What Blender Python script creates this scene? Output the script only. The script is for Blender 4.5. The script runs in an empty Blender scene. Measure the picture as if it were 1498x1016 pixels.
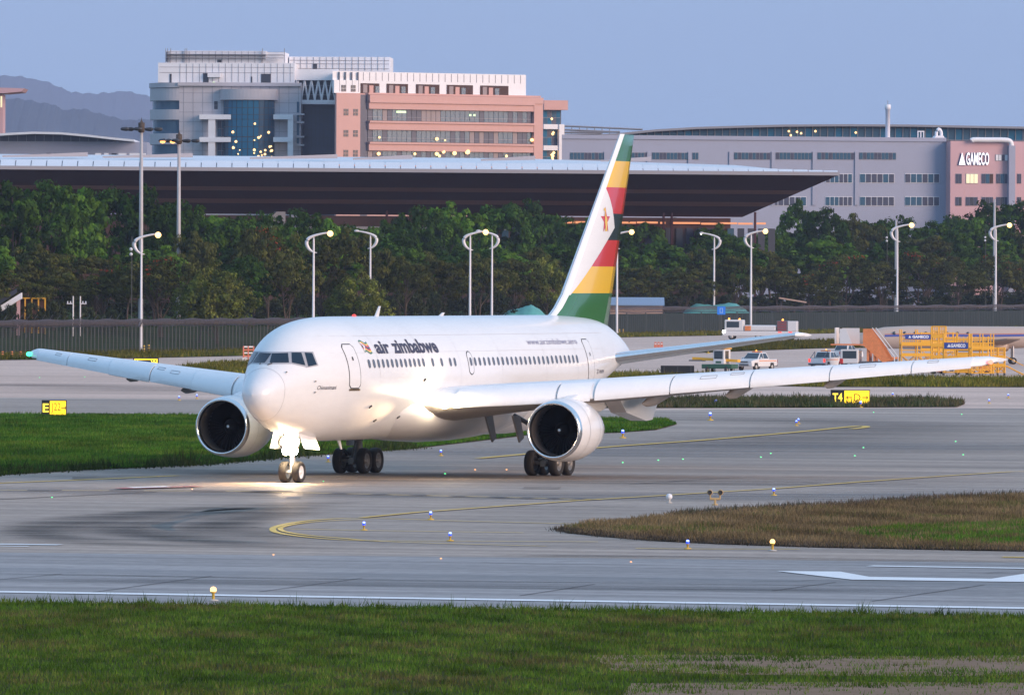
import bpy, bmesh, math, random
import numpy as np
from mathutils import Vector, Matrix
from mathutils.bvhtree import BVHTree
R = math.radians
sc = bpy.context.scene
col = sc.collection
# ---------------------------------------------------------------- camera
F, CH, PU, PV, ROLL = 12960.0, 9.0, 749.0, 403.0, 0.00485     # focal length in px of the 1498 px frame, eye height, principal point
cam = bpy.data.cameras.new('camera'); camo = bpy.data.objects.new('camera', cam); col.objects.link(camo)
cam.sensor_width = 36; cam.sensor_fit = 'HORIZONTAL'; cam.lens = F*36/1498; cam.shift_y = -105/1498
cam.clip_start = 1; cam.clip_end = 60000
camo.location = (0, 0, CH); camo.rotation_euler = (math.pi/2, -ROLL, 0)
sc.camera = camo
# ---------------------------------------------------------------- sky, sun, exposure
SUN_AZ, SUN_EL = R(122), R(14)          # azimuth clockwise from +Y (view direction), elevation
wd = bpy.data.worlds.new('World'); sc.world = wd; wd.use_nodes = True
wn = wd.node_tree.nodes; wl = wd.node_tree.links; wn.clear()
sky = wn.new('ShaderNodeTexSky'); sky.sky_type = 'NISHITA'; sky.sun_disc = False
sky.sun_elevation = SUN_EL; sky.sun_rotation = SUN_AZ; sky.air_density = 1.3; sky.dust_density = 1.5; sky.ozone_density = 4.0
mixs = wn.new('ShaderNodeMix'); mixs.data_type = 'RGBA'; mixs.inputs[0].default_value = 0.85
mixs.inputs[7].default_value = (3.45, 5.55, 8.35, 1)
bg = wn.new('ShaderNodeBackground'); bg.inputs[1].default_value = 0.10
wo = wn.new('ShaderNodeOutputWorld')
wl.new(sky.outputs[0], mixs.inputs[6]); wl.new(mixs.outputs[2], bg.inputs[0]); wl.new(bg.outputs[0], wo.inputs[0])
sl = bpy.data.lights.new('sun', 'SUN'); sl.energy = 2.9; sl.angle = R(34); sl.color = (1.0, 0.71, 0.54)
so = bpy.data.objects.new('sun', sl); col.objects.link(so)
sd = Vector((math.sin(SUN_AZ)*math.cos(SUN_EL), math.cos(SUN_AZ)*math.cos(SUN_EL), math.sin(SUN_EL)))
so.rotation_euler = sd.to_track_quat('Z', 'Y').to_euler(); so.location = (60, -20, 80)
vs = sc.view_settings; vs.view_transform = 'Standard'; vs.look = 'None'; vs.exposure = 0.40; vs.gamma = 1.0; vs.use_curve_mapping = False
sc.cycles.max_bounces = 5; sc.cycles.diffuse_bounces = 2; sc.cycles.glossy_bounces = 3; sc.cycles.transparent_max_bounces = 8
sc.cycles.volume_bounces = 0; sc.cycles.use_denoising = True; sc.cycles.sample_clamp_indirect = 6
# ---------------------------------------------------------------- pixel helpers
def ray(u, v):
    a, b = u-PU, v-PV
    return Vector(((a+b*ROLL)/F, 1.0, -(b-a*ROLL)/F))
def G(u, v, z=0.0):                    # point of the ground (height z) seen at a pixel
    d = ray(u, v); t = (z-CH)/d.z
    return Vector((d.x*t, t, z))
def AT(u, v, Y):                       # point seen at a pixel, at distance Y
    d = ray(u, v); return Vector((d.x*Y, Y, CH+d.z*Y))
def PX(Y): return Y/F                  # metres per pixel at distance Y
# ---------------------------------------------------------------- materials
MATS = {}
def mat(name, c, rough=0.6, metal=0.0, var=0.0, scale=1.0, bump=0.0, bscale=None, spec=0.5, emit=None, es=0.0, coat=0.0, stretch=None, rot=0.0, alpha=1.0, obj=True):
    if name in MATS: return MATS[name]
    m = bpy.data.materials.new(name); m.use_nodes = True; MATS[name] = m
    n = m.node_tree.nodes; l = m.node_tree.links; p = n['Principled BSDF']
    p.inputs['Base Color'].default_value = (*c, 1); p.inputs['Roughness'].default_value = rough; p.inputs['Metallic'].default_value = metal
    p.inputs['Specular IOR Level'].default_value = spec; p.inputs['Coat Weight'].default_value = coat; p.inputs['Alpha'].default_value = alpha
    if emit: p.inputs['Emission Color'].default_value = (*emit, 1); p.inputs['Emission Strength'].default_value = es
    if var or bump:
        tc = n.new('ShaderNodeTexCoord'); mp = n.new('ShaderNodeMapping')
        l.new(tc.outputs['Object'], mp.inputs[0])
        if stretch: mp.inputs['Scale'].default_value = stretch
        mp.inputs['Rotation'].default_value = (0, 0, rot)
    if var:
        nz = n.new('ShaderNodeTexNoise'); nz.inputs['Scale'].default_value = scale; nz.inputs['Detail'].default_value = 6; nz.inputs['Roughness'].default_value = 0.85
        l.new(mp.outputs[0], nz.inputs[0])
        cr = n.new('ShaderNodeMapRange'); cr.inputs[1].default_value = 0.3; cr.inputs[2].default_value = 0.7; cr.inputs[3].default_value = 1-var; cr.inputs[4].default_value = 1+var
        l.new(nz.outputs[0], cr.inputs[0])
        mx = n.new('ShaderNodeVectorMath'); mx.operation = 'SCALE'; mx.inputs[0].default_value = c
        l.new(cr.outputs[0], mx.inputs['Scale']); l.new(mx.outputs[0], p.inputs['Base Color'])
    if bump:
        nb = n.new('ShaderNodeTexNoise'); nb.inputs['Scale'].default_value = bscale or scale*4; nb.inputs['Detail'].default_value = 4
        l.new(mp.outputs[0], nb.inputs[0])
        bp = n.new('ShaderNodeBump'); bp.inputs['Strength'].default_value = bump; l.new(nb.outputs[0], bp.inputs['Height']); l.new(bp.outputs[0], p.inputs['Normal'])
    return m
def leaf_mat(name, trans=0.25, rough=0.75):
    m = bpy.data.materials.new(name); m.use_nodes = True; MATS[name] = m
    n = m.node_tree.nodes; l = m.node_tree.links; n.clear()
    at = n.new('ShaderNodeAttribute'); at.attribute_name = 'Col'
    oi = n.new('ShaderNodeObjectInfo'); hs = n.new('ShaderNodeHueSaturation')
    mr = n.new('ShaderNodeMapRange'); mr.inputs[3].default_value = 0.72; mr.inputs[4].default_value = 1.25
    l.new(oi.outputs['Random'], mr.inputs[0]); l.new(mr.outputs[0], hs.inputs['Value']); l.new(at.outputs[0], hs.inputs['Color'])
    a = n.new('ShaderNodeBsdfDiffuse'); b = n.new('ShaderNodeBsdfTranslucent'); mx = n.new('ShaderNodeMixShader'); mx.inputs[0].default_value = trans
    o = n.new('ShaderNodeOutputMaterial')
    l.new(hs.outputs[0], a.inputs[0]); l.new(hs.outputs[0], b.inputs[0]); l.new(a.outputs[0], mx.inputs[1]); l.new(b.outputs[0], mx.inputs[2]); l.new(mx.outputs[0], o.inputs[0])
    return m
# ---------------------------------------------------------------- scene helpers
def tag(o, label=None, cat=None, group=None, kind=None):
    if label: o['label'] = label
    if cat: o['category'] = cat
    if group: o['group'] = group
    if kind: o['kind'] = kind
    return o
def empty(name, loc=(0, 0, 0), rz=0.0, label=None, cat=None, group=None, s=1.0):
    o = bpy.data.objects.new(name, None); col.objects.link(o); o.location = loc; o.rotation_euler = (0, 0, rz); o.scale = (s, s, s)
    return tag(o, label, cat, group)
def obj(name, me, parent=None, loc=None):
    o = bpy.data.objects.new(name, me); col.objects.link(o)
    if parent is not None: o.parent = parent
    if loc is not None: o.location = loc
    return o
def copy_tree(o, parent=None):
    c = o.copy(); col.objects.link(c)
    if parent is not None: c.parent = parent
    for ch in list(o.children): copy_tree(ch, c)
    return c
class MB:
    def __init__(s): s.v = []; s.f = []; s.m = []; s.sm = []
    def add(s, vs, fs, mi=0, smooth=False):
        k = len(s.v); s.v += [tuple(p) for p in vs]
        for f in fs: s.f.append([i+k for i in f]); s.m.append(mi); s.sm.append(smooth)
        return s
    def box(s, x0, x1, y0, y1, z0, z1, mi=0):
        return s.add([(x0, y0, z0), (x1, y0, z0), (x1, y1, z0), (x0, y1, z0), (x0, y0, z1), (x1, y0, z1), (x1, y1, z1), (x0, y1, z1)],
                     [(3, 2, 1, 0), (4, 5, 6, 7), (0, 1, 5, 4), (1, 2, 6, 5), (2, 3, 7, 6), (3, 0, 4, 7)], mi)
    def bevbox(s, x0, x1, y0, y1, z0, z1, b=0.05, mi=0):
        bm = bmesh.new(); bmesh.ops.create_cube(bm, size=1)
        for v in bm.verts: v.co = ((x0+x1)/2+v.co.x*(x1-x0), (y0+y1)/2+v.co.y*(y1-y0), (z0+z1)/2+v.co.z*(z1-z0))
        bmesh.ops.bevel(bm, geom=bm.edges[:], offset=b, segments=2, affect='EDGES', profile=0.5)
        bm.verts.index_update(); s.add([v.co for v in bm.verts], [[v.index for v in f.verts] for f in bm.faces], mi); bm.free(); return s
    def bar(s, a, b, r, n=6, mi=0, r2=None, cap=True):
        a = Vector(a); b = Vector(b); d = (b-a).normalized(); up = Vector((0, 0, 1)) if abs(d.z) < 0.95 else Vector((1, 0, 0))
        e = d.cross(up).normalized(); g = d.cross(e); r2 = r if r2 is None else r2
        vs = [p+(e*math.cos(2*math.pi*i/n)+g*math.sin(2*math.pi*i/n))*q for p, q in ((a, r), (b, r2)) for i in range(n)]
        fs = [(i, (i+1) % n, n+(i+1) % n, n+i) for i in range(n)]
        s.add(vs, fs, mi, n > 5)
        if cap: s.add(vs[:n], [list(range(n))[::-1]], mi); s.add(vs[n:], [list(range(n))], mi)
        return s
    def tube(s, pts, rad, n=8, mi=0):
        pts = [Vector(p) for p in pts]; k = len(pts); vs = []
        for i, p in enumerate(pts):
            d = (pts[min(i+1, k-1)]-pts[max(i-1, 0)]).normalized(); up = Vector((0, 0, 1)) if abs(d.z) < 0.9 else Vector((1, 0, 0))
            e = d.cross(up).normalized(); g = d.cross(e); r = rad[i] if isinstance(rad, (list, tuple)) else rad
            vs += [p+(e*math.cos(2*math.pi*j/n)+g*math.sin(2*math.pi*j/n))*r for j in range(n)]
        s.add(vs, [(i*n+j, i*n+(j+1) % n, (i+1)*n+(j+1) % n, (i+1)*n+j) for i in range(k-1) for j in range(n)], mi, True)
        s.add(vs[:n], [list(range(n))], mi); s.add(vs[-n:], [list(range(n))], mi)
        return s
    def lathe(s, prof, n=32, axis='x', mi=0, o=(0, 0, 0)):   # prof: (along, radius)
        vs = []
        for a, r in prof:
            for j in range(n):
                c, d = math.cos(2*math.pi*j/n)*r, math.sin(2*math.pi*j/n)*r
                p = (a, c, d) if axis == 'x' else ((c, a, d) if axis == 'y' else (c, d, a))
                vs.append((p[0]+o[0], p[1]+o[1], p[2]+o[2]))
        s.add(vs, [(i*n+j, i*n+(j+1) % n, (i+1)*n+(j+1) % n, (i+1)*n+j) for i in range(len(prof)-1) for j in range(n)], mi, True)
        return s
    def prism(s, poly, y0, y1, mi=0, plane='xz'):            # poly in a plane, extruded
        k = len(poly)
        f = (lambda p, t: (p[0], t, p[1])) if plane == 'xz' else ((lambda p, t: (p[0], p[1], t)) if plane == 'xy' else (lambda p, t: (t, p[0], p[1])))
        vs = [f(p, y0) for p in poly]+[f(p, y1) for p in poly]
        return s.add(vs, [list(range(k))[::-1], list(range(k, 2*k))]+[(i, (i+1) % k, k+(i+1) % k, k+i) for i in range(k)], mi)
    def mesh(s, name, *mats, fix=True):
        me = bpy.data.meshes.new(name); me.from_pydata(s.v, [], s.f)
        for m in mats: me.materials.append(MATS[m] if isinstance(m, str) else m)
        me.polygons.foreach_set('material_index', s.m); me.polygons.foreach_set('use_smooth', s.sm)
        if fix:
            bm = bmesh.new(); bm.from_mesh(me); bmesh.ops.recalc_face_normals(bm, faces=bm.faces[:]); bm.to_mesh(me); bm.free()
        me.update(); return me
    def build(s, name, mats, parent=None, loc=None, fix=True):
        if not isinstance(mats, (list, tuple)): mats = [mats]
        return obj(name, s.mesh(name, *mats, fix=fix), parent, loc)
def sheet(name, pts, z, m, kind='structure', parent=None):
    mb = MB(); mb.add([(p[0], p[1], z) for p in pts], [list(range(len(pts)))])
    o = mb.build(name, m, parent)
    if kind and parent is None: o['kind'] = kind
    me = o.data
    if me.polygons[0].normal.z < 0: me.flip_normals()
    return o
def ribbon_pts(pts, w):
    pts = [Vector((p[0], p[1])) for p in pts]; L = []; Rr = []
    for i, p in enumerate(pts):
        d = (pts[min(i+1, len(pts)-1)]-pts[max(i-1, 0)]).normalized(); n = Vector((-d.y, d.x))*w/2
        L.append(p+n); Rr.append(p-n)
    return L, Rr
def ribbon(name, pts, w, z, m, parent=None):
    L, Q = ribbon_pts(pts, w); k = len(L); mb = MB()
    mb.add([(p.x, p.y, z) for p in L+Q], [(i, i+1, k+i+1, k+i) for i in range(k-1)])
    o = mb.build(name, m, parent, fix=False)
    if o.data.polygons[0].normal.z < 0: o.data.flip_normals()
    if parent is None: o['kind'] = 'structure'
    return o
def text_mesh(txt, size, extrude=0.0, bold=0.0, sx=1.0, shear=0.0):
    cu = bpy.data.curves.new('t', 'FONT'); cu.body = txt; cu.size = size; cu.extrude = extrude; cu.offset = bold; cu.shear = shear
    cu.resolution_u = 3; cu.fill_mode = 'FRONT' if extrude == 0 else 'BOTH'
    o = bpy.data.objects.new('t', cu); col.objects.link(o)
    dg = bpy.context.evaluated_depsgraph_get(); me = bpy.data.meshes.new_from_object(o.evaluated_get(dg))
    bpy.data.objects.remove(o); bpy.data.curves.remove(cu)
    for v in me.vertices: v.co.x *= sx
    return me
def text_on(txt, name, parent, origin, ux, uz, size, m, bold=0.0, width=None, centre=True, shear=0.0):
    me = text_mesh(txt, size, 0, bold, 1.0, shear); xs = [v.co.x for v in me.vertices]
    w = max(xs)-min(xs); k = 1.0 if width is None else width/w
    x0 = (min(xs)+max(xs))/2 if centre else min(xs)
    ys = [v.co.y for v in me.vertices]; y0 = (min(ys)+max(ys))/2 if centre else 0
    O, ux, uz = Vector(origin), Vector(ux), Vector(uz)
    for v in me.vertices: v.co = O+ux*((v.co.x-x0)*k)+uz*(v.co.y-y0)
    me.materials.clear(); me.materials.append(MATS[m]); return obj(name, me, parent)
def emat(name, c, s): return mat(name, (0.02, 0.02, 0.02), 0.4, emit=c, es=s)
# ================================================================ ground
RWD = (G(1498, 890)-G(0, 866)).normalized(); RWA = math.atan2(RWD.y, RWD.x); RWN = Vector((-RWD.y, RWD.x, 0))
def pavement(name, c1, c2, rough, streak=0.25, blotch=0.02, seed=0.0, gloss=0.06):
    m = bpy.data.materials.new(name); m.use_nodes = True; MATS[name] = m
    n = m.node_tree.nodes; l = m.node_tree.links; p = n['Principled BSDF']
    tc = n.new('ShaderNodeTexCoord'); mp = n.new('ShaderNodeMapping'); mp.inputs['Rotation'].default_value = (0, 0, -RWA); mp.inputs['Location'].default_value = (seed, seed, 0)
    l.new(tc.outputs['Object'], mp.inputs[0])
    def noise(scale, detail, vec=None, st=None):
        z = n.new('ShaderNodeTexNoise'); z.inputs['Scale'].default_value = scale; z.inputs['Detail'].default_value = detail; z.inputs['Roughness'].default_value = 0.6
        if st:
            q = n.new('ShaderNodeMapping'); q.inputs['Scale'].default_value = st; l.new(mp.outputs[0], q.inputs[0]); l.new(q.outputs[0], z.inputs[0])
        else: l.new(mp.outputs[0], z.inputs[0])
        return z
    def rng(o, a, b, x0=0.35, x1=0.65):
        r = n.new('ShaderNodeMapRange'); r.inputs[1].default_value = x0; r.inputs[2].default_value = x1; r.inputs[3].default_value = a; r.inputs[4].default_value = b; l.new(o, r.inputs[0]); return r.outputs[0]
    def mul(a, b):
        k = n.new('ShaderNodeMath'); k.operation = 'MULTIPLY'; l.new(a, k.inputs[0]); l.new(b, k.inputs[1]); return k.outputs[0]
    big = noise(blotch, 5); mx = n.new('ShaderNodeMix'); mx.data_type = 'RGBA'
    l.new(rng(big.outputs[0], 0, 1), mx.inputs[0]); mx.inputs[6].default_value = (*c1, 1); mx.inputs[7].default_value = (*c2, 1)
    st = noise(1.0, 5, st=(0.018, 0.55, 1)); st2 = noise(1.0, 3, st=(0.004, 0.12, 1)); fine = noise(1.6, 4)
    f = mul(mul(rng(st.outputs[0], 1-streak, 1+streak), rng(st2.outputs[0], 1-streak, 1+streak)), rng(fine.outputs[0], 0.88, 1.12))
    vm = n.new('ShaderNodeVectorMath'); vm.operation = 'SCALE'; l.new(mx.outputs[2], vm.inputs[0]); l.new(f, vm.inputs['Scale']); l.new(vm.outputs[0], p.inputs['Base Color'])
    l.new(rng(st2.outputs[0], rough-0.07, rough+0.09), p.inputs['Roughness'])
    p.inputs['Specular IOR Level'].default_value = gloss
    bp = n.new('ShaderNodeBump'); bp.inputs['Strength'].default_value = 0.15; bp.inputs['Distance'].default_value = 0.02; l.new(fine.outputs[0], bp.inputs['Height']); l.new(bp.outputs[0], p.inputs['Normal'])
    return m
pavement('m_runway', (0.235, 0.215, 0.205), (0.315, 0.29, 0.28), 0.56, 0.20, 0.012)
pavement('m_taxi', (0.31, 0.252, 0.21), (0.43, 0.352, 0.297), 0.62, 0.16, 0.010, 13.0, 0.02)
pavement('m_apron', (0.58, 0.435, 0.36), (0.68, 0.515, 0.43), 0.70, 0.10, 0.008, 41.0, 0.0)
pavement('m_patch', (0.27, 0.225, 0.195), (0.37, 0.31, 0.27), 0.7, 0.18, 0.05, 7.0, 0.0)
mat('m_soil', (0.055, 0.062, 0.026), 0.95, spec=0.0, var=0.35, scale=0.4)
mat('m_land', (0.045, 0.065, 0.022), 0.95, spec=0.0, var=0.4, scale=0.02)
mat('m_dryground', (0.10, 0.08, 0.05), 0.95, spec=0.0, var=0.35, scale=0.5)
mat('m_dirt', (0.25, 0.175, 0.125), 0.95, spec=0.0, var=0.25, scale=1.2, bump=0.3, bscale=6)
mat('m_white_paint', (0.80, 0.80, 0.80), 0.55, spec=0.1, var=0.08, scale=1.5)
mat('m_yellow_paint', (0.78, 0.50, 0.08), 0.5, spec=0.1, var=0.25, scale=2.0)
mat('m_red_paint', (0.35, 0.05, 0.05), 0.55, var=0.2, scale=2)
mat('m_joint', (0.085, 0.08, 0.08), 0.7, spec=0.02)
mat('m_crack', (0.09, 0.083, 0.08), 0.8, spec=0.0)
sheet('ground', [(-9000, -60), (9000, -60), (9000, 31500), (-9000, 31500)], -0.02, 'm_land')
FL, FR = G(-170, 522.6), G(1540, 479)      # perimeter fence line, left part and far right part
FM = G(480, 512)
F2A, F2B = G(860, 489.5), G(1690, 476.5)
sheet('apron', [G(-700, 700), G(2300, 700), G(2300, 467), F2A, FM, G(-700, 530.8)], 0.004, 'm_apron')
tx = [G(-700, 807), G(2300, 834), G(2300, 598), G(1300, 597), G(900, 600), G(400, 585), G(-700, 575)]
sheet('taxiway', tx, 0.008, 'm_taxi')
rw = [G(-700, 871.5), G(2300, 913.4), G(2300, 830.4), G(-700, 801.2)]
sheet('runway', rw, 0.012, 'm_runway')
# soft dark rubber, plus the airliner's shadow painted into one band: worn paths of aircraft tyres, fading at their edges
def soft(name, c, rough=0.5, amt=0.8):
    m = bpy.data.materials.new(name); m.use_nodes = True; MATS[name] = m
    n = m.node_tree.nodes; l = m.node_tree.links; p = n['Principled BSDF']
    p.inputs['Base Color'].default_value = (*c, 1); p.inputs['Roughness'].default_value = rough; p.inputs['Specular IOR Level'].default_value = 0.03
    uv = n.new('ShaderNodeUVMap'); uv.uv_map = 'UVMap'; sp = n.new('ShaderNodeSeparateXYZ'); l.new(uv.outputs[0], sp.inputs[0])
    def tri(o, w):
        a = n.new('ShaderNodeMath'); a.operation = 'PINGPONG'; a.inputs[1].default_value = 0.5; l.new(o, a.inputs[0])
        r = n.new('ShaderNodeMapRange'); r.interpolation_type = 'SMOOTHSTEP'; r.inputs[2].default_value = w; l.new(a.outputs[0], r.inputs[0]); return r.outputs[0]
    tc = n.new('ShaderNodeTexCoord'); mp = n.new('ShaderNodeMapping'); mp.inputs['Rotation'].default_value = (0, 0, -RWA); mp.inputs['Scale'].default_value = (0.03, 0.7, 1); l.new(tc.outputs['Object'], mp.inputs[0])
    nz = n.new('ShaderNodeTexNoise'); nz.inputs['Scale'].default_value = 1; nz.inputs['Detail'].default_value = 5; l.new(mp.outputs[0], nz.inputs[0])
    r = n.new('ShaderNodeMapRange'); r.inputs[1].default_value = 0.3; r.inputs[2].default_value = 0.65; r.inputs[4].default_value = amt; l.new(nz.outputs[0], r.inputs[0])
    a = n.new('ShaderNodeMath'); a.operation = 'MULTIPLY'; b = n.new('ShaderNodeMath'); b.operation = 'MULTIPLY'
    l.new(tri(sp.outputs[0], 0.25), a.inputs[0]); l.new(tri(sp.outputs[1], 0.5), a.inputs[1]); l.new(a.outputs[0], b.inputs[0]); l.new(r.outputs[0], b.inputs[1]); l.new(b.outputs[0], p.inputs['Alpha'])
soft('m_stain_shade', (0.06, 0.056, 0.055), 0.6, 0.45)
soft('m_scuff', (0.07, 0.064, 0.062), 0.6, 0.4)
soft('m_worn', (0.24, 0.225, 0.22), 0.5, 0.6)
def stain(name, pts, w, z, m):
    L, Q = ribbon_pts(pts, w); k = len(L); mb = MB()
    mb.add([(p.x, p.y, z) for p in L+Q], [(i, k+i, k+i+1, i+1) for i in range(k-1)])
    me = mb.mesh(name, m, fix=False); uv = me.uv_layers.new(name='UVMap')
    for p in me.polygons:
        for li in p.loop_indices:
            vi = me.loops[li].vertex_index; uv.data[li].uv = ((vi % k)/(k-1), 0.0 if vi < k else 1.0)
    if me.polygons[0].normal.z < 0: me.flip_normals()
    return tag(obj(name, me), kind='structure')
def curve(pts, k=6):
    out = []; P = [Vector(p) for p in pts]
    for i in range(len(P)-1):
        a, b, c, d = P[max(i-1, 0)], P[i], P[i+1], P[min(i+2, len(P)-1)]
        for j in range(k):
            t = j/k; out.append(0.5*((2*b)+(c-a)*t+(2*a-5*b+4*c-d)*t*t+(3*b-a-3*c+d)*t**3))
    out.append(P[-1]); return out
def gp(px, z=0): return [G(u, v, z) for u, v in px]
stain('tyre_or_shade_mark', gp([(-80, 692), (200, 694), (500, 697), (800, 700), (1000, 704), (1250, 706), (1600, 702)]), 26, 0.020, 'm_stain_shade')  # paints the airliner's shadow together with the rubber track
stain('tyre_or_shade_mark', gp([(-80, 847), (400, 852), (900, 859), (1600, 870)]), 7.0, 0.016, 'm_stain_shade')
stain('tyre_or_shade_mark', gp([(-80, 838), (600, 849), (1600, 862)]), 2.0, 0.0175, 'm_stain_shade')
stain('tyre_or_shade_mark', gp([(700, 812), (1000, 815), (1600, 823)]), 5.0, 0.0185, 'm_stain_shade')
stain('tyre_or_shade_mark', gp([(900, 612), (1150, 613), (1330, 622), (1180, 640), (900, 662)]), 22, 0.0195, 'm_scuff')
stain('tyre_or_shade_mark', gp([(-80, 560), (150, 566), (360, 575)]), 30, 0.0175, 'm_scuff')
for i, (a, b, c) in enumerate([(40, 300, 0), (60, 260, 6), (150, 340, -4), (190, 380, 2), (260, 420, 8), (320, 440, -6)]):
    p = curve(gp([(b+130, 738+c), (b, 744+c), (a+60, 758+c), (a, 774+c), (a+50, 786+c), (b-20, 792+c), (b+160, 797+c)]))
    stain('tyre_or_shade_mark', p, 3.2+i % 3*0.9, 0.0205+i*0.0013, 'm_stain_shade' if i % 2 else 'm_scuff')
stain('worn_path', gp([(600, 672), (900, 660), (1200, 655), (1600, 645)]), 40, 0.0165, 'm_worn')
stain('worn_path', gp([(-80, 712), (250, 722), (700, 728), (1300, 725), (1600, 715)]), 20, 0.0162, 'm_worn')
# painted markings
def mark(name, px, w, m, z=0.03, k=1): return ribbon(name, curve(gp(px), k) if k > 1 else gp(px), w, z, m)
mark('runway_edge_line', [(-700, 854.9), (2300, 903)], 1.25, 'm_white_paint')
mark('runway_edge_line', [(-160, 794.5), (88, 797.5)], 0.9, 'm_white_paint')
mark('runway_edge_line', [(-160, 797.5), (42, 799.7)], 0.45, 'm_white_paint')
mark('runway_edge_line', [(1272, 828.3), (1700, 835.0)], 0.9, 'm_white_paint')
sheet('runway_marking', gp([(1136, 836), (1229, 836.8), (1272, 844.5), (1450, 847.3), (1500, 839.8), (1700, 835), (1700, 854), (1500, 852), (1246, 848.6)]), 0.032, 'm_white_paint')
mark('taxiway_line', [(1466, 815.3), (1700, 818)], 0.7, 'm_yellow_paint')
lp = [(839, 766.7), (669, 762.4), (529.7, 758.3), (470, 760.5), (432, 764.5), (408, 769.5), (399, 774), (406, 779.5), (440, 785), (495, 789.8), (557, 791.5), (669, 792), (875, 793)]
mark('taxiway_line', lp, 0.24, 'm_yellow_paint', 0.030, 5)
lp2 = [(529.7, 760.2), (470, 763), (436, 766.5), (416, 770.5), (410, 774), (418, 778.5), (450, 783.5), (500, 787.8), (560, 792.6), (700, 797), (800, 799.5)]
mark('taxiway_line', lp2, 0.20, 'm_yellow_paint', 0.034, 5)
mark('taxiway_line', [(417, 774.5), (580, 777.5), (766, 780)], 0.24, 'm_yellow_paint', 0.038)
mark('taxiway_line', [(529, 758), (611, 750), (727, 741.5), (843, 733), (960, 726), (1130, 715.5), (1264, 705), (1400, 695.5), (1480, 690.5), (1700, 688)], 0.30, 'm_yellow_paint', 0.042)
mark('taxiway_line', [(930, 802.5), (1010, 803.5), (1170, 803.8)], 0.30, 'm_yellow_paint')
mark('taxiway_line', [(700, 671), (880, 655), (1024, 644.6), (1160, 633), (1240, 625), (1262, 623.5), (1266, 625.5), (1246, 628)], 0.5, 'm_yellow_paint', 0.046, 4)
mark('taxiway_line', [(-100, 711), (100, 703), (260, 696)], 0.4, 'm_yellow_paint', 0.03)
dl = [G(-80, 717.5), G(340, 719.5), G(545, 724), G(746, 728.7), G(880, 732)]
ribbon('holding_line', dl, 0.32, 0.050, 'm_yellow_paint')
for i in range(14):
    t = i/14*4; k = int(t); a = dl[k].lerp(dl[k+1], t-k); b = dl[k].lerp(dl[k+1], min(t-k+0.12, 1))
    ribbon('painted_dash', [a, b], 0.7, 0.054, 'm_joint')
sheet('painted_taxi_sign', gp([(165, 715), (285, 712.0), (300, 713), (180, 716.2)]), 0.056, 'm_red_paint')
sheet('painted_taxi_sign', gp([(185, 714.2), (240, 712.6), (252, 713.6), (196, 715.2)]), 0.060, 'm_white_paint')
for a, b in [((1130, 864.6), (1223, 852)), ((1275, 880), (1440, 856)), ((760, 872), (870, 855)), ((135, 867), (310, 843)), ((-20, 850), (90, 840)), ((380, 866), (530, 846)), ((-60, 733.5), (230, 719.8))]:
    ribbon('pavement_joint', [G(*a), G(*b)], 0.06 if a[1] > 800 else 0.2, 0.0285, 'm_joint')
ck = random.Random(21)
for i in range(16):
    u, v = ck.uniform(0, 1498), ck.choice([ck.uniform(705, 800), ck.uniform(625, 690), ck.uniform(812, 868)]); pts = [(u, v)]
    for j in range(7): u += ck.uniform(15, 45); v += ck.uniform(-1.3, 1.6); pts.append((u, v))
    ribbon('crack_seal', gp(pts), 0.07 if v > 800 else 0.12, 0.0262+i*0.0001, 'm_crack')
for i in range(5):
    u, v = ck.uniform(0, 1450), ck.uniform(640, 780); w = ck.uniform(20, 90); h = ck.uniform(1.2, 3.5)
    sheet('pavement_patch', gp([(u, v), (u+w, v+ck.uniform(-0.4, 0.8)), (u+w-ck.uniform(-6, 10), v-h), (u-ck.uniform(-6, 6), v-h)]), 0.0242+i*0.0001, 'm_patch')
# --------------------------------------------------------------- grass
leaf_mat('m_grass', 0.25)
rng = np.random.default_rng(7)
def pnoise(x, y, s, k=0):
    r = np.zeros_like(x); a = np.random.default_rng(100+k)
    for i in range(7):
        th = a.uniform(0, 6.28); f = (0.6+a.uniform(0, 2.4))/s; r += np.sin((x*np.cos(th)+y*np.sin(th))*f*2*np.pi+a.uniform(0, 6.28))
    return r/7**0.5/1.2
def inside(px, py, poly):
    r = np.zeros(px.shape, bool); n = len(poly)
    for i in range(n):
        x0, y0 = poly[i][0], poly[i][1]; x1, y1 = poly[(i+1) % n][0], poly[(i+1) % n][1]
        c = ((y0 > py) != (y1 > py)) & (px < (x1-x0)*(py-y0)/((y1-y0) or 1e-9)+x0); r ^= c
    return r
def scatter(poly, n):
    P = np.array([(p[0], p[1]) for p in poly]); lo, hi = P.min(0), P.max(0); out = np.zeros((0, 2)); t = 0
    while len(out) < n and t < 60:
        q = rng.uniform(lo, hi, (n*2, 2)); out = np.vstack([out, q[inside(q[:, 0], q[:, 1], P)]]); t += 1
    return out[:n]
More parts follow.
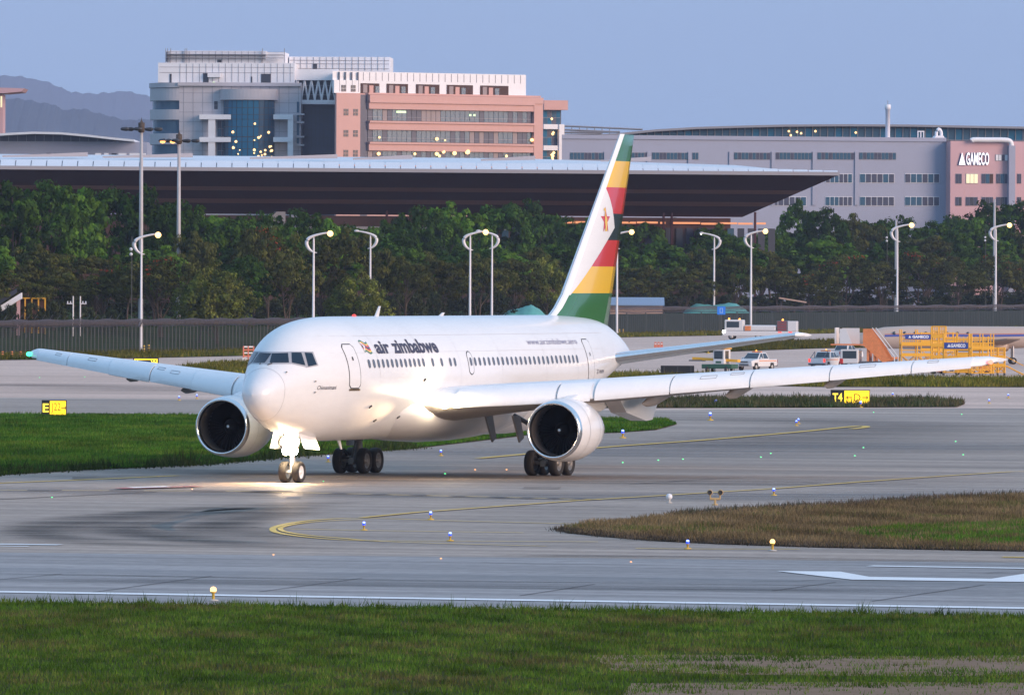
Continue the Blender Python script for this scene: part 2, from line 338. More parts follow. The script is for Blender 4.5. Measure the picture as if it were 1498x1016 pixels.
def blades(name, poly, n, h, w, cols, z=0.0, patch=6.0, keep=None, lab=None, xy=None, cat='grass', hmul=None, kindtag='stuff'):
    q = scatter(poly, n) if xy is None else xy
    if keep is not None: q = q[keep(q[:, 0], q[:, 1])]
    n = len(q); a = rng.uniform(0, math.pi, n); hh = h*rng.uniform(0.45, 1.25, n)
    hn = pnoise(q[:, 0], q[:, 1], patch*0.6, 3); hh = hh*np.clip(1+0.45*hn, 0.35, 2.0)
    if hmul is not None: hh = hh*hmul(q[:, 0], q[:, 1])
    ww = w*rng.uniform(0.6, 1.4, n); dx, dy = np.cos(a)*ww/2, np.sin(a)*ww/2*0.6
    lean = rng.normal(0, 0.32, (n, 2))*hh[:, None]
    V = np.empty((n, 3, 3)); V[:, 0, 0] = q[:, 0]-dx; V[:, 0, 1] = q[:, 1]-dy; V[:, 1, 0] = q[:, 0]+dx; V[:, 1, 1] = q[:, 1]+dy; V[:, :2, 2] = z
    V[:, 2, 0] = q[:, 0]+lean[:, 0]; V[:, 2, 1] = q[:, 1]+lean[:, 1]; V[:, 2, 2] = z+hh
    C = np.array(cols); t = np.clip(0.5+0.30*pnoise(q[:, 0], q[:, 1], patch*1.8, 1)+0.24*pnoise(q[:, 0], q[:, 1], patch*0.45, 2)+rng.normal(0, 0.17, n), 0, 0.999)*(len(C)-1)
    i = t.astype(int); fr = (t-i)[:, None]; c = C[i]*(1-fr)+C[np.minimum(i+1, len(C)-1)]*fr
    c = c*rng.uniform(0.65, 1.35, (n, 1))*np.clip(1+0.28*pnoise(q[:, 0], q[:, 1], patch*0.8, 6), 0.5, 1.6)[:, None]
    return tri_mesh(name, V.reshape(-1, 3), np.repeat(c, 3, 0), 3, 'm_grass', lab, cat, kindtag)
def tri_mesh(name, V, C, k, m, lab=None, cat=None, kind=None, link=True):
    n = len(V)//k; me = bpy.data.meshes.new(name); me.vertices.add(len(V)); me.vertices.foreach_set('co', np.asarray(V, np.float32).ravel())
    me.loops.add(len(V)); me.loops.foreach_set('vertex_index', np.arange(len(V), dtype=np.int32)); me.polygons.add(n)
    me.polygons.foreach_set('loop_start', np.arange(0, len(V), k, dtype=np.int32)); me.polygons.foreach_set('loop_total', np.full(n, k, np.int32))
    at = me.color_attributes.new('Col', 'FLOAT_COLOR', 'POINT'); c4 = np.ones((len(V), 4), np.float32); c4[:, :3] = C; at.data.foreach_set('color', c4.ravel())
    me.materials.append(MATS[m]); me.update(calc_edges=True)
    if not link: return me
    o = obj(name, me); return tag(o, lab, cat, None, kind)
GREEN = [(0.03, 0.063, 0.008), (0.05, 0.1, 0.011), (0.075, 0.122, 0.013), (0.1, 0.128, 0.018)]
DEEP = [(0.03, 0.087, 0.012), (0.045, 0.122, 0.013), (0.075, 0.153, 0.015), (0.11, 0.148, 0.021)]
DRY = [(0.085, 0.124, 0.029), (0.163, 0.124, 0.058), (0.227, 0.163, 0.086), (0.137, 0.098, 0.058), (0.208, 0.156, 0.078)]
OLIVE = [(0.06, 0.087, 0.012), (0.11, 0.112, 0.018), (0.17, 0.143, 0.024), (0.14, 0.122, 0.027)]
GREEN2 = [(0.034, 0.073, 0.01), (0.056, 0.12, 0.015), (0.081, 0.146, 0.017), (0.073, 0.128, 0.017), (0.128, 0.146, 0.032), (0.116, 0.104, 0.043)]
# foreground field with bare dirt tracks
near = [G(-160, 880.5), G(200, 883), G(560, 889), G(900, 893), G(1240, 898), G(1660, 904.5), G(1660, 1045), G(-160, 1045)]
sheet('grass_field', [G(-900, 868), G(2500, 916), G(3500, 1600), G(-2000, 1600)], 0.012, 'm_soil')
d1 = [G(870, 966), G(1000, 964.5), G(1300, 967), G(1580, 965), G(1580, 979), G(1300, 982), G(1050, 979), G(900, 973)]
d2 = [G(930, 1008), G(1200, 1006), G(1560, 1007), G(1560, 1040), G(900, 1040)]
d3 = [G(250, 985), G(400, 980), G(560, 988), G(300, 992)]
def d_keep(x, y):
    jx, jy = x+0.5*pnoise(x, y, 1.5, 21), y+2.6*pnoise(x, y, 6.0, 22)+1.3*pnoise(x, y, 1.6, 23)
    bad = inside(jx, jy, d1) | inside(jx, jy, d2)
    thin = pnoise(x, y, 5.0, 31) > 1.15
    return (~bad & (~thin | (rng.random(len(x)) < 0.3))) | (rng.random(len(x)) < 0.06)
def grow(P, k=1.0):
    c = sum((Vector(p) for p in P), Vector())/len(P); return [Vector((c.x+(p.x-c.x)*1.02, c.y+(p.y-c.y)*1.0+(2.6 if p.y > c.y else -2.6), 0)) for p in P]
sheet('dirt_track', grow(d1), 0.018, 'm_dirt'); sheet('dirt_track', grow(d2), 0.023, 'm_dirt')
blades('grass', near, 178000, 0.105, 0.026, GREEN2, 0.01, 6.0, d_keep, 'short green grass field with bare dirt tracks in the foreground')
ed = np.array([(p.x, p.y) for p in [G(-60+i*2.0, 881+i*2.0/1600*22+0.7*math.sin(i*0.31)+0.6*math.sin(i*0.083)) for i in range(812)]])
ed = np.repeat(ed, 9, 0)+rng.normal(0, 1, (812*9, 2))*np.array([0.15, 0.9])
blades('grass', None, 0, 0.13, 0.028, GREEN, 0.01, 3.0, None, 'taller grass fringe along the near edge of the runway', xy=ed, hmul=lambda x, y: np.clip(0.9+0.8*pnoise(x, y, 3.0, 9), 0.3, 2.3))
# islands
def island(poly, n, h, w, cols, lab, soil='m_soil', patch=12.0, hm=None):
    sheet('grass_verge', poly, 0.05, soil)
    return blades('grass', poly, n, h, w, cols, 0.05, patch, None, lab, hmul=hm)
ia = gp([(-160, 605), (-60, 606), (200, 607), (500, 610), (800, 611), (975, 613), (990, 621), (960, 629), (905, 633), (770, 637), (600, 657), (430, 668), (300, 680), (120, 688), (-60, 699), (-160, 705)])
island(ia, 150000, 0.15, 0.055, DEEP, 'green grass island between taxiways beneath and behind the airliner')
e2 = curve(gp([(-60, 697.5), (120, 687), (300, 679), (430, 667.5), (600, 656)]), 40)
e2 = np.repeat(np.array([(p.x, p.y) for p in e2]), 40, 0); e2 = e2+rng.normal(0, 1, e2.shape)*np.array([0.5, 2.2])
blades('grass', None, 0, 0.3, 0.07, [(0.035, 0.06, 0.018), (0.05, 0.075, 0.02), (0.085, 0.09, 0.03)], 0.05, 5, None, 'dark weedy grass edge beside the taxiway', xy=e2, hmul=lambda x, y: np.clip(0.6+1.3*pnoise(x, y, 6.0, 12), 0.15, 3))
ib = gp([(816, 775), (860, 766), (960, 757), (1060, 750), (1150, 744), (1250, 740), (1330, 733), (1420, 728), (1570, 721), (1570, 808), (1400, 805), (1200, 801), (1050, 796), (950, 791), (880, 785), (830, 780)])
island(ib, 75000, 0.15, 0.035, DRY, 'dry brown grass island beside the runway with green patches', 'm_dryground', 14.0)
gpatch = gp([(1230, 778), (1330, 772), (1570, 764), (1570, 800), (1400, 796), (1280, 790)])
blades('grass', gpatch, 14000, 0.17, 0.04, DEEP, 0.05, 8.0, None, 'green grass patch on the dry brown grass island')
eb = curve(gp([(822, 777), (880, 783.5), (950, 789.5), (1050, 794.5), (1200, 799.5), (1400, 803.5), (1570, 806)]), 40)
eb = np.repeat(np.array([(p.x, p.y) for p in eb]), 45, 0); eb = eb+rng.normal(0, 1, eb.shape)*np.array([0.2, 1.0])
blades('grass', None, 0, 0.12, 0.03, [(0.05, 0.045, 0.035), (0.085, 0.07, 0.055), (0.12, 0.095, 0.07)], 0.05, 3, None, 'withered grey grass along the edge of the dry island', xy=eb)
eb = curve(gp([(990, 755), (1060, 749.5), (1150, 743.5), (1250, 739.5), (1330, 733), (1420, 728), (1570, 721)]), 30)
eb = np.repeat(np.array([(p.x, p.y) for p in eb]), 30, 0); eb = eb+rng.normal(0, 1, eb.shape)*np.array([0.3, 1.6])
blades('grass', None, 0, 0.17, 0.035, [(0.05, 0.06, 0.03), (0.08, 0.065, 0.05), (0.12, 0.08, 0.06)], 0.05, 3, None, 'dark weeds along the far edge of the dry island', xy=eb)
island(gp([(880, 587), (1100, 586), (1350, 587), (1412, 591), (1400, 595.5), (1150, 596.5), (880, 597)]), 26000, 0.40, 0.10, [(0.04, 0.07, 0.025), (0.075, 0.085, 0.035), (0.13, 0.10, 0.06)], 'narrow weedy grass strip around the taxiway sign', patch=6.0)
island(gp([(880, 548), (980, 549), (1200, 554), (1560, 556), (1560, 566.5), (1200, 566), (980, 561), (880, 559)]), 26000, 0.40, 0.14, OLIVE, 'yellowish grass strip in front of the parked ground vehicles', patch=14.0)
island(gp([(985, 512), (1080, 502), (1240, 498), (1330, 500), (1330, 508), (1200, 509.5), (1050, 515), (985, 518)]), 14000, 0.4, 0.18, OLIVE, 'yellowish grass strip behind the service vehicles', patch=20.0)
island(gp([(255, 540), (300, 533), (470, 528), (470, 545), (300, 547)]), 8000, 0.4, 0.15, OLIVE, 'yellowish grass strip behind the starboard wing', patch=20.0)
island([G(-60, 519), G(480, 510.5), G(480, 518), G(150, 525), G(-60, 527.5)], 16000, 0.4, 0.16, OLIVE, 'yellowish grass verge at the foot of the wire fence', patch=25.0)
island([G(880, 488), G(1250, 482.5), G(1560, 477.7), G(1560, 480), G(1250, 487), G(880, 494)], 14000, 0.4, 0.22, OLIVE, 'grass verge at the foot of the dark panel fence', patch=25.0)
# rising land beyond the fence
def beyond(p, d, z): return (p.x*(1+d/p.y), p.y+d, z)
em = MB(); A = [G(-900, 534), FL, FM, F2A, F2B, G(2300, 467)]
rows = [(4, -0.01), (40, 0.8), (90, 2.2), (160, 3.0), (900, 3.2)]
vs = [beyond(p, d, z) for d, z in rows for p in A]; k = len(A)
em.add(vs, [(r*k+i, r*k+i+1, (r+1)*k+i+1, (r+1)*k+i) for r in range(len(rows)-1) for i in range(k-1)], 0, True)
o = em.build('embankment', 'm_land'); o['kind'] = 'structure'
if o.data.polygons[0].normal.z < 0: o.data.flip_normals()
def fence_Y(u):
    if u < 870:
        a, b = (FL, FM) if u < 480 else (FM, F2A)
    else: a, b = F2A, F2B
    d = ray(u, 480); t = d.x
    # intersect the sight line with the fence line
    den = (b.x-a.x)-t*(b.y-a.y)
    s = (t*a.y-a.x)/den
    return a.y+(b.y-a.y)*s
def land_z(d): return float(np.interp(d, [r[0] for r in rows], [r[1] for r in rows]))
# ---------------------------------------------------------------- hills
def hill(name, pxs, Y, m, seed):
    r = random.Random(seed); mb = MB(); top = []
    us = [p[0] for p in pxs]; vs_ = [p[1] for p in pxs]; u = us[0]
    while u <= us[-1]:
        v = float(np.interp(u, us, vs_))+0.9*math.sin(u*0.31+seed)+r.uniform(-0.8, 0.8); top.append(AT(u, v, Y)); u += 1.6
    k = len(top); V = []
    prof = [(0.0, -1500), (0.35, -1050), (0.62, -600), (0.85, -250), (1.0, 0), (0.7, 700), (0.0, 1800)]
    for h, d in prof:
        for p in top: V.append((p.x*(1+0.15*d/Y), p.y+d*(1+0.1*math.sin(p.x*0.01)), max(-1.5, p.z*h+(5*math.sin(p.x*0.05+d*0.01)+4*math.sin(p.x*0.021+d*0.02) if 0 < h < 1 else 0))))
    mb.add(V, [(i*k+j, i*k+j+1, (i+1)*k+j+1, (i+1)*k+j) for i in range(len(prof)-1) for j in range(k-1)], 0, True)
    o = mb.build(name, m); o['kind'] = 'structure'; return o
mat('m_forest', (0.030, 0.040, 0.045), 0.95, spec=0.0, var=0.4, scale=0.01)
hill('hill', [(-900, 215), (-500, 200), (-260, 190), (-120, 165), (0, 146), (25, 144), (45, 147), (60, 151), (80, 153), (90, 161), (120, 159), (145, 166), (170, 172), (183, 176), (215, 174), (300, 186), (420, 205), (560, 230)], 17000, 'm_forest', 3)
hill('hill', [(-900, 190), (-500, 165), (-300, 140), (-150, 118), (-40, 109), (30, 112), (70, 120), (105, 135), (140, 137), (185, 133), (240, 146), (330, 165), (480, 190), (640, 235)], 28000, 'm_forest', 8)
# ================================================================ airliner (local x aft, y starboard, z up)
HD = R(20.75)
mat('m_white', (0.72, 0.72, 0.72), 0.26, var=0.045, scale=0.9, stretch=(0.35, 1, 1.6), coat=0.3)
mat('m_radome', (0.73, 0.73, 0.735), 0.28, var=0.04, scale=0.9, coat=0.25)
mat('m_wing', (0.76, 0.78, 0.80), 0.32, var=0.06, scale=0.5, stretch=(1, 0.2, 1))
mat('m_slat', (0.77, 0.79, 0.81), 0.26, var=0.05, scale=0.7)
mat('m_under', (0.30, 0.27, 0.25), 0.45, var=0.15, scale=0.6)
mat('m_alu', (0.80, 0.80, 0.80), 0.22, metal=1.0, var=0.08, scale=1.2)
mat('m_steel', (0.36, 0.34, 0.33), 0.38, metal=0.9, var=0.2, scale=2)
mat('m_hot', (0.55, 0.36, 0.22), 0.28, metal=1.0, var=0.2, scale=3)
mat('m_tyre', (0.025, 0.023, 0.022), 0.8, var=0.3, scale=6)
mat('m_rim', (0.55, 0.53, 0.50), 0.45, metal=0.3, var=0.2, scale=6)
mat('m_gear', (0.20, 0.19, 0.18), 0.5, metal=0.4, var=0.3, scale=4)
mat('m_dark', (0.02, 0.02, 0.022), 0.6)
mat('m_fan', (0.03, 0.026, 0.025), 0.4, metal=0.7)
mat('m_liner', (0.075, 0.066, 0.062), 0.5)
mat('m_glass', (0.010, 0.022, 0.040), 0.05, spec=0.45)
mat('m_cabin', (0.10, 0.105, 0.13), 0.15, spec=0.6)
mat('m_seam', (0.30, 0.31, 0.33), 0.5)
mat('m_text', (0.035, 0.022, 0.045), 0.4)
mat('m_textgrey', (0.24, 0.23, 0.34), 0.4)
mat('m_fgreen', (0.035, 0.145, 0.045), 0.2, coat=0.5)
mat('m_fyellow', (0.80, 0.48, 0.025), 0.2, coat=0.5)
mat('m_fred', (0.56, 0.022, 0.02), 0.2, coat=0.5)
mat('m_fblack', (0.012, 0.012, 0.012), 0.2, coat=0.5)
emat('e_land', (1.0, 0.80, 0.52), 70)
emat('e_red', (1.0, 0.20, 0.14), 2.4); emat('e_green', (0.03, 1.0, 0.30), 5); emat('e_beacon', (1.0, 0.06, 0.05), 1.2)
plane = empty('airliner', (-11.1, 378.75, 0), math.pi/2-HD, 'white twin-engine jet airliner with green, yellow, red and black striped tail fin taxiing', 'airliner')
FT = np.array([(0,0.001,3.86,3.84,3.85),(.06,.22,4.05,3.63,3.85),(.15,.38,4.2,3.45,3.86),(.4,.60,4.42,3.2,3.9),(.8,.77,4.68,2.98,3.98),(1.34,.975,4.98,2.75,4.08),(1.7,1.11,5.2,2.62,4.13),(2.0,1.22,5.42,2.53,4.18),(2.4,1.37,5.75,2.42,4.24),(2.8,1.51,6.06,2.32,4.29),(3.2,1.65,6.30,2.22,4.33),(4,1.92,6.65,2.05,4.40),(5,2.2,6.9,1.92,4.45),(6,2.38,7.05,1.84,4.48),(7,2.48,7.13,1.79,4.5),(8,2.512,7.17,1.76,4.5),(9,2.515,7.18,1.75,4.5),(30,2.515,7.18,1.75,4.5),(32,2.5,7.18,1.82,4.5),(34,2.42,7.18,2.08,4.53),(37,2.15,7.17,2.8,4.65),(40,1.7,7.08,3.65,4.85),(42.4,1.25,6.88,4.25,5.0),(44.1,.9,6.5,4.62,5.1),(45.5,.6,6.05,4.87,5.15),(46.5,.35,5.6,5.0,5.17),(47,.08,5.25,5.1,5.18)])
def pchip(xs, ys):
    xs = np.array(xs); ys = np.array(ys); h = np.diff(xs); d = np.diff(ys)/h; m = np.zeros_like(ys)
    for i in range(1, len(xs)-1):
        if d[i-1]*d[i] > 0:
            w1, w2 = 2*h[i]+h[i-1], h[i]+2*h[i-1]; m[i] = (w1+w2)/(w1/d[i-1]+w2/d[i])
    m[0], m[-1] = d[0], d[-1]
    def f(x):
        i = min(max(int(np.searchsorted(xs, x))-1, 0), len(xs)-2); t = (x-xs[i])/h[i]
        return float((1+2*t)*(1-t)**2*ys[i]+t*(1-t)**2*h[i]*m[i]+t*t*(3-2*t)*ys[i+1]+t*t*(t-1)*h[i]*m[i+1])
    return f
FW, FTOP, FBOT, FZC = [pchip(FT[:, 0], FT[:, i]) for i in (1, 2, 3, 4)]
def SF(x, th, e=0.0, side=-1):          # point of the hull: th 0 = widest line, 90 deg = crown; side -1 = port
    w, a, b, c = FW(x), FTOP(x), FBOT(x), FZC(x); s = math.sin(th)
    return Vector((x, side*(w+e)*math.cos(th), c+((a-c+e) if s > 0 else (c-b+e))*s))
def TH(x, z):
    a, b, c = FTOP(x), FBOT(x), FZC(x); return math.asin(max(-1, min(1, (z-c)/(a-c) if z > c else (z-c)/(c-b))))
xs = [0, 0.01, 0.03, 0.06, 0.1, 0.15, 0.25, 0.4, 0.6, 0.8, 1.05, 1.25, 1.325, 1.34]
xr = [1.34, 1.355, 1.42, 1.5, 1.7, 1.85, 2.0, 2.2, 2.4, 2.6, 2.8, 3.0, 3.2, 3.6, 4, 4.5, 5, 5.5, 6, 6.5, 7, 7.5, 8, 9]+[10+i*2 for i in range(11)]+[31, 32, 33, 34, 35, 36, 37, 38, 39, 40, 41, 42, 43, 44, 44.8, 45.5, 46, 46.5, 46.8, 47]
def hull(xs_, n=64):
    mb = MB(); V = [SF(x, 2*math.pi*j/n) for x in xs_ for j in range(n)]
    mb.add(V, [(i*n+j, i*n+(j+1) % n, (i+1)*n+(j+1) % n, (i+1)*n+j) for i in range(len(xs_)-1) for j in range(n)], 0, True); return mb
hb = hull(xr); fus = hb.build('fuselage', 'm_white', plane)
bvh = BVHTree.FromPolygons([Vector(v) for v in (hb.v+hull(xs).v)], hb.f+[[i+len(hb.v) for i in f] for f in hull(xs).f])
obj('radome', hull(xs).mesh('radome', 'm_radome'), fus)
def ring(name, x, w, m, e=0.006, parent=None):
    mb = MB(); n = 64; V = [SF(x+d, 2*math.pi*j/n, e) for d in (-w/2, w/2) for j in range(n)]
    mb.add(V, [(j, (j+1) % n, n+(j+1) % n, n+j) for j in range(n)], 0, True); return mb.build(name, m, parent)
ring('radome_seam', 1.34, 0.016, 'm_seam', 0.005, fus)
mat('m_seamlight', (0.52, 0.52, 0.54), 0.4)
for z_ in (6.35, 5.62, 3.75, 2.75):
    q = MB(); V = []; xx = [4.5+i*0.9 for i in range(40)]
    for x in xx: V += [SF(x, TH(x, z_-0.006), 0.0045), SF(x, TH(x, z_+0.006), 0.0045)]
    q.add(V, [(i*2, i*2+1, i*2+3, i*2+2) for i in range(len(xx)-1)], 0, True); q.build('skin_joint', 'm_seamlight', fus)
for x in (8.6, 13.9, 18.4, 23.6, 29.3, 33.6, 38.6, 41.6): ring('skin_joint', x, 0.014, 'm_seamlight', 0.004, fus)
def patch(name, x0, x1, z0, z1, e, m, parent=None, r=0.15, side=-1, nx=6, nz=14, thick=0.02):     # rounded panel lying on the hull
    mb = MB(); cx, cz = (x0+x1)/2, (z0+z1)/2; a, b = (x1-x0)/2, (z1-z0)/2; V = []
    for i in range(nz+1):
        z = -b+2*b*i/nz; q = max(0, abs(z)-(b-r)); hw = a-r+math.sqrt(max(0, r*r-q*q)) if r > 0 else a
        for j in range(nx+1):
            x = cx-hw+2*hw*j/nx; V.append(SF(x, TH(x, cz+z), e, side))
    k = nx+1; mb.add(V, [(i*k+j, i*k+j+1, (i+1)*k+j+1, (i+1)*k+j) for i in range(nz) for j in range(nx)], 0, True)
    return mb.build(name, m, parent)
# doors
for x0, x1, z0, z1 in [(5.52, 6.44, 4.12, 5.97), (35.3, 36.35, 4.17, 6.04)]:
    d = patch('door', x0, x1, z0, z1, 0.010, 'm_white', fus, 0.14)
    patch('door_seal', x0-0.045, x1+0.045, z0-0.045, z1+0.045, 0.006, 'm_dark', d, 0.17)
    patch('door_sill', x0-0.02, x1+0.02, z0-0.13, z0-0.045, 0.02, 'm_hot', d, 0.02, nz=2)
    patch('door_window', (x0+x1)/2-0.05, (x0+x1)/2+0.05, 5.28, 5.46, 0.03, 'm_dark', d, 0.045, nz=6)
d = patch('door', 19.42, 19.98, 4.6, 5.58, 0.010, 'm_white', fus, 0.24); patch('door_seal', 19.375, 20.025, 4.555, 5.625, 0.006, 'm_dark', d, 0.27)
# cabin windows
wx = [7.47+i*0.5367 for i in range(13)]+[15.04, 16.13, 17.2, 17.76, 19.72]+[20.28+i*0.58 for i in range(24)]
w0 = patch('cabin_window', 10-0.125, 10+0.125, 4.95, 5.34, 0.016, 'm_cabin', fus, 0.12, nx=4, nz=10)
wm = w0.data
for i, x in enumerate(wx):
    for sd_ in (-1, 1):
        if 9 <= x <= 30 and abs(x-19.72) > 0.1:
            if i == 4 and sd_ == -1: w0.location = (x-10, 0, 0); continue
            o = obj('cabin_window', wm, fus, (x-10, 0, 0)); o.scale = (1, -sd_, 1)
        else: patch('cabin_window', x-0.125, x+0.125, 4.95+(0.02 if x > 30 else 0), 5.34+(0.02 if x > 30 else 0), 0.026 if abs(x-19.72) < 0.1 else 0.016, 'm_cabin', fus, 0.12, sd_, 4, 10)
# cockpit windows: outlines seen in the photograph, cast on to the hull
bpy.context.view_layer.update()
MW = Matrix.Translation((-11.1, 378.75, 0)) @ Matrix.Rotation(math.pi/2-HD, 4, 'Z'); MI = MW.inverted()
def cast(u, v, e):
    o = MI @ Vector((0, 0, CH)); d = (MI.to_3x3() @ ray(u, v)).normalized(); h, nrm, _, _ = bvh.ray_cast(o, d)
    if h is None: return None
    if nrm.dot(d) > 0: nrm = -nrm
    return h+nrm*e
def castpatch(name, q, e, m, parent, mirror=True, n=9):
    V = []
    for i in range(n+1):
        for j in range(n+1):
            s, t = j/n, i/n; p = [q[k][0]*(1-s)*(1-t)*(k == 0)+q[k][0]*s*(1-t)*(k == 1)+q[k][0]*s*t*(k == 2)+q[k][0]*(1-s)*t*(k == 3) for k in range(4)]
            r = [q[k][1]*(1-s)*(1-t)*(k == 0)+q[k][1]*s*(1-t)*(k == 1)+q[k][1]*s*t*(k == 2)+q[k][1]*(1-s)*t*(k == 3) for k in range(4)]
            V.append(cast(sum(p), sum(r), e))
    fs = [(i*(n+1)+j, i*(n+1)+j+1, (i+1)*(n+1)+j+1, (i+1)*(n+1)+j) for i in range(n) for j in range(n)]
    fs = [f for f in fs if all(V[k] is not None for k in f)]; V = [v or Vector() for v in V]
    o = MB().add(V, fs, 0, True).build(name, m, parent)
    if mirror: MB().add([(v[0], -v[1], v[2]) for v in V], fs, 0, True).build(name, m, parent)
    return o
cw = [[(394.6, 530.4), (422.6, 530.2), (421.2, 516.2), (398.0, 517.0)], [(426.9, 530.2), (446.4, 534.2), (440.6, 515.6), (426.4, 515.6)], [(450.8, 535.8), (463.2, 533.2), (456.3, 516.2), (445.5, 515.6)]]
fw = [[(389.7, 532.4), (426.4, 532.2), (424.6, 514.0), (392.8, 514.6)], [(424.6, 531.6), (448.8, 537.2), (442.6, 513.8), (423.8, 513.8)], [(447.2, 538.0), (465.8, 534.6), (458.0, 514.0), (442.0, 513.8)]]
mat('m_winframe', (0.34, 0.35, 0.38), 0.4)
for a, b in zip(cw, fw):
    castpatch('window_frame', b, 0.006, 'm_winframe', fus); castpatch('cockpit_window', a, 0.020, 'm_glass', fus)
for (u0, v0), (u1, v1) in [((391.5, 534), (398, 531.6)), ((380, 533), (381.5, 531.5))]:
    a, b = cast(u0, v0, 0.03), cast(u1, v1, 0.03); MB().bar(a, b, 0.02, 5).build('wiper', 'm_dark', fus)
for u, v in [(419, 544), (461.5, 557.5), (461, 573.5)]:
    a = cast(u, v, 0); b = a+Vector((-0.14, -0.12, 0.02)); MB().bar(a, b, 0.035, 6, 0, 0.02).build('probe', 'm_steel', fus)
for u, v in [(547.5, 615), (582, 610), (620.6, 556), (541, 595)]:
    a = cast(u, v, 0.0); MB().bar(a+Vector((-0.08, 0, -0.03)), a+Vector((0.08, -0.05, 0.05)), 0.045, 6).build('drain_vent', 'm_dark', fus)
# lettering wrapped round the hull
def hulltext(name, txt, x0, x1, z0, hgt, m, bold=0.0, shear=0.0, e=0.012, taper=0.0):
    me = text_mesh(txt, 1.0, 0, bold, 1.0, shear); bm = bmesh.new(); bm.from_mesh(me); bmesh.ops.triangulate(bm, faces=bm.faces[:])
    lo = [min(v.co[k] for v in bm.verts) for k in (0, 1)]; hi = [max(v.co[k] for v in bm.verts) for k in (0, 1)]
    kx = (x1-x0)/(hi[0]-lo[0]); ky = hgt/(hi[1]-max(lo[1], -0.02))
    if hgt > 0.25:
        for i in range(1, 8): bmesh.ops.bisect_plane(bm, geom=bm.verts[:]+bm.edges[:]+bm.faces[:], plane_co=(0, lo[1]+(hi[1]-lo[1])*i/8, 0), plane_no=(0, 1, 0))
    for v in bm.verts:
        x = x0+(v.co.x-lo[0])*kx; s = v.co.y*ky; t0 = TH(x, z0+taper*(x-x0)); v.co = SF(x, t0+s/2.6, e)
    bm.to_mesh(me); bm.free(); me.materials.clear(); me.materials.append(MATS[m]); return obj(name, me, fus)
hulltext('airline_title', 'air', 8.72, 10.45, 5.60, 0.60, 'm_text', 0.035)
hulltext('airline_title', 'zimbabwe', 10.82, 16.2, 5.60, 0.68, 'm_text', 0.035)
hulltext('web_address', 'www.airzimbabwe.aero', 27.7, 34.5, 5.86, 0.30, 'm_textgrey', 0.0)
hulltext('maker_lettering', 'BOEING', 30.15, 31.4, 4.02, 0.11, 'm_text', 0.02, 0.2)
hulltext('type_lettering', '767-200', 31.75, 34.2, 4.03, 0.17, 'm_text', 0.04, 0.25)
hulltext('registration', 'Z-WPF', 36.8, 38.35, 4.46, 0.27, 'm_text', 0.0)
hulltext('name_lettering', 'Chimanimani', 3.3, 4.55, 4.06, 0.2, 'm_text', 0.0, 0.35)
# waving flag beside the title: seven stripes, white hoist triangle
fl = MB(); cols = ['m_fgreen', 'm_fyellow', 'm_fred', 'm_fblack', 'm_fred', 'm_fyellow', 'm_fgreen', 'm_white']
for i in range(7):
    for j in range(6):
        def fp(a, b):
            x = 7.28+0.78*a+0.12*b; z = 6.13-0.50*b+0.05*math.sin(a*6.5)-0.04*a; return SF(x, TH(x, z), 0.014)
        a0, a1, b0, b1 = j/6, (j+1)/6, i/7, (i+1)/7; fl.add([fp(a0, b0), fp(a1, b0), fp(a1, b1), fp(a0, b1)], [(0, 1, 2, 3)], i)
def fq(a, b):
    x = 7.28+0.78*a+0.12*b; z = 6.13-0.50*b+0.05*math.sin(a*6.5)-0.04*a; return SF(x, TH(x, z), 0.022)
fl.add([fq(0, 0.04), fq(0.38, 0.5), fq(0, 0.96)], [(0, 1, 2)], 7)
fl.build('flag_emblem', cols, fus)
# aerials and beacon
MB().prism([(14.2, 7.15), (14.62, 7.15), (14.85, 7.62), (14.72, 7.62)], -0.03, 0.03).build('antenna', 'm_white', fus)
MB().prism([(22.0, 7.15), (22.5, 7.15), (22.7, 7.32), (22.5, 7.32)], -0.03, 0.03).build('antenna', 'm_white', fus)
MB().lathe([(7.15, 0.10), (7.24, 0.09), (7.28, 0.0)], 12, 'z', 0, (11.75, 0, 0)).build('beacon', 'e_beacon', fus)
MB().prism([(9.8, 1.80), (10.15, 1.80), (10.35, 1.36), (10.22, 1.36)], -0.025, 0.025).build('antenna', 'm_white', fus)
MB().lathe([(47.0, 0.10), (47.25, 0.08), (47.3, 0.0)], 12, 'x', 0, (-0.12, 0, 5.18)).build('exhaust_pipe', 'm_steel', fus)
# belly fairing
bf = MB(); V = []; n = 28; bx = [11.5, 11.7, 12.0, 12.4, 12.8, 13.3, 14.5, 16, 19, 22, 24.5, 26.5, 28, 28.6, 28.9, 29]
for i, x in enumerate(bx):
    t = (x-11.5)/17.5; k = math.sin(math.pi*min(max(t, 0), 1))**0.45
    for j in range(n+1):
        a = math.pi*(0.06+0.88*j/n); w = 1.75+1.20*k; V.append((x, -w*math.cos(a), 3.35-(1.0+0.82*k)*math.sin(a)) if 0 < j < n else (x, -min(w, 2.15) if j == 0 else min(w, 2.15), 3.75))
bf.add(V, [(i*(n+1)+j, i*(n+1)+j+1, (i+1)*(n+1)+j+1, (i+1)*(n+1)+j) for i in range(len(bx)-1) for j in range(n)], 0, True)
bf.build('belly_fairing', 'm_white', plane)
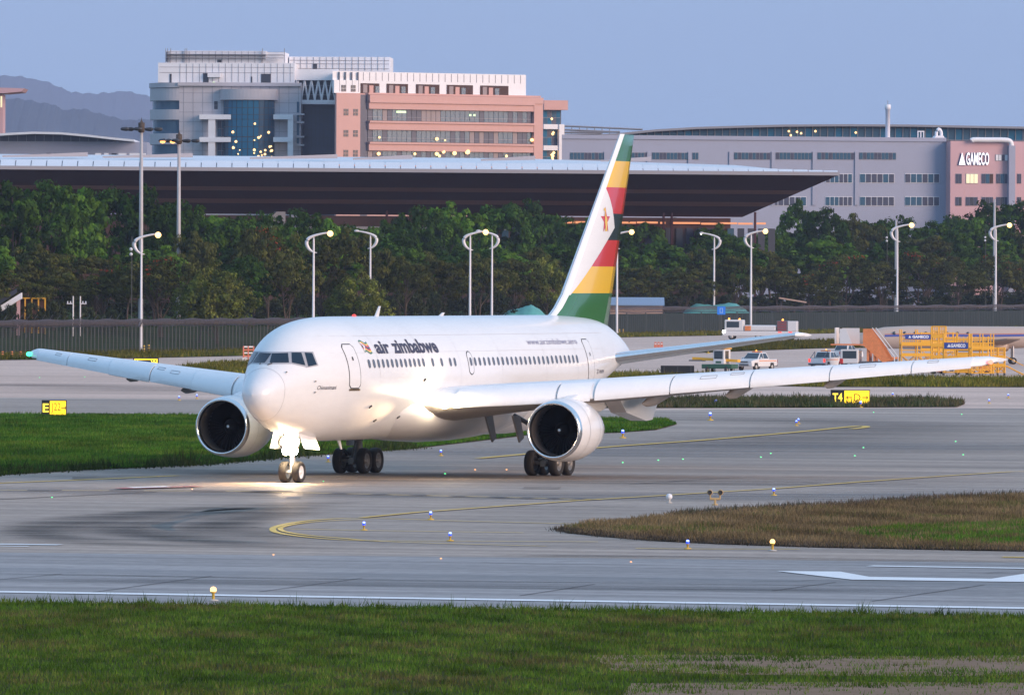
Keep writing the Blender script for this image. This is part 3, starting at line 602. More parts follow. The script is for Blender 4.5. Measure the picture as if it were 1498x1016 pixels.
# wings
WS = [(1.4, 13.37, 10.6, 3.20, 4.02, 2.50, 3.25), (2.6, 14.25, 9.9, 3.25, 4.08, 2.55, 3.3), (5.3, 16.23, 8.0, 3.36, 4.26, 2.95, 3.68), (8.0, 18.2, 6.1, 3.50, 4.42, 3.32, 4.02), (15.6, 23.78, 4.3, 4.24, 4.94, 4.18, 4.68), (23.3, 29.45, 2.5, 5.04, 5.48, 5.08, 5.34), (23.75, 30.3, 1.5, 5.24, 5.40, 5.22, 5.34)]
def wsec(y):
    c = [float(np.interp(y, [w[0] for w in WS], [w[k] for w in WS])) for k in range(7)]; return c[1:]
CH_ = [0.0, 0.004, 0.015, 0.035, 0.07, 0.12, 0.2, 0.32, 0.48, 0.65, 0.82, 1.0]
def wup(y, c):
    x, ch, zl, zc_, zb, zt = wsec(y)
    z = zl+(zc_-zl)*math.sin(min(1, (c/0.33))**0.5*math.pi/2) if c < 0.33 else zc_+(zt-zc_)*((c-0.33)/0.67)**1.7
    return x+ch*c, z
def wlo(y, c):
    x, ch, zl, zc_, zb, zt = wsec(y)
    z = zl+(zb-zl)*math.sin(min(1, (c/0.35))**0.6*math.pi/2) if c < 0.35 else zb+(zt-0.03-zb)*((c-0.35)/0.65)**1.3
    return x+ch*c, z
def wing(side):
    mb = MB(); ys = [1.4, 2.6, 4, 5.3, 6.7, 8, 10, 12.5, 15.6, 18, 20.5, 23.3, 23.55, 23.75]; V = []
    for y in ys:
        ring_ = [(wup(y, c)) for c in CH_[::-1]]+[(wlo(y, c)) for c in CH_[1:]]
        V += [(p[0], side*y, p[1]) for p in ring_]
    k = len(CH_)*2-1
    for i in range(len(ys)-1):
        for j in range(k):
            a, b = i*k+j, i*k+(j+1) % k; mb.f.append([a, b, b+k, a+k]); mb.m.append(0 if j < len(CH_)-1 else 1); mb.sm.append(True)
    mb.v = V; mb.f.append(list(range((len(ys)-1)*k, len(ys)*k))); mb.m.append(0); mb.sm.append(False)
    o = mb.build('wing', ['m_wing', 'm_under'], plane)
    for y0, y1, cc in [(3.5, 7.25, 0.13), (7.33, 8.55, 0.10), (8.72, 11.5, 0.17), (11.55, 14.5, 0.18), (14.55, 17.5, 0.18), (17.55, 20.6, 0.19), (20.65, 22.9, 0.2)]:
        s_ = MB(); V = []; cs = [0, 0.02, 0.06, 0.12, 0.25, 0.45, 0.7, 1.0]; yy = [y0+(y1-y0)*i/4 for i in range(5)]
        for y in yy:
            pr = [wup(y, c*cc) for c in cs[::-1]]+[wlo(y, c*0.03) for c in cs[1:4]]
            V += [(p[0]-0.05, side*y, p[1]+(0.03 if q < len(cs)-1 else -0.06)) for q, p in enumerate(pr)]
        m_ = len(cs)+3
        s_.add(V, [(i*m_+j, i*m_+j+1, (i+1)*m_+j+1, (i+1)*m_+j) for i in range(4) for j in range(m_-1)], 0, True)
        so_ = s_.build('slat', 'm_slat', o); md = so_.modifiers.new('thick', 'SOLIDIFY'); md.thickness = 0.03; md.offset = -1; so_.modifiers.new('split', 'EDGE_SPLIT').split_angle = R(40)
    for y in (10.0, 13.2, 17.0):
        x, ch, zl, zc_, zb, zt = wsec(y); f_ = MB(); V = []; st = [(0.30, 0.02), (0.42, 0.22), (0.6, 0.34), (0.85, 0.33), (1.1, 0.22), (1.28, 0.03)]; sc_ = 0.72 if y < 14 else 0.6
        for c, r in st:
            zz = wlo(y, min(c, 1))[1]-0.12
            for j in range(10): V.append((x+ch*c, side*y+r*0.6*sc_*math.cos(j*0.6283), zz-0.15*sc_+r*1.2*sc_*math.sin(j*0.6283)))
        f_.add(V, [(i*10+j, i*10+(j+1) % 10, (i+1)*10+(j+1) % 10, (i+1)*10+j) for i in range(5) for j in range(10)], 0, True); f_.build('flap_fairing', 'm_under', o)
    mf = MB().prism([(20.6, 3.95), (25.8, 3.85), (26.3, 3.3), (25.6, 2.55), (24.8, 2.5), (22.2, 2.9)], -0.38, 0.38)
    mf.v = [(p[0], p[1]+side*8.6, p[2]) for p in mf.v]; mf.build('flap_fairing', 'm_white', o)
    for y, ang in ((3.3, 0.5), (4.6, 0.7)):
        MB().prism([(19.3, 2.75), (20.2, 2.75), (20.5+0.3*ang, 1.75), (20.2, 1.55)], side*y-0.04, side*y+0.04).build('gear_door', 'm_under', o)
    MB().bar((20.5, side*5.6, 3.0), (22.6, side*4.7, 1.6), 0.12, 6).build('drag_brace', 'm_steel', o)
    for y0, y1, c0, c1 in [(9.6, 10.3, 0.06, 0.10), (12.6, 13.2, 0.05, 0.09), (13.7, 14.2, 0.08, 0.12), (15.6, 16.4, 0.05, 0.09), (18.6, 19.2, 0.06, 0.11), (21.2, 21.6, 0.06, 0.11), (4.4, 5.2, 0.04, 0.08)]:
        q = MB()
        for (ya, ca), (yb, cb_) in (((y0, c0), (y1, c0)), ((y1, c0), (y1, c1)), ((y1, c1), (y0, c1)), ((y0, c1), (y0, c0))):
            a, b = wup(ya, ca), wup(yb, cb_); q.bar((a[0]-0.05, side*ya, a[1]+0.036), (b[0]-0.05, side*yb, b[1]+0.036), 0.012, 4)
        q.build('access_panel_edge', 'm_seam', o)
    # lights: root landing light, wing tip light
    for dy, dz in ((0.0, 0.0), (0.42, 0.04)): MB().lathe([(0, 0.0), (0.03, 0.19), (0.10, 0.21), (0.3, 0.2)], 20, 'x', 0, (14.22+dy*0.75, side*(3.28+dy), 3.34+dz)).build('landing_light', 'e_land', o)
    MB().lathe([(0, 0.0), (0.08, 0.09), (0.25, 0.11), (0.45, 0.0)], 10, 'x', 0, (29.62, side*23.60, 5.22)).build('navigation_light', 'e_red' if side < 0 else 'e_green', o)
    return o
wing(-1); wing(1)
# engines
def engine(side):
    E_ = empty('engine', (15.6, side*7.92, 2.19)); E_.parent = plane
    MB().lathe([(0.10, 1.268), (0.3, 1.315), (0.8, 1.375), (1.5, 1.405), (2.2, 1.38), (2.9, 1.27), (3.6, 1.09), (3.6, 1.04), (2.4, 1.08), (1.4, 1.10)], 56).build('nacelle', 'm_white', E_)
    MB().lathe([(0.26, 1.305), (0.12, 1.277), (0.035, 1.245), (0.0, 1.205), (0.02, 1.165), (0.09, 1.13), (0.24, 1.10)], 56).build('inlet_lip', 'm_alu', E_)
    MB().lathe([(0.24, 1.10), (0.6, 1.085), (1.3, 1.12)], 48).build('inlet_duct', 'm_liner', E_)
    MB().lathe([(1.36, 1.14), (1.36, 0.0)], 40).build('fan_disc', 'm_dark', E_)
    for x_, r_ in ((1.05, 1.395), (2.35, 1.368)): MB().lathe([(x_-0.012, r_+0.003), (x_, r_+0.005), (x_+0.012, r_+0.003)], 56).build('cowl_joint', 'm_seam', E_)
    fb = MB()
    for i in range(38):
        a = 2*math.pi*i/38
        def pp(r, da, x): return (x, r*math.cos(a+da), r*math.sin(a+da))
        fb.add([pp(0.34, -0.09, 1.15), pp(0.34, 0.12, 1.33), pp(1.10, 0.10, 1.33), pp(1.10, -0.03, 1.12)], [(0, 1, 2, 3)])
    fb.build('fan_blades', 'm_fan', E_, fix=False)
    sp_ = MB().lathe([(0.78, 0.0), (0.82, 0.07), (0.95, 0.2), (1.15, 0.34), (1.3, 0.36)], 24).build('spinner', 'm_fan', E_)
    MB().lathe([(0.768, 0.0), (0.80, 0.065)], 12).build('spinner_glint', 'm_white', sp_)  # white dot paints the bright reflection on the spinner
    MB().lathe([(3.3, 0.92), (3.6, 0.9), (4.2, 0.80), (5.0, 0.60), (5.02, 0.54), (4.4, 0.55)], 36).build('core_nozzle', 'm_hot', E_)
    MB().lathe([(4.4, 0.42), (5.1, 0.33), (5.9, 0.04)], 24).build('exhaust_cone', 'm_hot', E_)
    st_ = MB().prism([(0.9, 0.8), (1.5, 0.8), (1.7, 1.15), (1.1, 1.0)], -0.03, 0.03)
    st_.v = [(p[0], p[1]+(1.05 if side < 0 else -1.05)*1.0, p[2]) for p in st_.v]; st_.build('strake', 'm_white', E_)
    py = MB().prism([(1.0, 1.28), (2.4, 1.52), (3.8, 1.85), (6.6, 1.9), (8.0, 1.35), (5.6, 0.75), (3.2, 0.85)], -0.26, 0.26)
    po = py.build('pylon', 'm_white', E_); bv = po.modifiers.new('round', 'BEVEL'); bv.width = 0.12; bv.segments = 3
    return E_
engine(-1); engine(1)
# fin
def fle(z): return 38.02+(z-8.15)*1.016 if z >= 8.15 else float(np.interp(z, [6.2, 6.9, 7.22, 7.5, 7.8, 8.15], [34.6, 35.7, 36.45, 37.05, 37.5, 38.02]))
def fte(z): return 44.08+(z-6.49)*0.3935
def naca(c, t): return 5*t*(0.2969*math.sqrt(c)-0.126*c-0.3516*c*c+0.2843*c**3-0.1015*c**4)
def fy(x, z):
    a, b = fle(z), fte(z); c = max(0.0, min(1.0, (x-a)/(b-a))); return naca(c, 0.105)*min(b-a, 7.0)
ZB = [8.19, 9.45, 10.70, 11.96, 13.21, 14.46]
zz = sorted(set([6.2, 6.6, 6.9, 7.22, 7.5, 7.8, 8.15]+ZB+[8.8, 10.1, 11.3, 12.6, 13.8, 15.2, 15.74])); cf = [0, 0.005, 0.02, 0.05, 0.1, 0.18, 0.3, 0.45, 0.6, 0.75, 0.9, 1.0]
fb = MB(); V = []
for z in zz:
    a, b = fle(z), fte(z); V += [(a+(b-a)*c, -fy(a+(b-a)*c, z), z) for c in cf[::-1]]+[(a+(b-a)*c, fy(a+(b-a)*c, z), z) for c in cf[1:]]
k = 2*len(cf)-1
for i in range(len(zz)-1):
    zm = (zz[i]+zz[i+1])/2; mi = int(np.searchsorted(ZB, zm))
    for j in range(k-1): fb.f.append([i*k+j, i*k+j+1, (i+1)*k+j+1, (i+1)*k+j]); fb.m.append(mi); fb.sm.append(True)
    fb.f.append([i*k+k-1, i*k, (i+1)*k, (i+1)*k+k-1]); fb.m.append(mi); fb.sm.append(False)
fb.f.append([(len(zz)-1)*k+j for j in range(k)]); fb.m.append(6); fb.sm.append(False); fb.v = V
fin = fb.build('tail_fin', ['m_fgreen', 'm_fyellow', 'm_fred', 'm_fblack', 'm_fred', 'm_fyellow', 'm_fgreen'], plane)
for side in (-1, 1):
    le = MB(); zl = [6.9, 7.22, 7.5, 7.8, 8.15, 9, 10, 11, 12, 13, 14, 15, 15.76]; V = []
    for z in zl:
        a = fle(z)
        for d in (0.0, 0.02, 0.08, 0.2, 0.36): V.append((a+d-0.012, side*(fy(a+d, z)+0.008), z))
    le.add(V, [(i*5+j, i*5+j+1, (i+1)*5+j+1, (i+1)*5+j) for i in range(len(zl)-1) for j in range(4)], 0, True); le.build('leading_edge', 'm_slat', fin)
    tr = MB(); V = []; zt_ = [8.10, 8.5, 9, 9.5, 10, 10.5, 11, 11.29, 11.75, 12.2, 12.6, 12.9, 13.14]
    for z in zt_:
        a = fle(z)+0.34; b = max(a+0.01, float(np.interp(z, [8.10, 11.29, 11.75, 12.2, 12.6, 13.14], [38.40, 44.64, 44.45, 44.18, 43.86, 43.40])))
        for j in range(9):
            x = a+(b-a)*j/8; V.append((x, side*(fy(x, z)+0.010), z))
    tr.add(V, [(i*9+j, i*9+j+1, (i+1)*9+j+1, (i+1)*9+j) for i in range(len(zt_)-1) for j in range(8)], 0, True); tr.build('white_triangle', 'm_white', fin)
    s5 = MB(); cx, cz, rr = 43.15, 11.62, 0.66; pts = []
    for i in range(10):
        r = rr if i % 2 == 0 else rr*0.40; a = math.pi/2+math.pi*i/5; pts.append((cx+r*math.cos(a), cz+r*math.sin(a)))
    V = [(cx, side*(fy(cx, cz)+0.022), cz)]+[(x, side*(fy(x, z)+0.022), z) for x, z in pts]; s5.add(V, [(0, i+1, (i+1) % 10+1) for i in range(10)]); s5.build('star', 'm_fred', fin)
    bd = MB(); P = [(-0.20, 0.58), (-0.06, 0.62), (0.0, 0.48), (-0.02, 0.25), (0.14, 0.12), (0.22, -0.1), (0.14, -0.34), (0.2, -0.5), (-0.16, -0.5), (-0.08, -0.3), (-0.16, -0.05), (-0.12, 0.2), (-0.08, 0.42), (-0.24, 0.5)]
    V = [(cx+a, side*(fy(cx+a, cz+b)+0.032), cz+b) for a, b in P]; bd.add(V, [list(range(len(P)))]); bd.build('bird_emblem', 'm_fyellow', fin)
# tailplane
for side in (-1, 1):
    mb = MB(); ys = [0.6, 3, 6, 9.0, 9.3]; V = []
    for y in ys:
        t = min((y-0.6)/8.4, 1); x0 = 40.75+4.55*t+(0.5 if y > 9.1 else 0); ch = 5.4-3.4*t-(0.9 if y > 9.1 else 0); z0 = 5.03+1.22*t
        V += [(x0+ch*c, side*y, z0+0.06*(1-c)+naca(c, 0.10)*ch) for c in cf[::-1]]+[(x0+ch*c, side*y, z0-naca(c, 0.10)*ch) for c in cf[1:]]
    mb.v = V
    for i in range(4):
        for j in range(k): a, b = i*k+j, i*k+(j+1) % k; mb.f.append([a, b, b+k, a+k]); mb.m.append(0); mb.sm.append(True)
    mb.f.append([4*k+j for j in range(k)]); mb.m.append(0); mb.sm.append(False)
    mb.build('tailplane', 'm_wing', plane)
    q = MB(); V = []
    for y in (1.3, 5, 9.0):
        t = min((y-0.6)/8.4, 1); x0 = 40.75+4.55*t; ch = 5.4-3.4*t; z0 = 5.03+1.22*t
        V += [(x0+ch*c-0.01, side*y, z0+0.06*(1-c)+naca(c, 0.10)*ch+0.008) for c in (0.09, 0.05, 0.02, 0.005)]+[(x0-0.015, side*y, z0)]+[(x0+ch*c-0.01, side*y, z0-naca(c, 0.10)*ch-0.008) for c in (0.005, 0.02, 0.05, 0.09)]
    q.add(V, [(i*9+j, i*9+j+1, (i+1)*9+j+1, (i+1)*9+j) for i in range(2) for j in range(8)], 0, True); q.build('leading_edge', 'm_alu', plane)
# landing gear
def wheel(parent, loc, r, w, rim='m_rim', side=1):
    t = MB().lathe([(-w*0.30, r*0.58), (-w*0.46, r*0.72), (-w*0.5, r*0.86), (-w*0.38, r*0.965), (-w*0.15, r), (w*0.15, r), (w*0.38, r*0.965), (w*0.5, r*0.86), (w*0.46, r*0.72), (w*0.30, r*0.58)], 32, 'y').build('tyre', 'm_tyre', parent, loc)
    MB().lathe([(-w*0.36, r*0.60), (-w*0.34, r*0.5), (-w*0.16, r*0.42), (-w*0.18, r*0.2), (-w*0.36, r*0.16), (-w*0.36, 0)], 24, 'y').build('rim', rim, parent, loc)
    MB().lathe([(w*0.36, r*0.60), (w*0.34, r*0.5), (w*0.16, r*0.42), (w*0.18, r*0.2), (w*0.36, r*0.16), (w*0.36, 0)], 24, 'y').build('rim', rim, parent, loc)
ng = empty('nose_gear', (4.6, 0, 0)); ng.parent = plane
MB().bar((-0.15, 0, 2.3), (0, 0, 1.2), 0.15, 12).bar((0, 0, 1.25), (0, 0, 0.47), 0.10, 12).bar((0, -0.42, 0.47), (0, 0.42, 0.47), 0.08, 10).bar((-0.05, 0, 1.3), (-1.0, 0, 2.1), 0.07, 8).bar((0.2, 0, 1.15), (0.32, 0, 0.85), 0.04).bar((0.32, 0, 0.85), (0.1, 0, 0.55), 0.04).box(-0.2, 0.0, -0.34, 0.34, 1.55, 1.68).build('strut', 'm_white', ng)
for s in (-0.31, 0.31): wheel(ng, (0, s, 0.47), 0.47, 0.34, 'm_white')
for s in (-1, 1):
    MB().add([(-0.75, s*0.52, 2.3), (1.2, s*0.52, 2.1), (1.15, s*0.78, 1.42), (-0.6, s*0.78, 1.5), (-0.75, s*0.56, 2.3), (1.2, s*0.56, 2.1), (1.15, s*0.82, 1.42), (-0.6, s*0.82, 1.5)], [(0, 1, 2, 3), (7, 6, 5, 4), (0, 4, 5, 1), (1, 5, 6, 2), (2, 6, 7, 3), (3, 7, 4, 0)]).build('gear_door', 'm_white', ng)
for s, z in ((-0.24, 1.78), (0.24, 1.78), (-0.17, 1.40), (0.17, 1.40)):
    MB().lathe([(-0.03, 0.0), (0.0, 0.19), (0.02, 0.20)], 20, 'x', 0, (-0.27, s, z)).build('landing_light', 'e_land', ng)
    MB().lathe([(0.012, 0.17), (0.12, 0.15), (0.16, 0.0)], 20, 'x', 0, (-0.27, s, z)).build('lamp_housing', 'm_alu', ng)
def lamp(name, loc, energy, rot, size, parent, blend=0.6, c=(1.0, 0.66, 0.36)):
    L = bpy.data.lights.new(name, 'SPOT'); L.energy = energy; L.spot_size = size; L.spot_blend = blend; L.color = c; L.shadow_soft_size = 0.15
    o = bpy.data.objects.new(name, L); col.objects.link(o); o.parent = parent; o.location = loc; o.rotation_euler = rot; return o
lamp('nose_lamp', (-0.35, 0, 1.75), 6000, (0, R(90-7), 0), R(40), ng)
lamp('nose_lamp', (-0.40, 0, 1.40), 1500, (0, R(90-32), 0), R(110), ng)
lamp('wing_lamp', (14.2, -3.3, 3.3), 6000, (0, R(90-8), R(-9)), R(24), plane, 0.8); lamp('wing_lamp', (14.2, 3.3, 3.3), 6000, (0, R(90-8), R(9)), R(24), plane, 0.8)
PL = bpy.data.lights.new('lamp_spill', 'POINT'); PL.energy = 420; PL.color = (1.0, 0.72, 0.42); PL.shadow_soft_size = 0.12
po = bpy.data.objects.new('lamp_spill', PL); col.objects.link(po); po.parent = ng; po.location = (-0.55, 0, 1.62)
for side in (-1, 1):
    mg = empty('main_gear', (23.95, side*4.65, 0)); mg.parent = plane
    MB().bar((0, 0, 3.4), (0, 0, 1.5), 0.26, 14).bar((0, 0, 1.6), (0, 0, 0.62), 0.18, 12).bar((-0.85, 0, 0.58), (0.85, 0, 0.58), 0.15, 10).bar((-0.2, 0, 1.5), (-0.75, 0, 0.75), 0.06).bar((0.25, 0, 1.7), (0.55, 0, 0.85), 0.07).bar((0, -side*0.2, 1.9), (0.2, -side*1.8, 2.7), 0.11).build('strut', 'm_gear', mg)
    MB().box(-0.45, 0.5, side*0.34, side*0.40, 1.25, 3.0).build('gear_door', 'm_under', mg)
    for x in (-0.71, 0.71):
        MB().bar((x, -0.6, 0.58), (x, 0.6, 0.58), 0.09, 8).build('axle', 'm_gear', mg)
        for y in (-0.57, 0.57): wheel(mg, (x, y, 0.58), 0.58, 0.43, 'm_gear')
    MB().box(-0.9, 0.9, -0.12, 0.12, 0.42, 0.5).bar((-0.71, -0.25, 0.75), (0.71, -0.25, 0.75), 0.05).bar((-0.71, 0.25, 0.75), (0.71, 0.25, 0.75), 0.05).build('brake_rod', 'm_gear', mg)
# ================================================================ perimeter fences
mat('m_post', (0.10, 0.10, 0.095), 0.6, metal=0.3); mat('m_wire', (0.03, 0.03, 0.028), 0.6); mat('m_razor', (0.10, 0.082, 0.088), 0.6)
mat('m_panel', (0.022, 0.030, 0.026), 0.7, var=0.3, scale=0.6); mat('m_concrete', (0.34, 0.32, 0.30), 0.85, var=0.15, scale=0.8)
def coil(L, r, step, z, wr=0.018, seg=9):
    mb = MB(); n = int(L/step*seg); rr = random.Random(4)
    pts = [(step*i/seg, r*math.cos(2*math.pi*i/seg)*(0.9+0.15*math.sin(i*0.021)), z+r*math.sin(2*math.pi*i/seg)*(0.9+0.15*math.sin(i*0.017))) for i in range(n)]
    V = []
    for x, y, zz_ in pts: V += [(x-wr, y, zz_), (x+wr, y, zz_), (x, y*1.1, zz_+wr*1.4)]
    for i in range(n-1):
        for j in range(3): mb.f.append([i*3+j, i*3+(j+1) % 3, i*3+3+(j+1) % 3, i*3+3+j]); mb.m.append(0); mb.sm.append(False)
    mb.v = V; return mb
def fence_root(a, b, name, label): 
    d = b-a; return empty(name, (a.x, a.y, 0), math.atan2(d.y, d.x), label, 'fence'), d.length
fe, L = fence_root(FL, FM, 'wire_fence', 'tall wire perimeter fence topped by razor coils before the trees')
pm = MB().bar((0, 0, 0), (0, 0, 3.0), 0.05, 6).bar((0, 0, 3.0), (0.0, -0.45, 3.75), 0.045, 6).mesh('post', 'm_post')
npst = int(L/1.05)
for i in range(npst+1): obj('post', pm, fe, (i*L/npst, 0, 0))
wm_ = MB()
for i in range(int(L/0.13)): wm_.box(i*0.13, i*0.13+0.016, -0.01, 0.01, 0.05, 2.95)
for i in range(12): wm_.box(0, L, -0.012, 0.012, 0.1+i*0.25, 0.118+i*0.25)
tag(wm_.build('wire_mesh', 'm_wire', fe), kind='stuff')
tag(coil(L, 0.46, 0.20, 3.45).build('razor_coil', 'm_razor', fe, fix=False), kind='stuff')
tag(coil(L, 0.34, 0.26, 3.35, 0.02).build('razor_coil', 'm_razor', fe, fix=False), kind='stuff')
MB().box(0, L, -0.12, 0.12, 0.0, 0.22).build('footing', 'm_concrete', fe)
fe, L = fence_root(F2A, F2B, 'panel_fence', 'long dark green panel fence with razor coils behind the vehicles')
npn = 36; pw = L/npn
pan = MB().box(0.06, pw-0.06, -0.03, 0.03, 0.12, 3.15)
for i in range(9): pan.box(0.06+i*(pw-0.2)/9+0.05, 0.06+i*(pw-0.2)/9+0.16, -0.07, -0.032, 0.15, 3.12)
pan = pan.mesh('panel', 'm_panel'); pm2 = MB().box(-0.06, 0.06, -0.09, 0.09, 0, 3.3).mesh('post', 'm_post')
for i in range(npn): obj('panel', pan, fe, (i*pw, 0, 0)); obj('post', pm2, fe, (i*pw, 0, 0))
tag(coil(L, 0.5, 0.42, 3.75, 0.028, 8).build('razor_coil', 'm_razor', fe, fix=False), kind='stuff')
# second, lower fence standing on the lawn beyond
a, b = Vector(beyond(G(-40, 520), 62, 1.3)), Vector(beyond(G(170, 517.5), 62, 1.3))
fe, L = fence_root(a, b, 'lawn_fence', 'low dark fence on the lawn behind the wire perimeter fence'); fe.location.z = 1.3
for i in range(20): obj('post', MATS and pm, fe, (i*L/19, 0, 0)).scale = (1, 1, 0.75)
w2 = MB()
for i in range(int(L/0.2)): w2.box(i*0.2, i*0.2+0.03, -0.01, 0.01, 1.4, 2.25)
tag(w2.build('wire_mesh', 'm_wire', fe), kind='stuff')
# ================================================================ trees
leaf_mat('m_leaf', 0.22)
mat('m_bark', (0.075, 0.052, 0.036), 0.9, var=0.3, scale=1.5)
def crown(seed, rx, rz, cz, n_puff, n_leaf, ls, cols, flower=None, flat=1.0, dome=False):
    g = np.random.default_rng(seed); Vs = []; Cs = []
    ph = g.uniform(0, 6.28, n_puff); ct = g.uniform(-0.75 if not dome else -0.5, 1, n_puff); r = g.uniform(0.55, 1.0, n_puff)**0.6
    st = np.sqrt(1-ct**2); lob = 1+0.22*np.sin(ph*2+seed)+0.14*np.sin(ph*5+seed*2)
    P = np.stack([rx*st*np.cos(ph)*r*lob, rx*st*np.sin(ph)*r*lob, cz+rz*ct*r*(1+0.12*np.sin(ph*3))], 1)
    C = np.array(cols)
    for p in range(n_puff):
        pr = g.uniform(0.12, 0.30)*rx*(1.2-0.3*r[p]); k = int(n_leaf*g.uniform(0.7, 1.3))
        d = g.normal(size=(k, 3)); d /= np.linalg.norm(d, axis=1)[:, None]; d[:, 2] = np.abs(d[:, 2])*np.where(g.random(k) < 0.72, 1, -1)
        q = P[p]+d*pr*np.array([1, 1, 0.72*flat])*g.uniform(0.55, 1.08, (k, 1))
        s = ls*g.uniform(0.6, 1.4, k)
        nrm = d*1.2+np.array([0, 0, 0.35])+g.normal(0, 0.38, (k, 3)); nrm /= np.linalg.norm(nrm, axis=1)[:, None]
        t = np.cross(nrm, g.normal(size=(k, 3))); t /= np.linalg.norm(t, axis=1)[:, None]; b = np.cross(nrm, t)
        quad = np.stack([q-t*s[:, None]*0.5, q+b*s[:, None]*0.32, q+t*s[:, None]*0.55, q-b*s[:, None]*0.32], 1)
        base = C[g.integers(len(C))]*g.uniform(0.6, 1.5); c = base*g.uniform(0.75, 1.25, (k, 1))
        if flower is not None and ct[p] > 0.25 and g.random() < 0.22:
            m_ = (d[:, 2] > 0.3) & (g.random(k) < 0.45); c[m_] = np.array(flower)*g.uniform(0.6, 1.2, (m_.sum(), 1))
        Vs.append(quad.reshape(-1, 3)); Cs.append(np.repeat(c, 4, 0))
    return tri_mesh('crown', np.vstack(Vs), np.vstack(Cs), 4, 'm_leaf', link=False)
def trunk(seed, h, r, rx, cz, rz, multi=1):
    g = random.Random(seed); mb = MB()
    for m_ in range(multi):
        a = g.uniform(0, 6.28); off = 0.0 if multi == 1 else 0.25; x, y = off*math.cos(a), off*math.sin(a)
        lean = (g.uniform(-0.5, 0.5), g.uniform(-0.5, 0.5)); top = (x+lean[0]*2*multi**0.5, y+lean[1]*2, cz)
        pts = [(x, y, -0.6), (x, y, 0.3), (x+lean[0]*0.4, y+lean[1]*0.3, h*0.5), (x+lean[0], y+lean[1], h), top]
        mb.tube(pts, [r*1.5, r*1.1, r*0.85, r*0.65, r*0.3], 7)
        for i in range(5):
            b = g.uniform(0, 6.28); q = g.uniform(0.45, 0.8); s0 = Vector(pts[3]).lerp(Vector(pts[4]), g.uniform(-0.3, 0.6))
            e = Vector((rx*q*math.cos(b), rx*q*math.sin(b), cz+g.uniform(-0.3, 0.5)*rz))
            mb.tube([s0, s0.lerp(e, 0.5)+Vector((0, 0, -0.3)), e], [r*0.45, r*0.3, r*0.08], 5)
    return mb.mesh('trunk', 'm_bark')
DK = [(0.036, 0.075, 0.011), (0.046, 0.096, 0.012), (0.061, 0.119, 0.014), (0.03, 0.058, 0.011)]
LT = [(0.073, 0.15, 0.016), (0.098, 0.18, 0.02), (0.055, 0.114, 0.015)]
OLV = [(0.142, 0.164, 0.028), (0.17, 0.177, 0.035), (0.109, 0.132, 0.025)]
BRN = [(0.062, 0.068, 0.017), (0.081, 0.082, 0.019), (0.053, 0.06, 0.015)]
UND = [(0.045, 0.055, 0.022), (0.035, 0.042, 0.020), (0.055, 0.066, 0.026)]
# unit prototypes: height about 1 is scaled per tree; built at 16 m
PT = {}
def proto(kind, variants):
    PT[kind] = []
    for i, kw in enumerate(variants):
        cz, rx, rz = kw['cz'], kw['rx'], kw['rz']
        PT[kind].append((trunk(hash(kind) % 7+i*3+1, kw['th'], kw['tr'], rx, cz, rz, kw.get('multi', 1)), crown(i*17+len(kind), rx, rz, cz, kw['np'], kw['nl'], kw['ls'], kw['cols'], kw.get('fl'), kw.get('flat', 1.0), kw.get('dome', False)), cz+rz))
SEEDS = {'dark': 1, 'bright': 2}
proto('dark', [dict(cz=10.0, rx=5.6, rz=5.6, th=4.5, tr=0.30, np=110, nl=62, ls=0.62, cols=DK), dict(cz=10.5, rx=4.8, rz=5.2, th=5, tr=0.28, np=95, nl=62, ls=0.62, cols=DK), dict(cz=9.8, rx=6.2, rz=5.6, th=4.2, tr=0.32, np=120, nl=62, ls=0.62, cols=DK)])
proto('bright', [dict(cz=10.0, rx=5.2, rz=5.6, th=4.5, tr=0.30, np=100, nl=62, ls=0.66, cols=LT), dict(cz=10.6, rx=4.5, rz=5.1, th=5, tr=0.28, np=90, nl=60, ls=0.66, cols=LT)])
proto('olive', [dict(cz=6.0, rx=6.6, rz=6.0, th=1.5, tr=0.3, np=140, nl=60, ls=0.50, cols=OLV, dome=True), dict(cz=6.2, rx=6.0, rz=5.8, th=1.6, tr=0.3, np=120, nl=60, ls=0.50, cols=OLV, dome=True)])
proto('spreading', [dict(cz=9.4, rx=7.2, rz=3.6, th=4.4, tr=0.26, np=100, nl=60, ls=0.55, cols=BRN, flat=0.6, multi=2), dict(cz=9.0, rx=6.4, rz=4.2, th=3.6, tr=0.26, np=100, nl=60, ls=0.55, cols=BRN, flat=0.6, multi=3)])
proto('flame', [dict(cz=9.6, rx=7.4, rz=3.8, th=4.0, tr=0.28, np=110, nl=62, ls=0.52, cols=BRN, fl=(0.34, 0.055, 0.025), flat=0.6, multi=2)])
proto('bush', [dict(cz=2.6, rx=4.0, rz=2.6, th=0.6, tr=0.12, np=60, nl=45, ls=0.42, cols=UND, dome=True)])
TL = {'dark': ('broadleaf_tree', 'tall dark green broadleaf tree rising behind the fence before the hangar', 'tall dark trees behind the fence'),
      'bright': ('broadleaf_tree', 'tall brighter green tree rising among the darker crowns behind the fence', 'tall bright green trees behind the fence'),
      'olive': ('round_tree', 'rounded olive tree with dense crown reaching down to the fence', 'rounded olive trees at the fence'),
      'spreading': ('spreading_tree', 'brownish green spreading tree with forked trunk behind the fence', 'spreading trees behind the fence'),
      'flame': ('flame_tree', 'flat-crowned flame tree dotted with red blossoms behind the fence', 'red blossoming trees'),
      'bush': ('bush', 'low green bush on the rising lawn behind the wire fence', 'bushes on the lawn')}
TD = {'dark': 'tall dark green tree', 'bright': 'tall lighter green tree', 'olive': 'round dense olive tree', 'spreading': 'brownish spreading tree', 'flame': 'red-blossomed flat tree', 'bush': 'low green bush'}
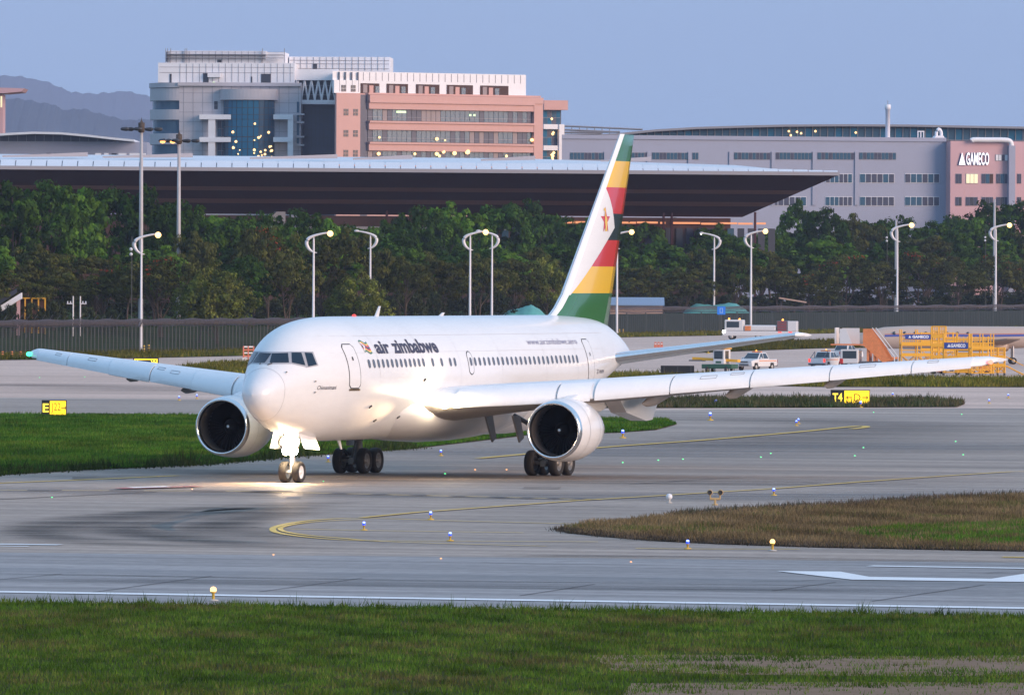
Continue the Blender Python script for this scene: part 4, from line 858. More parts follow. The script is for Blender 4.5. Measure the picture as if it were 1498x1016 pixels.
LM = [(-200, 'edge'), (5, 'covered ramp'), (112, 'utility poles'), (207, 'unlit high mast'), (262, 'orange-lit mast'), (459, 'lamp above cockpit'), (542, 'olive dome lamp'), (704, 'crossed lamps'), (860, 'tail fin'), (935, 'blue-roofed shed'), (1050, 'blue sign'), (1099, 'service truck'), (1195, 'canopy tip'), (1312, 'shorter grey mast'), (1456, 'taller grey mast'), (1700, 'far')]
def near_text(u):
    for (a, na), (b, nb) in zip(LM, LM[1:]):
        if a <= u < b:
            if na == 'edge': return 'by '+nb
            if nb == 'far': return 'past '+na
            return 'between '+na+' and '+nb
tr_ = random.Random(11); cnt = {}
def tree(u, vtop, kind, d, wpx=None, label=None):
    Y = fence_Y(u)+d; z0 = land_z(d)-0.1; top = AT(u, vtop, Y); h = top.z-z0
    i = cnt.get(kind, 0); cnt[kind] = i+1; tm, cm, ph = PT[kind][i % len(PT[kind])]
    nm, lb, gr = TL[kind]; lb = TD[kind]+(' in the back row ' if d > 140 else ' in the middle row ' if d > 95 else ' in the front row ')+near_text(u); e = empty(nm, (top.x, Y, z0), tr_.uniform(0, 6.28), label or lb, 'bush' if kind == 'bush' else 'tree', gr)
    sz = h/(ph*1.03); sx = sz*tr_.uniform(0.9, 1.15) if wpx is None else wpx*PX(Y)/2/{'dark': 6.2, 'bright': 5.6, 'olive': 7.2, 'spreading': 7.6, 'flame': 7.9, 'bush': 4.3}[kind]
    e.scale = (sx, sx, sz); obj('trunk', tm, e); obj('crown', cm, e); return e
# back row, tops as in the photograph
for u, v, kd, w in [(-165, 272, 'dark', 120), (-105, 266, 'bright', 110), (1590, 296, 'dark', 100), (1645, 300, 'dark', 100), (-45, 268, 'dark', 120), (15, 266, 'dark', 120), (70, 262, 'dark', 110), (118, 270, 'bright', 100), (165, 272, 'dark', 100), (218, 270, 'dark', 105), (262, 292, 'dark', 90), (305, 306, 'bright', 90), (348, 312, 'dark', 90), (392, 310, 'dark', 90), (436, 304, 'dark', 90), (478, 316, 'bright', 85), (520, 326, 'dark', 90), (565, 322, 'dark', 85), (610, 300, 'dark', 85), (650, 294, 'bright', 85), (688, 302, 'bright', 80), (738, 294, 'dark', 95), (782, 292, 'dark', 95), (826, 316, 'dark', 90), (862, 318, 'bright', 80), (905, 326, 'dark', 80), (950, 322, 'bright', 80), (995, 320, 'dark', 80), (1040, 326, 'bright', 85), (1085, 346, 'dark', 80), (1128, 334, 'dark', 90), (1166, 292, 'dark', 80), (1205, 302, 'dark', 85), (1245, 314, 'spreading', 90), (1285, 318, 'dark', 85), (1328, 316, 'dark', 90), (1368, 322, 'dark', 80), (1405, 312, 'dark', 90), (1448, 294, 'dark', 100), (1492, 292, 'dark', 100), (1540, 298, 'dark', 100)]:
    tree(u, v, kd, 165+tr_.uniform(-12, 25), w)
# middle row
for i in range(38):
    u = -160+i*49+tr_.uniform(-12, 12); v = 352+tr_.uniform(-18, 16)+(8 if u < 200 else 0); kd = ['dark', 'spreading', 'dark', 'bright', 'spreading'][i % 5]
    tree(u, v, kd, 110+tr_.uniform(-10, 18), 92+tr_.uniform(-12, 20))
# front row
for u, v, kd, d, w in [(-110, 398, 'spreading', 85, 110), (-45, 394, 'spreading', 82, 110), (1580, 384, 'spreading', 50, 100), (1635, 380, 'spreading', 50, 100), (20, 396, 'spreading', 85, 110), (78, 404, 'spreading', 88, 90), (150, 392, 'flame', 80, 120), (235, 374, 'flame', 60, 130), (318, 388, 'olive', 34, 108), (292, 402, 'olive', 40, 80), (392, 330, 'flame', 85, 100), (420, 372, 'spreading', 62, 100), (360, 372, 'dark', 70, 80), (470, 360, 'spreading', 75, 90), (524, 401, 'olive', 40, 100), (592, 376, 'spreading', 60, 90), (642, 382, 'spreading', 66, 100), (700, 372, 'spreading', 62, 100), (752, 378, 'spreading', 58, 90), (800, 372, 'olive', 70, 80), (850, 385, 'spreading', 60, 90), (940, 388, 'spreading', 50, 90), (1000, 392, 'spreading', 46, 100), (1075, 374, 'spreading', 52, 100), (1140, 384, 'spreading', 56, 90), (1185, 398, 'flame', 40, 90), (1235, 372, 'flame', 60, 110), (1290, 384, 'spreading', 50, 90), (1345, 368, 'flame', 55, 110), (1400, 388, 'spreading', 50, 90), (1462, 372, 'flame', 50, 110), (1520, 388, 'spreading', 48, 90)]:
    tree(u, v, kd, d, w)
for u, v in [(8, 444), (45, 440), (78, 438), (128, 446), (165, 450)]: tree(u, v, 'bush', 70, 42)
for i in range(34): tree(-30+i*47+tr_.uniform(-12, 12), 432+tr_.uniform(-8, 6), 'bush', 150+tr_.uniform(-20, 30), 95)
for i in range(26): tree(400+i*45+tr_.uniform(-10, 10), 428+tr_.uniform(-8, 8), 'bush', 45+tr_.uniform(0, 60), 60)
# ================================================================ lamps
mat('m_lamp', (0.72, 0.68, 0.68), 0.4, var=0.05, scale=1); mat('m_mast', (0.45, 0.42, 0.42), 0.5, var=0.1, scale=1); mat('m_flood', (0.03, 0.03, 0.035), 0.5)
emat('e_sodium', (1.0, 0.60, 0.20), 3.2); emat('e_orange', (1.0, 0.42, 0.10), 2.8); emat('e_white', (1.0, 0.9, 0.75), 3)
ARM = curve([(0.4, 0, -2.4), (-0.1, 0, -2.3), (-0.6, 0, -1.9), (-0.85, 0, -1.3), (-0.65, 0, -0.75), (0, 0, -0.4), (0.9, 0, -0.15), (1.75, 0, 0)], 4)
am = MB().tube(ARM, [float(np.interp(i/(len(ARM)-1), [0, 0.15, 0.35, 0.5, 0.7, 1], [0.03, 0.12, 0.21, 0.22, 0.15, 0.09])) for i in range(len(ARM))], 8).mesh('arm', 'm_lamp')
hd = MB().lathe([(-0.1, 0.02), (0.0, 0.13), (0.3, 0.16), (0.55, 0.10), (0.62, 0.0)], 12, 'x').mesh('lamp_head', 'm_lamp')
bl = MB().lathe([(-0.36, 0.0), (-0.3, 0.2), (-0.1, 0.35), (0.1, 0.35), (0.3, 0.2), (0.36, 0.0)], 14, 'z').mesh('bulb', 'e_sodium')
bls = MB().lathe([(-0.13, 0.0), (-0.1, 0.09), (0, 0.13), (0.1, 0.09), (0.13, 0.0)], 12, 'z').mesh('bulb', 'e_white')
pl = MB().lathe([(0, 0.24), (0.35, 0.24), (0.4, 0.17), (0.93, 0.11), (0.97, 0.05), (0.97, 0.0)], 12, 'z')
pl.v = [(p[0], p[1], p[2]*14 if p[2] > 0.4 else p[2]) for p in pl.v]; pl = pl.mesh('pole', 'm_lamp')
def street_lamp(u, vhead, d, facing, lit, label, vbase=None):
    Y = fence_Y(u)+d if vbase is None else G(u, vbase).y
    z0 = land_z(d) if (vbase is None and d > 0) else 0.0
    p = AT(u, vhead, Y); h = p.z-z0; k = h/14.0*1.0
    e = empty('street_lamp', (p.x, Y, z0), 0 if facing > 0 else math.pi, label, 'street lamp', 'curved white street lamps along the fence', min(k, 1.25))
    s = e.scale[0]; hh = h/s
    o = obj('pole', pl, e); o.scale = (1, 1, (hh-0.45)/(14*0.97)); obj('arm', am, e, (0, 0, hh)); obj('lamp_head', hd, e, (1.65, 0, hh+0.02))
    if lit: obj('bulb', bl if lit == 1 else bls, e, (1.95, 0, hh-0.12))
street_lamp(207, 342, -3, 1, 1, 'lit white street lamp at the wire fence beside the striped bollards', 516.5)
street_lamp(459, 340, -4, 1, 1, 'lit white street lamp rising behind the airliner cockpit roof')
street_lamp(542, 338, 62, -1, 0, 'unlit white street lamp rising out of the round olive tree')
street_lamp(688, 338, -4, 1, 1, 'lit white street lamp crossing arms with an unlit one')
street_lamp(720, 338, 40, -1, 0, 'unlit white street lamp crossing arms with a lit one')
street_lamp(903, 338, -4, 1, 1, 'lit white street lamp partly hidden by the tail fin')
street_lamp(1045, 341, 30, -1, 2, 'white street lamp with a faint bulb above the blue square sign')
street_lamp(1099, 337, -4, 1, 1, 'lit white street lamp behind the white service truck')
street_lamp(1313, 328, 12, 1, 1, 'lit white street lamp behind the panel fence, beside a shorter mast')
street_lamp(1457, 328, 12, 1, 1, 'lit white street lamp behind the panel fence, beside a taller mast')
def mast(u, vtop, d, label, heads, lit=False, z0=None):
    Y = fence_Y(u)+d; p = AT(u, vtop, Y); b = land_z(d); h = p.z-b; e = empty('high_mast', (p.x, Y, b), 0, label, 'mast')
    MB().lathe([(0, 0.34), (h*0.5, 0.26), (h-0.3, 0.19), (h-0.3, 0.0)], 14, 'z').build('pole', 'm_mast', e)
    if heads:
        MB().lathe([(h-0.7, 0.22), (h-0.6, 0.40), (h+0.55, 0.40), (h+0.6, 0.2), (h+0.9, 0.05), (h+1.2, 0.02)], 10, 'z').build('mast_head', 'm_bark', e)
        for k, (dx, dy) in enumerate([(-2.1, 0), (2.1, 0.2), (-0.4, -1.2), (0.9, 1.3), (-1.5, 0.5)]):
            MB().bar((0, 0, h-0.15), (dx, dy, h-0.2), 0.05).build('bracket', 'm_flood', e)
            ll = lit and k in (0, 4)
            MB().lathe([(-0.55, 0.05), (-0.4, 0.2), (0.2, 0.28), (0.5, 0.18), (0.55, 0.0)], 10, 'x', 0, (dx, dy, h-0.25)).build('floodlight', 'm_flood', e)
            if ll: MB().lathe([(-0.2, 0.0), (-0.12, 0.28), (0.1, 0.36), (0.12, 0.0)], 14, 'z', 0, (dx*(1 if k == 0 else 0.55), dy-0.3, h-0.42)).build('bulb', 'e_orange', e)
mast(207, 186, 110, 'tall grey high mast with unlit dark floodlights above the trees', True)
mast(262, 203, 125, 'tall grey high mast with one glowing orange floodlight', True, True)
mast(1311, 320, 60, 'thick grey mast without lamps ending below the office windows', False)
mast(1455, 289, 62, 'thick grey mast without lamps rising before the pink wall', False)
mat('m_insul', (0.7, 0.7, 0.72), 0.4)
for u, v, w in [(193, 346, 'beside the lamp at the wire fence'), (1298, 335, 'left of the shorter grey mast'), (1442, 335, 'left of the taller grey mast')]:
    Y = fence_Y(u)+55; p = AT(u, v, Y); b = land_z(55); e = empty('signal_pole', (p.x, Y, b), 0, 'thin dark pole with two small white discs '+w, 'pole')
    h = p.z-b; MB().bar((0, 0, 0), (0, 0, h), 0.05).build('pole', 'm_post', e)
    for k in (1.5, 2.1): MB().lathe([(-0.12, 0), (-0.1, 0.2), (0.1, 0.2), (0.12, 0)], 10, 'y', 0, (-0.1, 0, h-k)).build('disc', 'm_insul', e)
for u, s, w in [(107, -1, 'crossarm pointing away from the lamp'), (117.5, 1, 'crossarm pointing towards the lamp')]:
    Y = fence_Y(u)+66; p = AT(u, 433, Y); b = land_z(66); h = p.z-b; e = empty('utility_pole', (p.x, Y, b), 0, 'pale utility pole on the lawn, '+w, 'utility pole')
    MB().bar((0, 0, -0.2), (0, 0, h), 0.11, 8, 0, 0.08).build('pole', 'm_lamp', e); MB().box(-0.08 if s > 0 else -0.75, 0.75 if s > 0 else 0.08, -0.06, 0.06, h-0.95, h-0.83).build('crossarm', 'm_lamp', e)
    for k in (0.3, 0.65): MB().lathe([(h-0.83, 0.06), (h-0.6, 0.07), (h-0.6, 0)], 8, 'z', 0, (s*k, 0, 0)).build('insulator', 'm_insul', e)
# ================================================================ buildings
mat('b_grey', (0.50, 0.47, 0.50), 0.6, var=0.05, scale=0.3); mat('b_white', (0.80, 0.79, 0.82), 0.5, var=0.04, scale=0.2); mat('b_pink', (0.60, 0.34, 0.30), 0.6, var=0.05, scale=0.3)
mat('b_glass', (0.05, 0.11, 0.17), 0.12, spec=0.3); mat('b_dark', (0.05, 0.05, 0.065), 0.3); mat('b_glassb', (0.022, 0.14, 0.25), 0.12, spec=0.3)
mat('b_curtain', (0.075, 0.08, 0.12), 0.3, spec=0.3); mat('b_mull', (0.28, 0.27, 0.30), 0.5); mat('b_lav', (0.33, 0.35, 0.45), 0.65, var=0.04, scale=0.15); mat('b_rose', (0.58, 0.36, 0.38), 0.65, var=0.04, scale=0.15)
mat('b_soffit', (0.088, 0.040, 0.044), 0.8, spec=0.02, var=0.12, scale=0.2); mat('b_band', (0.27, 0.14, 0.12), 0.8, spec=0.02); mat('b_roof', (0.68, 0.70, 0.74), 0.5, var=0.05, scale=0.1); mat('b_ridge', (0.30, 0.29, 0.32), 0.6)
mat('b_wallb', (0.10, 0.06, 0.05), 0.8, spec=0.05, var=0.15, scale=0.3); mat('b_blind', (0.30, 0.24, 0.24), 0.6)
emat('e_win', (1.0, 0.86, 0.55), 0.9); emat('e_glint', (1.0, 0.56, 0.22), 2.6); emat('e_reflection', (1.0, 0.36, 0.15), 0.8); emat('e_fluor', (0.75, 1.0, 0.55), 1.1)  # orange spot and strip glows stand in for reflections, not lamps
class Fac:                                  # a facade plane: local x along it, y into the building
    def __init__(s, name, u0, Y0, phi, label, cat='building'):
        s.Y0 = Y0; s.X0 = ray(u0, 300).x*Y0; s.c, s.s = math.cos(phi), math.sin(phi)
        s.e = empty(name, (s.X0, Y0, 0), phi, label, cat)
    def x(s, u, v=200, y=0.0):
        t = ray(u, v).x; X0, Y0 = s.X0-y*s.s, s.Y0+y*s.c; return (t*Y0-X0)/(s.c-t*s.s)
    def z(s, u, v, y=0.0): return CH+ray(u, v).z*(s.Y0+s.x(u, v, y)*s.s+y*s.c)
    def box(s, name, u0, u1, v0, v1, y0, y1, m, parent=None, mb=None):
        um, yy = (u0+u1)/2, 0
        r = (s.x(u0), s.x(u1), y0, y1, s.z(um, v1), s.z(um, v0))
        b = (mb or MB()).box(*r)
        return b if mb else b.build(name, m, parent or s.e)
    def pane(s, name, u0, u1, v0, v1, y, m, n=1, rows=1, gap=0.10, frame='b_mull', parent=None):
        um = (u0+u1)/2; x0, x1, z0, z1 = s.x(u0), s.x(u1), s.z(um, v1), s.z(um, v0); k = 0
        f = MB().box(x0, x1, y+0.05, y+0.10, z0, z1).build('window', frame, parent or s.e)
        dx, dz = (x1-x0)/n, (z1-z0)/rows; me = MB().box(gap/2, dx-gap/2, -0.02, 0.02, gap/2, dz-gap/2)
        ms = m if isinstance(m, (list, tuple)) else [m]; cache = {}
        for j in range(rows):
            for i in range(n):
                q = ms[k % len(ms)]; k += 1
                if q not in cache: cache[q] = me.mesh(name, q)
                obj(name, cache[q], f, (x0+i*dx, y, z0+j*dz))
        return f
rb = random.Random(5)
def gmix(a, b, p, n): return [b if rb.random() < p else a for _ in range(n)]
# --- office block, grey front with glass drum
A = Fac('office_block', 262, 1930, R(-2), 'grey office block with blue glass drum and white penthouse levels')
zg = 2.0
A.box('wall', 262, 440, 123, 520, 0.0, 22, 'b_grey')
for v in (136, 150, 164, 178, 192, 206, 220): A.box('cladding_joint', 262, 440, v, v+0.6, -0.03, 0.02, 'b_mull')
for i in range(13): A.box('cladding_joint', 268+i*14, 268.6+i*14, 124, 236, -0.035, 0.02, 'b_mull')
A.box('cornice', 260, 441, 121, 126, -0.7, 0.1, 'b_grey')
A.box('penthouse', 230, 430, 92, 121, 1.5, 20, 'b_white'); A.box('penthouse', 241, 387, 74, 92, 3.0, 18, 'b_white')
pk = A.box('penthouse', 387, 415, 76, 92, 4.0, 18, 'b_white')
for v in (79, 84, 98, 106): A.box('panel_joint', 232 if v > 92 else 242, 428 if v > 92 else 413, v, v+0.6, 1.44 if v > 92 else 2.94, 1.6, 'b_mull')
for i in range(18): A.box('panel_joint', 262+i*9.5, 262.5+i*9.5, 93, 120, 1.43, 1.55, 'b_mull')
for i in range(15): A.box('panel_joint', 246+i*9.6, 246.5+i*9.6, 74.5, 91.5, 2.93, 3.05, 'b_mull')
for u0, u1, v0, v1 in [(296, 304, 107, 121), (381, 395, 108, 121), (316, 322, 87, 91), (366, 368, 112, 122), (247, 250, 108, 122), (241, 244, 76, 90)]: A.box('opening', u0, u1, v0, v1, 1.40 if v1 > 92 else 2.9, 1.5 if v1 > 92 else 3.1, 'b_dark')
A.box('roof_unit', 303, 322, 107, 113, 0.2, 1.4, 'b_white')
for u in (240, 243, 247.5, 268.5, 271, 382, 414): A.box('roof_post', u, u+0.8, 70.5, 92, 2.4, 2.6, 'b_mull')
for v in (75.5, 80.5): A.box('railing', 240, 415, v, v+0.5, 2.4, 2.5, 'b_mull')
mb = MB(); MB().box(0, 1, 0, 1, 0, 1)
# rounded corner on the left with balcony rings
n = 14; cx0, cx1 = A.x(263), A.x(215); rr_ = (cx0-cx1)
def rounded(name, v0, v1, k, m):
    mb = MB(); z0, z1 = A.z(240, v1), A.z(240, v0); V = []
    arc = [(cx0-rr_*k*math.sin(a*math.pi/2/n), rr_*1.2-rr_*k*1.2*math.cos(a*math.pi/2/n)) for a in range(n+1)]+[(cx0-rr_*k, 20), (cx0, 20)]
    mb.prism(arc, z0, z1, 0, 'xy'); return mb.build(name, m, A.e)
rounded('corner_glass', 122, 520, 0.93, 'b_glass')
for v0, v1 in [(121, 128), (129, 147), (160, 175), (195, 211), (240, 262)]: rounded('balcony_ring', v0, v1, 1.0 if v0 != 121 else 1.03, 'b_grey')
# glass drum
cx, hw = A.x(364), (A.x(402)-A.x(327))/2
def arcstrip(name, a0, a1, r, z0, z1, m, parent=None, dep=0.7):
    V = [(cx-r*math.cos(a0), -r*dep*math.sin(a0), z0), (cx-r*math.cos(a1), -r*dep*math.sin(a1), z0), (cx-r*math.cos(a1), -r*dep*math.sin(a1), z1), (cx-r*math.cos(a0), -r*dep*math.sin(a0), z1)]
    return MB().add(V, [(0, 1, 2, 3)]).build(name, m, parent or A.e)
dr = MB(); arc = [(cx-hw*math.cos(math.pi*i/24)*0.985, -hw*0.7*math.sin(math.pi*i/24)*0.985) for i in range(25)]; dr.prism(arc, A.z(364, 236), A.z(364, 132), 0, 'xy'); drum = dr.build('glass_drum', 'b_dark', A.e)
for j, (v0, v1) in enumerate([(147, 158), (158, 168), (168, 175), (175, 186), (186, 200.5), (201, 208), (208, 218), (218, 233)]):
    for i in range(14):
        q = 'b_glassb' if (3 <= i <= 8) else 'b_glass'
        arcstrip('glass_pane', math.pi*(i+0.06)/14, math.pi*(i+0.94)/14, hw, A.z(364, v1)+0.06, A.z(364, v0)-0.06, q, drum)
cap = MB(); arc = [(cx-hw*1.13*math.cos(math.pi*i/24), -hw*0.8*math.sin(math.pi*i/24)) for i in range(25)]; cap.prism(arc, A.z(364, 146.5), A.z(364, 131), 0, 'xy'); cap.build('drum_cap', 'b_grey', A.e)
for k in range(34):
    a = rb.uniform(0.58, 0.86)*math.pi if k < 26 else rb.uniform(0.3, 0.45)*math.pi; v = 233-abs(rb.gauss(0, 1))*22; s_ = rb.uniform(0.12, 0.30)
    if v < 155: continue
    MB().lathe([(-s_, 0), (-s_*0.6, s_*0.8), (0, s_), (s_*0.6, s_*0.8), (s_, 0)], 8, 'z', 0, (cx-hw*1.02*math.cos(a), -hw*0.72*math.sin(a), A.z(364, v))).build('lamp_or_glint', 'e_glint', drum)  # glowing bulbs stand in for orange reflections in the drum glass
for u0, u1, v0, v1 in [(293, 339, 168, 175), (401, 430, 168, 175), (293, 339, 201, 208), (401, 430, 201, 208)]: A.box('white_beam', u0, u1, v0, v1, -3.2, 0.0, 'b_white')
for u0, u1 in [(306, 316), (422, 430)]: A.box('white_column', u0, u1, 168, 240, -3.0, -1.8, 'b_white')
for v0, v1 in [(176, 200), (209, 232)]: A.pane('pane', 318, 336, v0, v1, -0.2, ['b_glass', 'b_curtain'], 3, 2)
A.pane('pane', 313, 318.5, 148, 160, -0.12, 'b_dark', 1, 2)
MB().box(A.x(311), A.x(314), -0.4, -0.2, A.z(314, 124), A.z(314, 120)).build('lamp_or_glint', 'e_fluor', A.e)
for v in (166, 178, 199, 211): A.box('ledge', 434, 445, v, v+2.5, -0.8, 1, 'b_grey')
for v0, v1 in ((149, 165), (169, 177), (180, 198), (202, 210)): A.box('side_glass', 434, 437.5, v0, v1, -0.1, 0.1, 'b_glass')
# curtain wall and truss bridge
A.box('curtain_wall', 437, 494, 152, 520, 6, 9, 'b_curtain')
for i in range(9): A.box('mullion', 441+i*6, 441.5+i*6, 153, 232, 5.9, 6.1, 'b_dark')
for i in range(6): A.box('mullion', 437, 494, 165+i*12, 165.5+i*12, 5.88, 6.1, 'b_dark')
A.box('bridge_beam', 430, 493, 101, 117, 2.5, 5.5, 'b_white'); A.box('bridge_beam', 438, 493, 146, 152, 2.5, 5.5, 'b_white'); A.box('bridge_shade', 434, 493, 117, 146, 6.0, 6.4, 'b_dark')
for i in range(6):
    u0 = 434+i*10; a = (A.x(u0), 3.0, A.z(u0, 117)); b = (A.x(u0+5), 3.0, A.z(u0+5, 146)); c_ = (A.x(u0+10), 3.0, A.z(u0+10, 117))
    MB().bar(a, b, 0.20, 4).build('truss_bar', 'b_white', A.e); MB().bar(b, c_, 0.20, 4).build('truss_bar', 'b_white', A.e)
for v in (124, 131, 138): A.box('truss_bar', 434, 493, v, v+0.8, 4.4, 4.6, 'b_mull')
A.box('upper_wing', 417, 565, 81, 108, 14, 30, 'b_white')
for v in (86, 91, 98): A.box('panel_joint', 418, 564, v, v+0.6, 13.9, 14.05, 'b_mull')
for i in range(15): A.box('panel_joint', 424+i*9.5, 424.5+i*9.5, 81.5, 101, 13.9, 14.05, 'b_mull')
A.box('opening', 452, 458, 91, 100, 13.85, 14.0, 'b_dark')
# --- pink wing
B = Fac('office_wing', 492, 1912, R(34), 'salmon pink office wing with long window bands and white attic')
zt = B.z(492, 104); zm = B.z(492, 136); LB = B.x(779)
def bx(name, u0, u1, z0, z1, y0, y1, m, parent=None): return MB().box(B.x(u0), B.x(u1), y0, y1, z0, z1).build(name, m, parent or B.e)
zz_ = lambda v: B.z(500, v)
def bsh(name, u0, u1, z0, z1, y0, y1, m): return MB().prism([(B.x(u0), y0), (B.x(u1), y0), (B.x(u1), y1), (B.x(u0)+(y1-y0)*math.tan(R(34)), y1)], z0, z1, 0, 'xy').build(name, m, B.e)
bsh('wall', 492, 779, 2, zz_(136), 0.6, 20, 'b_pink'); bsh('attic', 492, 775, zz_(136), zz_(104), 1.6, 18, 'b_white')
bx('wall', 492, 527, 2, zz_(136), 0, 0.62, 'b_pink'); bx('attic', 492, 529, zz_(136), zz_(117), 1.0, 1.62, 'b_white')
bx('recess_shade', 527, 538, 2, zz_(138), 0.2, 0.64, 'b_curtain')  # dark colour stands in for the side wall lying in shade
bx('cornice', 538, 792, zz_(147), zz_(138), -0.8, 0.62, 'b_pink'); bx('cornice', 538, 790, zz_(137.6), zz_(135), -0.3, 0.62, 'b_pink')
for v0, v1 in ((148, 158.6), (177.5, 189), (208.5, 219.5)):
    bx('spandrel', 538, 779, zz_(v1), zz_(v0), -0.5, 0.62, 'b_pink'); bx('ledge', 538, 779, zz_(v0+1.4)+0.0, zz_(v0-1.5), -0.9, 0.63, 'b_pink')
bx('pier', 779, 792, 2, zz_(138), -0.6, 16, 'b_pink')
for v0, v1 in ((158.6, 176), (189, 207), (219.5, 236)):
    x0, x1 = B.x(538.5), B.x(778.5); z0, z1 = zz_(v1)+0.05, zz_(v0)-0.05; wn_ = MB().box(x0, x1, 0.3, 0.55, z0, z1).build('window_band', 'b_dark', B.e)
    N = 34; dx = (x1-x0)/N; pm_ = {q: MB().box(0.05, dx-0.05, -0.03, 0.03, 0.06, z1-z0-0.06).mesh('pane', q) for q in ('b_glass', 'b_curtain', 'b_blind', 'b_glassb')}
    for i in range(N):
        q = 'b_blind' if (11 <= i <= 14 and v0 < 180) or rb.random() < 0.08 else ('b_curtain' if rb.random() < 0.35 else 'b_glass'); obj('pane', pm_[q], wn_, (x0+i*dx, 0.2, z0))
    MB().box(x0, x1, 0.1, 0.16, (z0+z1)/2-0.45, (z0+z1)/2-0.38).build('rail', 'b_mull', wn_)
for u0, u1 in [(533, 560), (571, 602), (614, 648), (659, 697), (708, 749)]:
    bx('opening', u0, u1, zz_(136.5), zz_(121), 1.45, 1.58, 'b_wallb')
    for k in range(3): MB().box(B.x(u0+3+k*9), B.x(u0+9+k*9), 1.36, 1.44, zz_(135), zz_(123+k)).build('pane', ['b_blind', 'b_pink', 'b_glass'][k], B.e)
for v in (129, 164, 195, 224):
    for u in (506, 520):
        for du in (-1.9, 1.9):
            for dv in (-2.6, 2.6): bx('small_window', u+du-1.5, u+du+1.5, zz_(v+dv+2.2), zz_(v+dv-2.2), (0.9 if v < 136 else -0.08), (1.05 if v < 136 else 0.05), 'b_dark')
for i in range(30): bx('panel_joint', 500+i*9.2, 500.5+i*9.2, zz_(117 if i > 3 else 134), zz_(105), 1.52 if i > 3 else 0.95, 1.65, 'b_mull')
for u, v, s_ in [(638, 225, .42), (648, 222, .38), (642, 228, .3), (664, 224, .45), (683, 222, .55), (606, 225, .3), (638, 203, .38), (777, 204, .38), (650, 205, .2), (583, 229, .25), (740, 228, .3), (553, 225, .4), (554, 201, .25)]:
    MB().lathe([(-s_, 0), (-s_*0.6, s_*0.8), (0, s_), (s_*0.6, s_*0.8), (s_, 0)], 10, 'z', 0, (B.x(u), -0.3, zz_(v-(u-492)*0.012))).build('lamp_or_glint', 'e_glint', B.e)  # glowing beads imitate orange reflections in the window bands
for u, v, w in [(587, 162, 7), (688, 165, 1.5), (694, 165, 1.5)]: bx('lamp_or_glint', u-w, u+w, zz_(v+1.8), zz_(v-1.2), 0.02, 0.1, 'e_fluor')
# end tower of the wing
C_ = Fac('stair_tower', 794, 1965, R(20), 'narrow glass stair tower at the end of the pink office wing')
C_.box('wall', 794, 823, 150, 520, 1, 8, 'b_curtain'); C_.box('cap', 793, 828, 147, 161, -1.2, 9, 'b_pink')
for v0, v1 in ((162, 182), (189, 213), (220, 238)): C_.pane('pane', 795, 821, v0, v1, 0.5, ['b_glass', 'b_glassb', 'b_curtain'], 4, 2)
for v0, v1 in ((182, 189), (213, 220)): C_.box('white_beam', 794, 823, v0, v1, -0.6, 1, 'b_white')
C_.box('white_column', 816, 823.5, 182, 240, -0.9, 0.2, 'b_white')
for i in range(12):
    s_ = rb.uniform(0.2, 0.42); MB().lathe([(-s_, 0), (0, s_), (s_, 0)], 8, 'z', 0, (C_.x(809+rb.uniform(-1.5, 2)), 0.2, C_.z(809, 234-i*1.5 if i < 8 else 180-(-1)**i*6+(i-8)*10))).build('lamp_or_glint', 'e_glint', C_.e)  # beads glow in place of reflections in the tower panes
# --- maintenance building with the sign
D = Fac('maintenance_building', 826, 1760, R(12), 'long grey lavender maintenance building with strip windows and a rose gable')
zd = lambda v: D.z(826, v)
def dx_(name, u0, u1, v0, v1, y0, y1, m): return D.box(name, u0, u1, v0, v1, y0, y1, m)
zr = D.z(1100, 201.5); MB().prism([(D.x(822), 0), (D.x(1384), 0), (D.x(1384), 30), (D.x(822)+30*math.tan(R(13)), 30)], 2, zr, 0, 'xy').build('wall', 'b_lav', D.e); MB().box(D.x(822), D.x(1384), -0.25, 0.0, zr-0.5, zr+0.3).build('parapet', 'b_lav', D.e)
MB().box(D.x(1384), D.x(1560), -3.5, 26, 2, D.z(1440, 207)).build('gable', 'b_rose', D.e)
for u in (886, 920, 949, 1009, 1069, 1131, 1191, 1253): D.box('pilaster', u-2.5, u+2.5, 222, 300, -0.25, 0.0, 'b_lav')
for u0, u1, n in [(834, 886, 10), (924, 947, 5), (954, 1007, 10), (1013, 1022, 2), (1074, 1127, 10), (1135, 1188, 10), (1196, 1250, 10), (1257, 1311, 10)]: D.pane('pane', u0, u1, 223, 233.5, -0.12, gmix('b_glass', 'b_curtain', 0.3, 10), n, 1, 0.14)
for v0, v1 in ((254, 267.5), (287.5, 301)):
    for u0, u1 in ((1040, 1090), (1130, 1180), (1208, 1247), (1258, 1308.5), (1324, 1374.5)): D.pane('pane', u0, u1, v0, v1, -0.12, gmix('b_curtain', 'b_glass', 0.35, 6), 6, 1, 0.16, 'b_white')
yy = -3.5
def dg(u0, u1, v0, v1, n, m):
    x0, x1 = D.x(u0, 250, yy), D.x(u1, 250, yy); z0, z1 = D.z((u0+u1)/2, v1, yy), D.z((u0+u1)/2, v0, yy); f = MB().box(x0, x1, yy-0.08, yy-0.02, z0, z1).build('window', 'b_mull', D.e); w = (x1-x0)/n
    for i in range(n): MB().box(x0+i*w+0.06, x0+(i+1)*w-0.06, yy-0.16, yy-0.10, z0+0.08, z1-0.08).build('pane', m[i % len(m)] if isinstance(m, list) else m, f)
for u0, u1, m_ in [(1398, 1407, 'b_curtain'), (1413, 1430.5, 'e_win'), (1436, 1453, ['b_curtain', 'b_glass', 'b_wallb']), (1457.5, 1475, ['b_curtain', 'b_glass']), (1488, 1494, 'b_curtain')]: dg(u0, u1, 254, 268.5, 2 if u1-u0 < 12 else 3, m_)
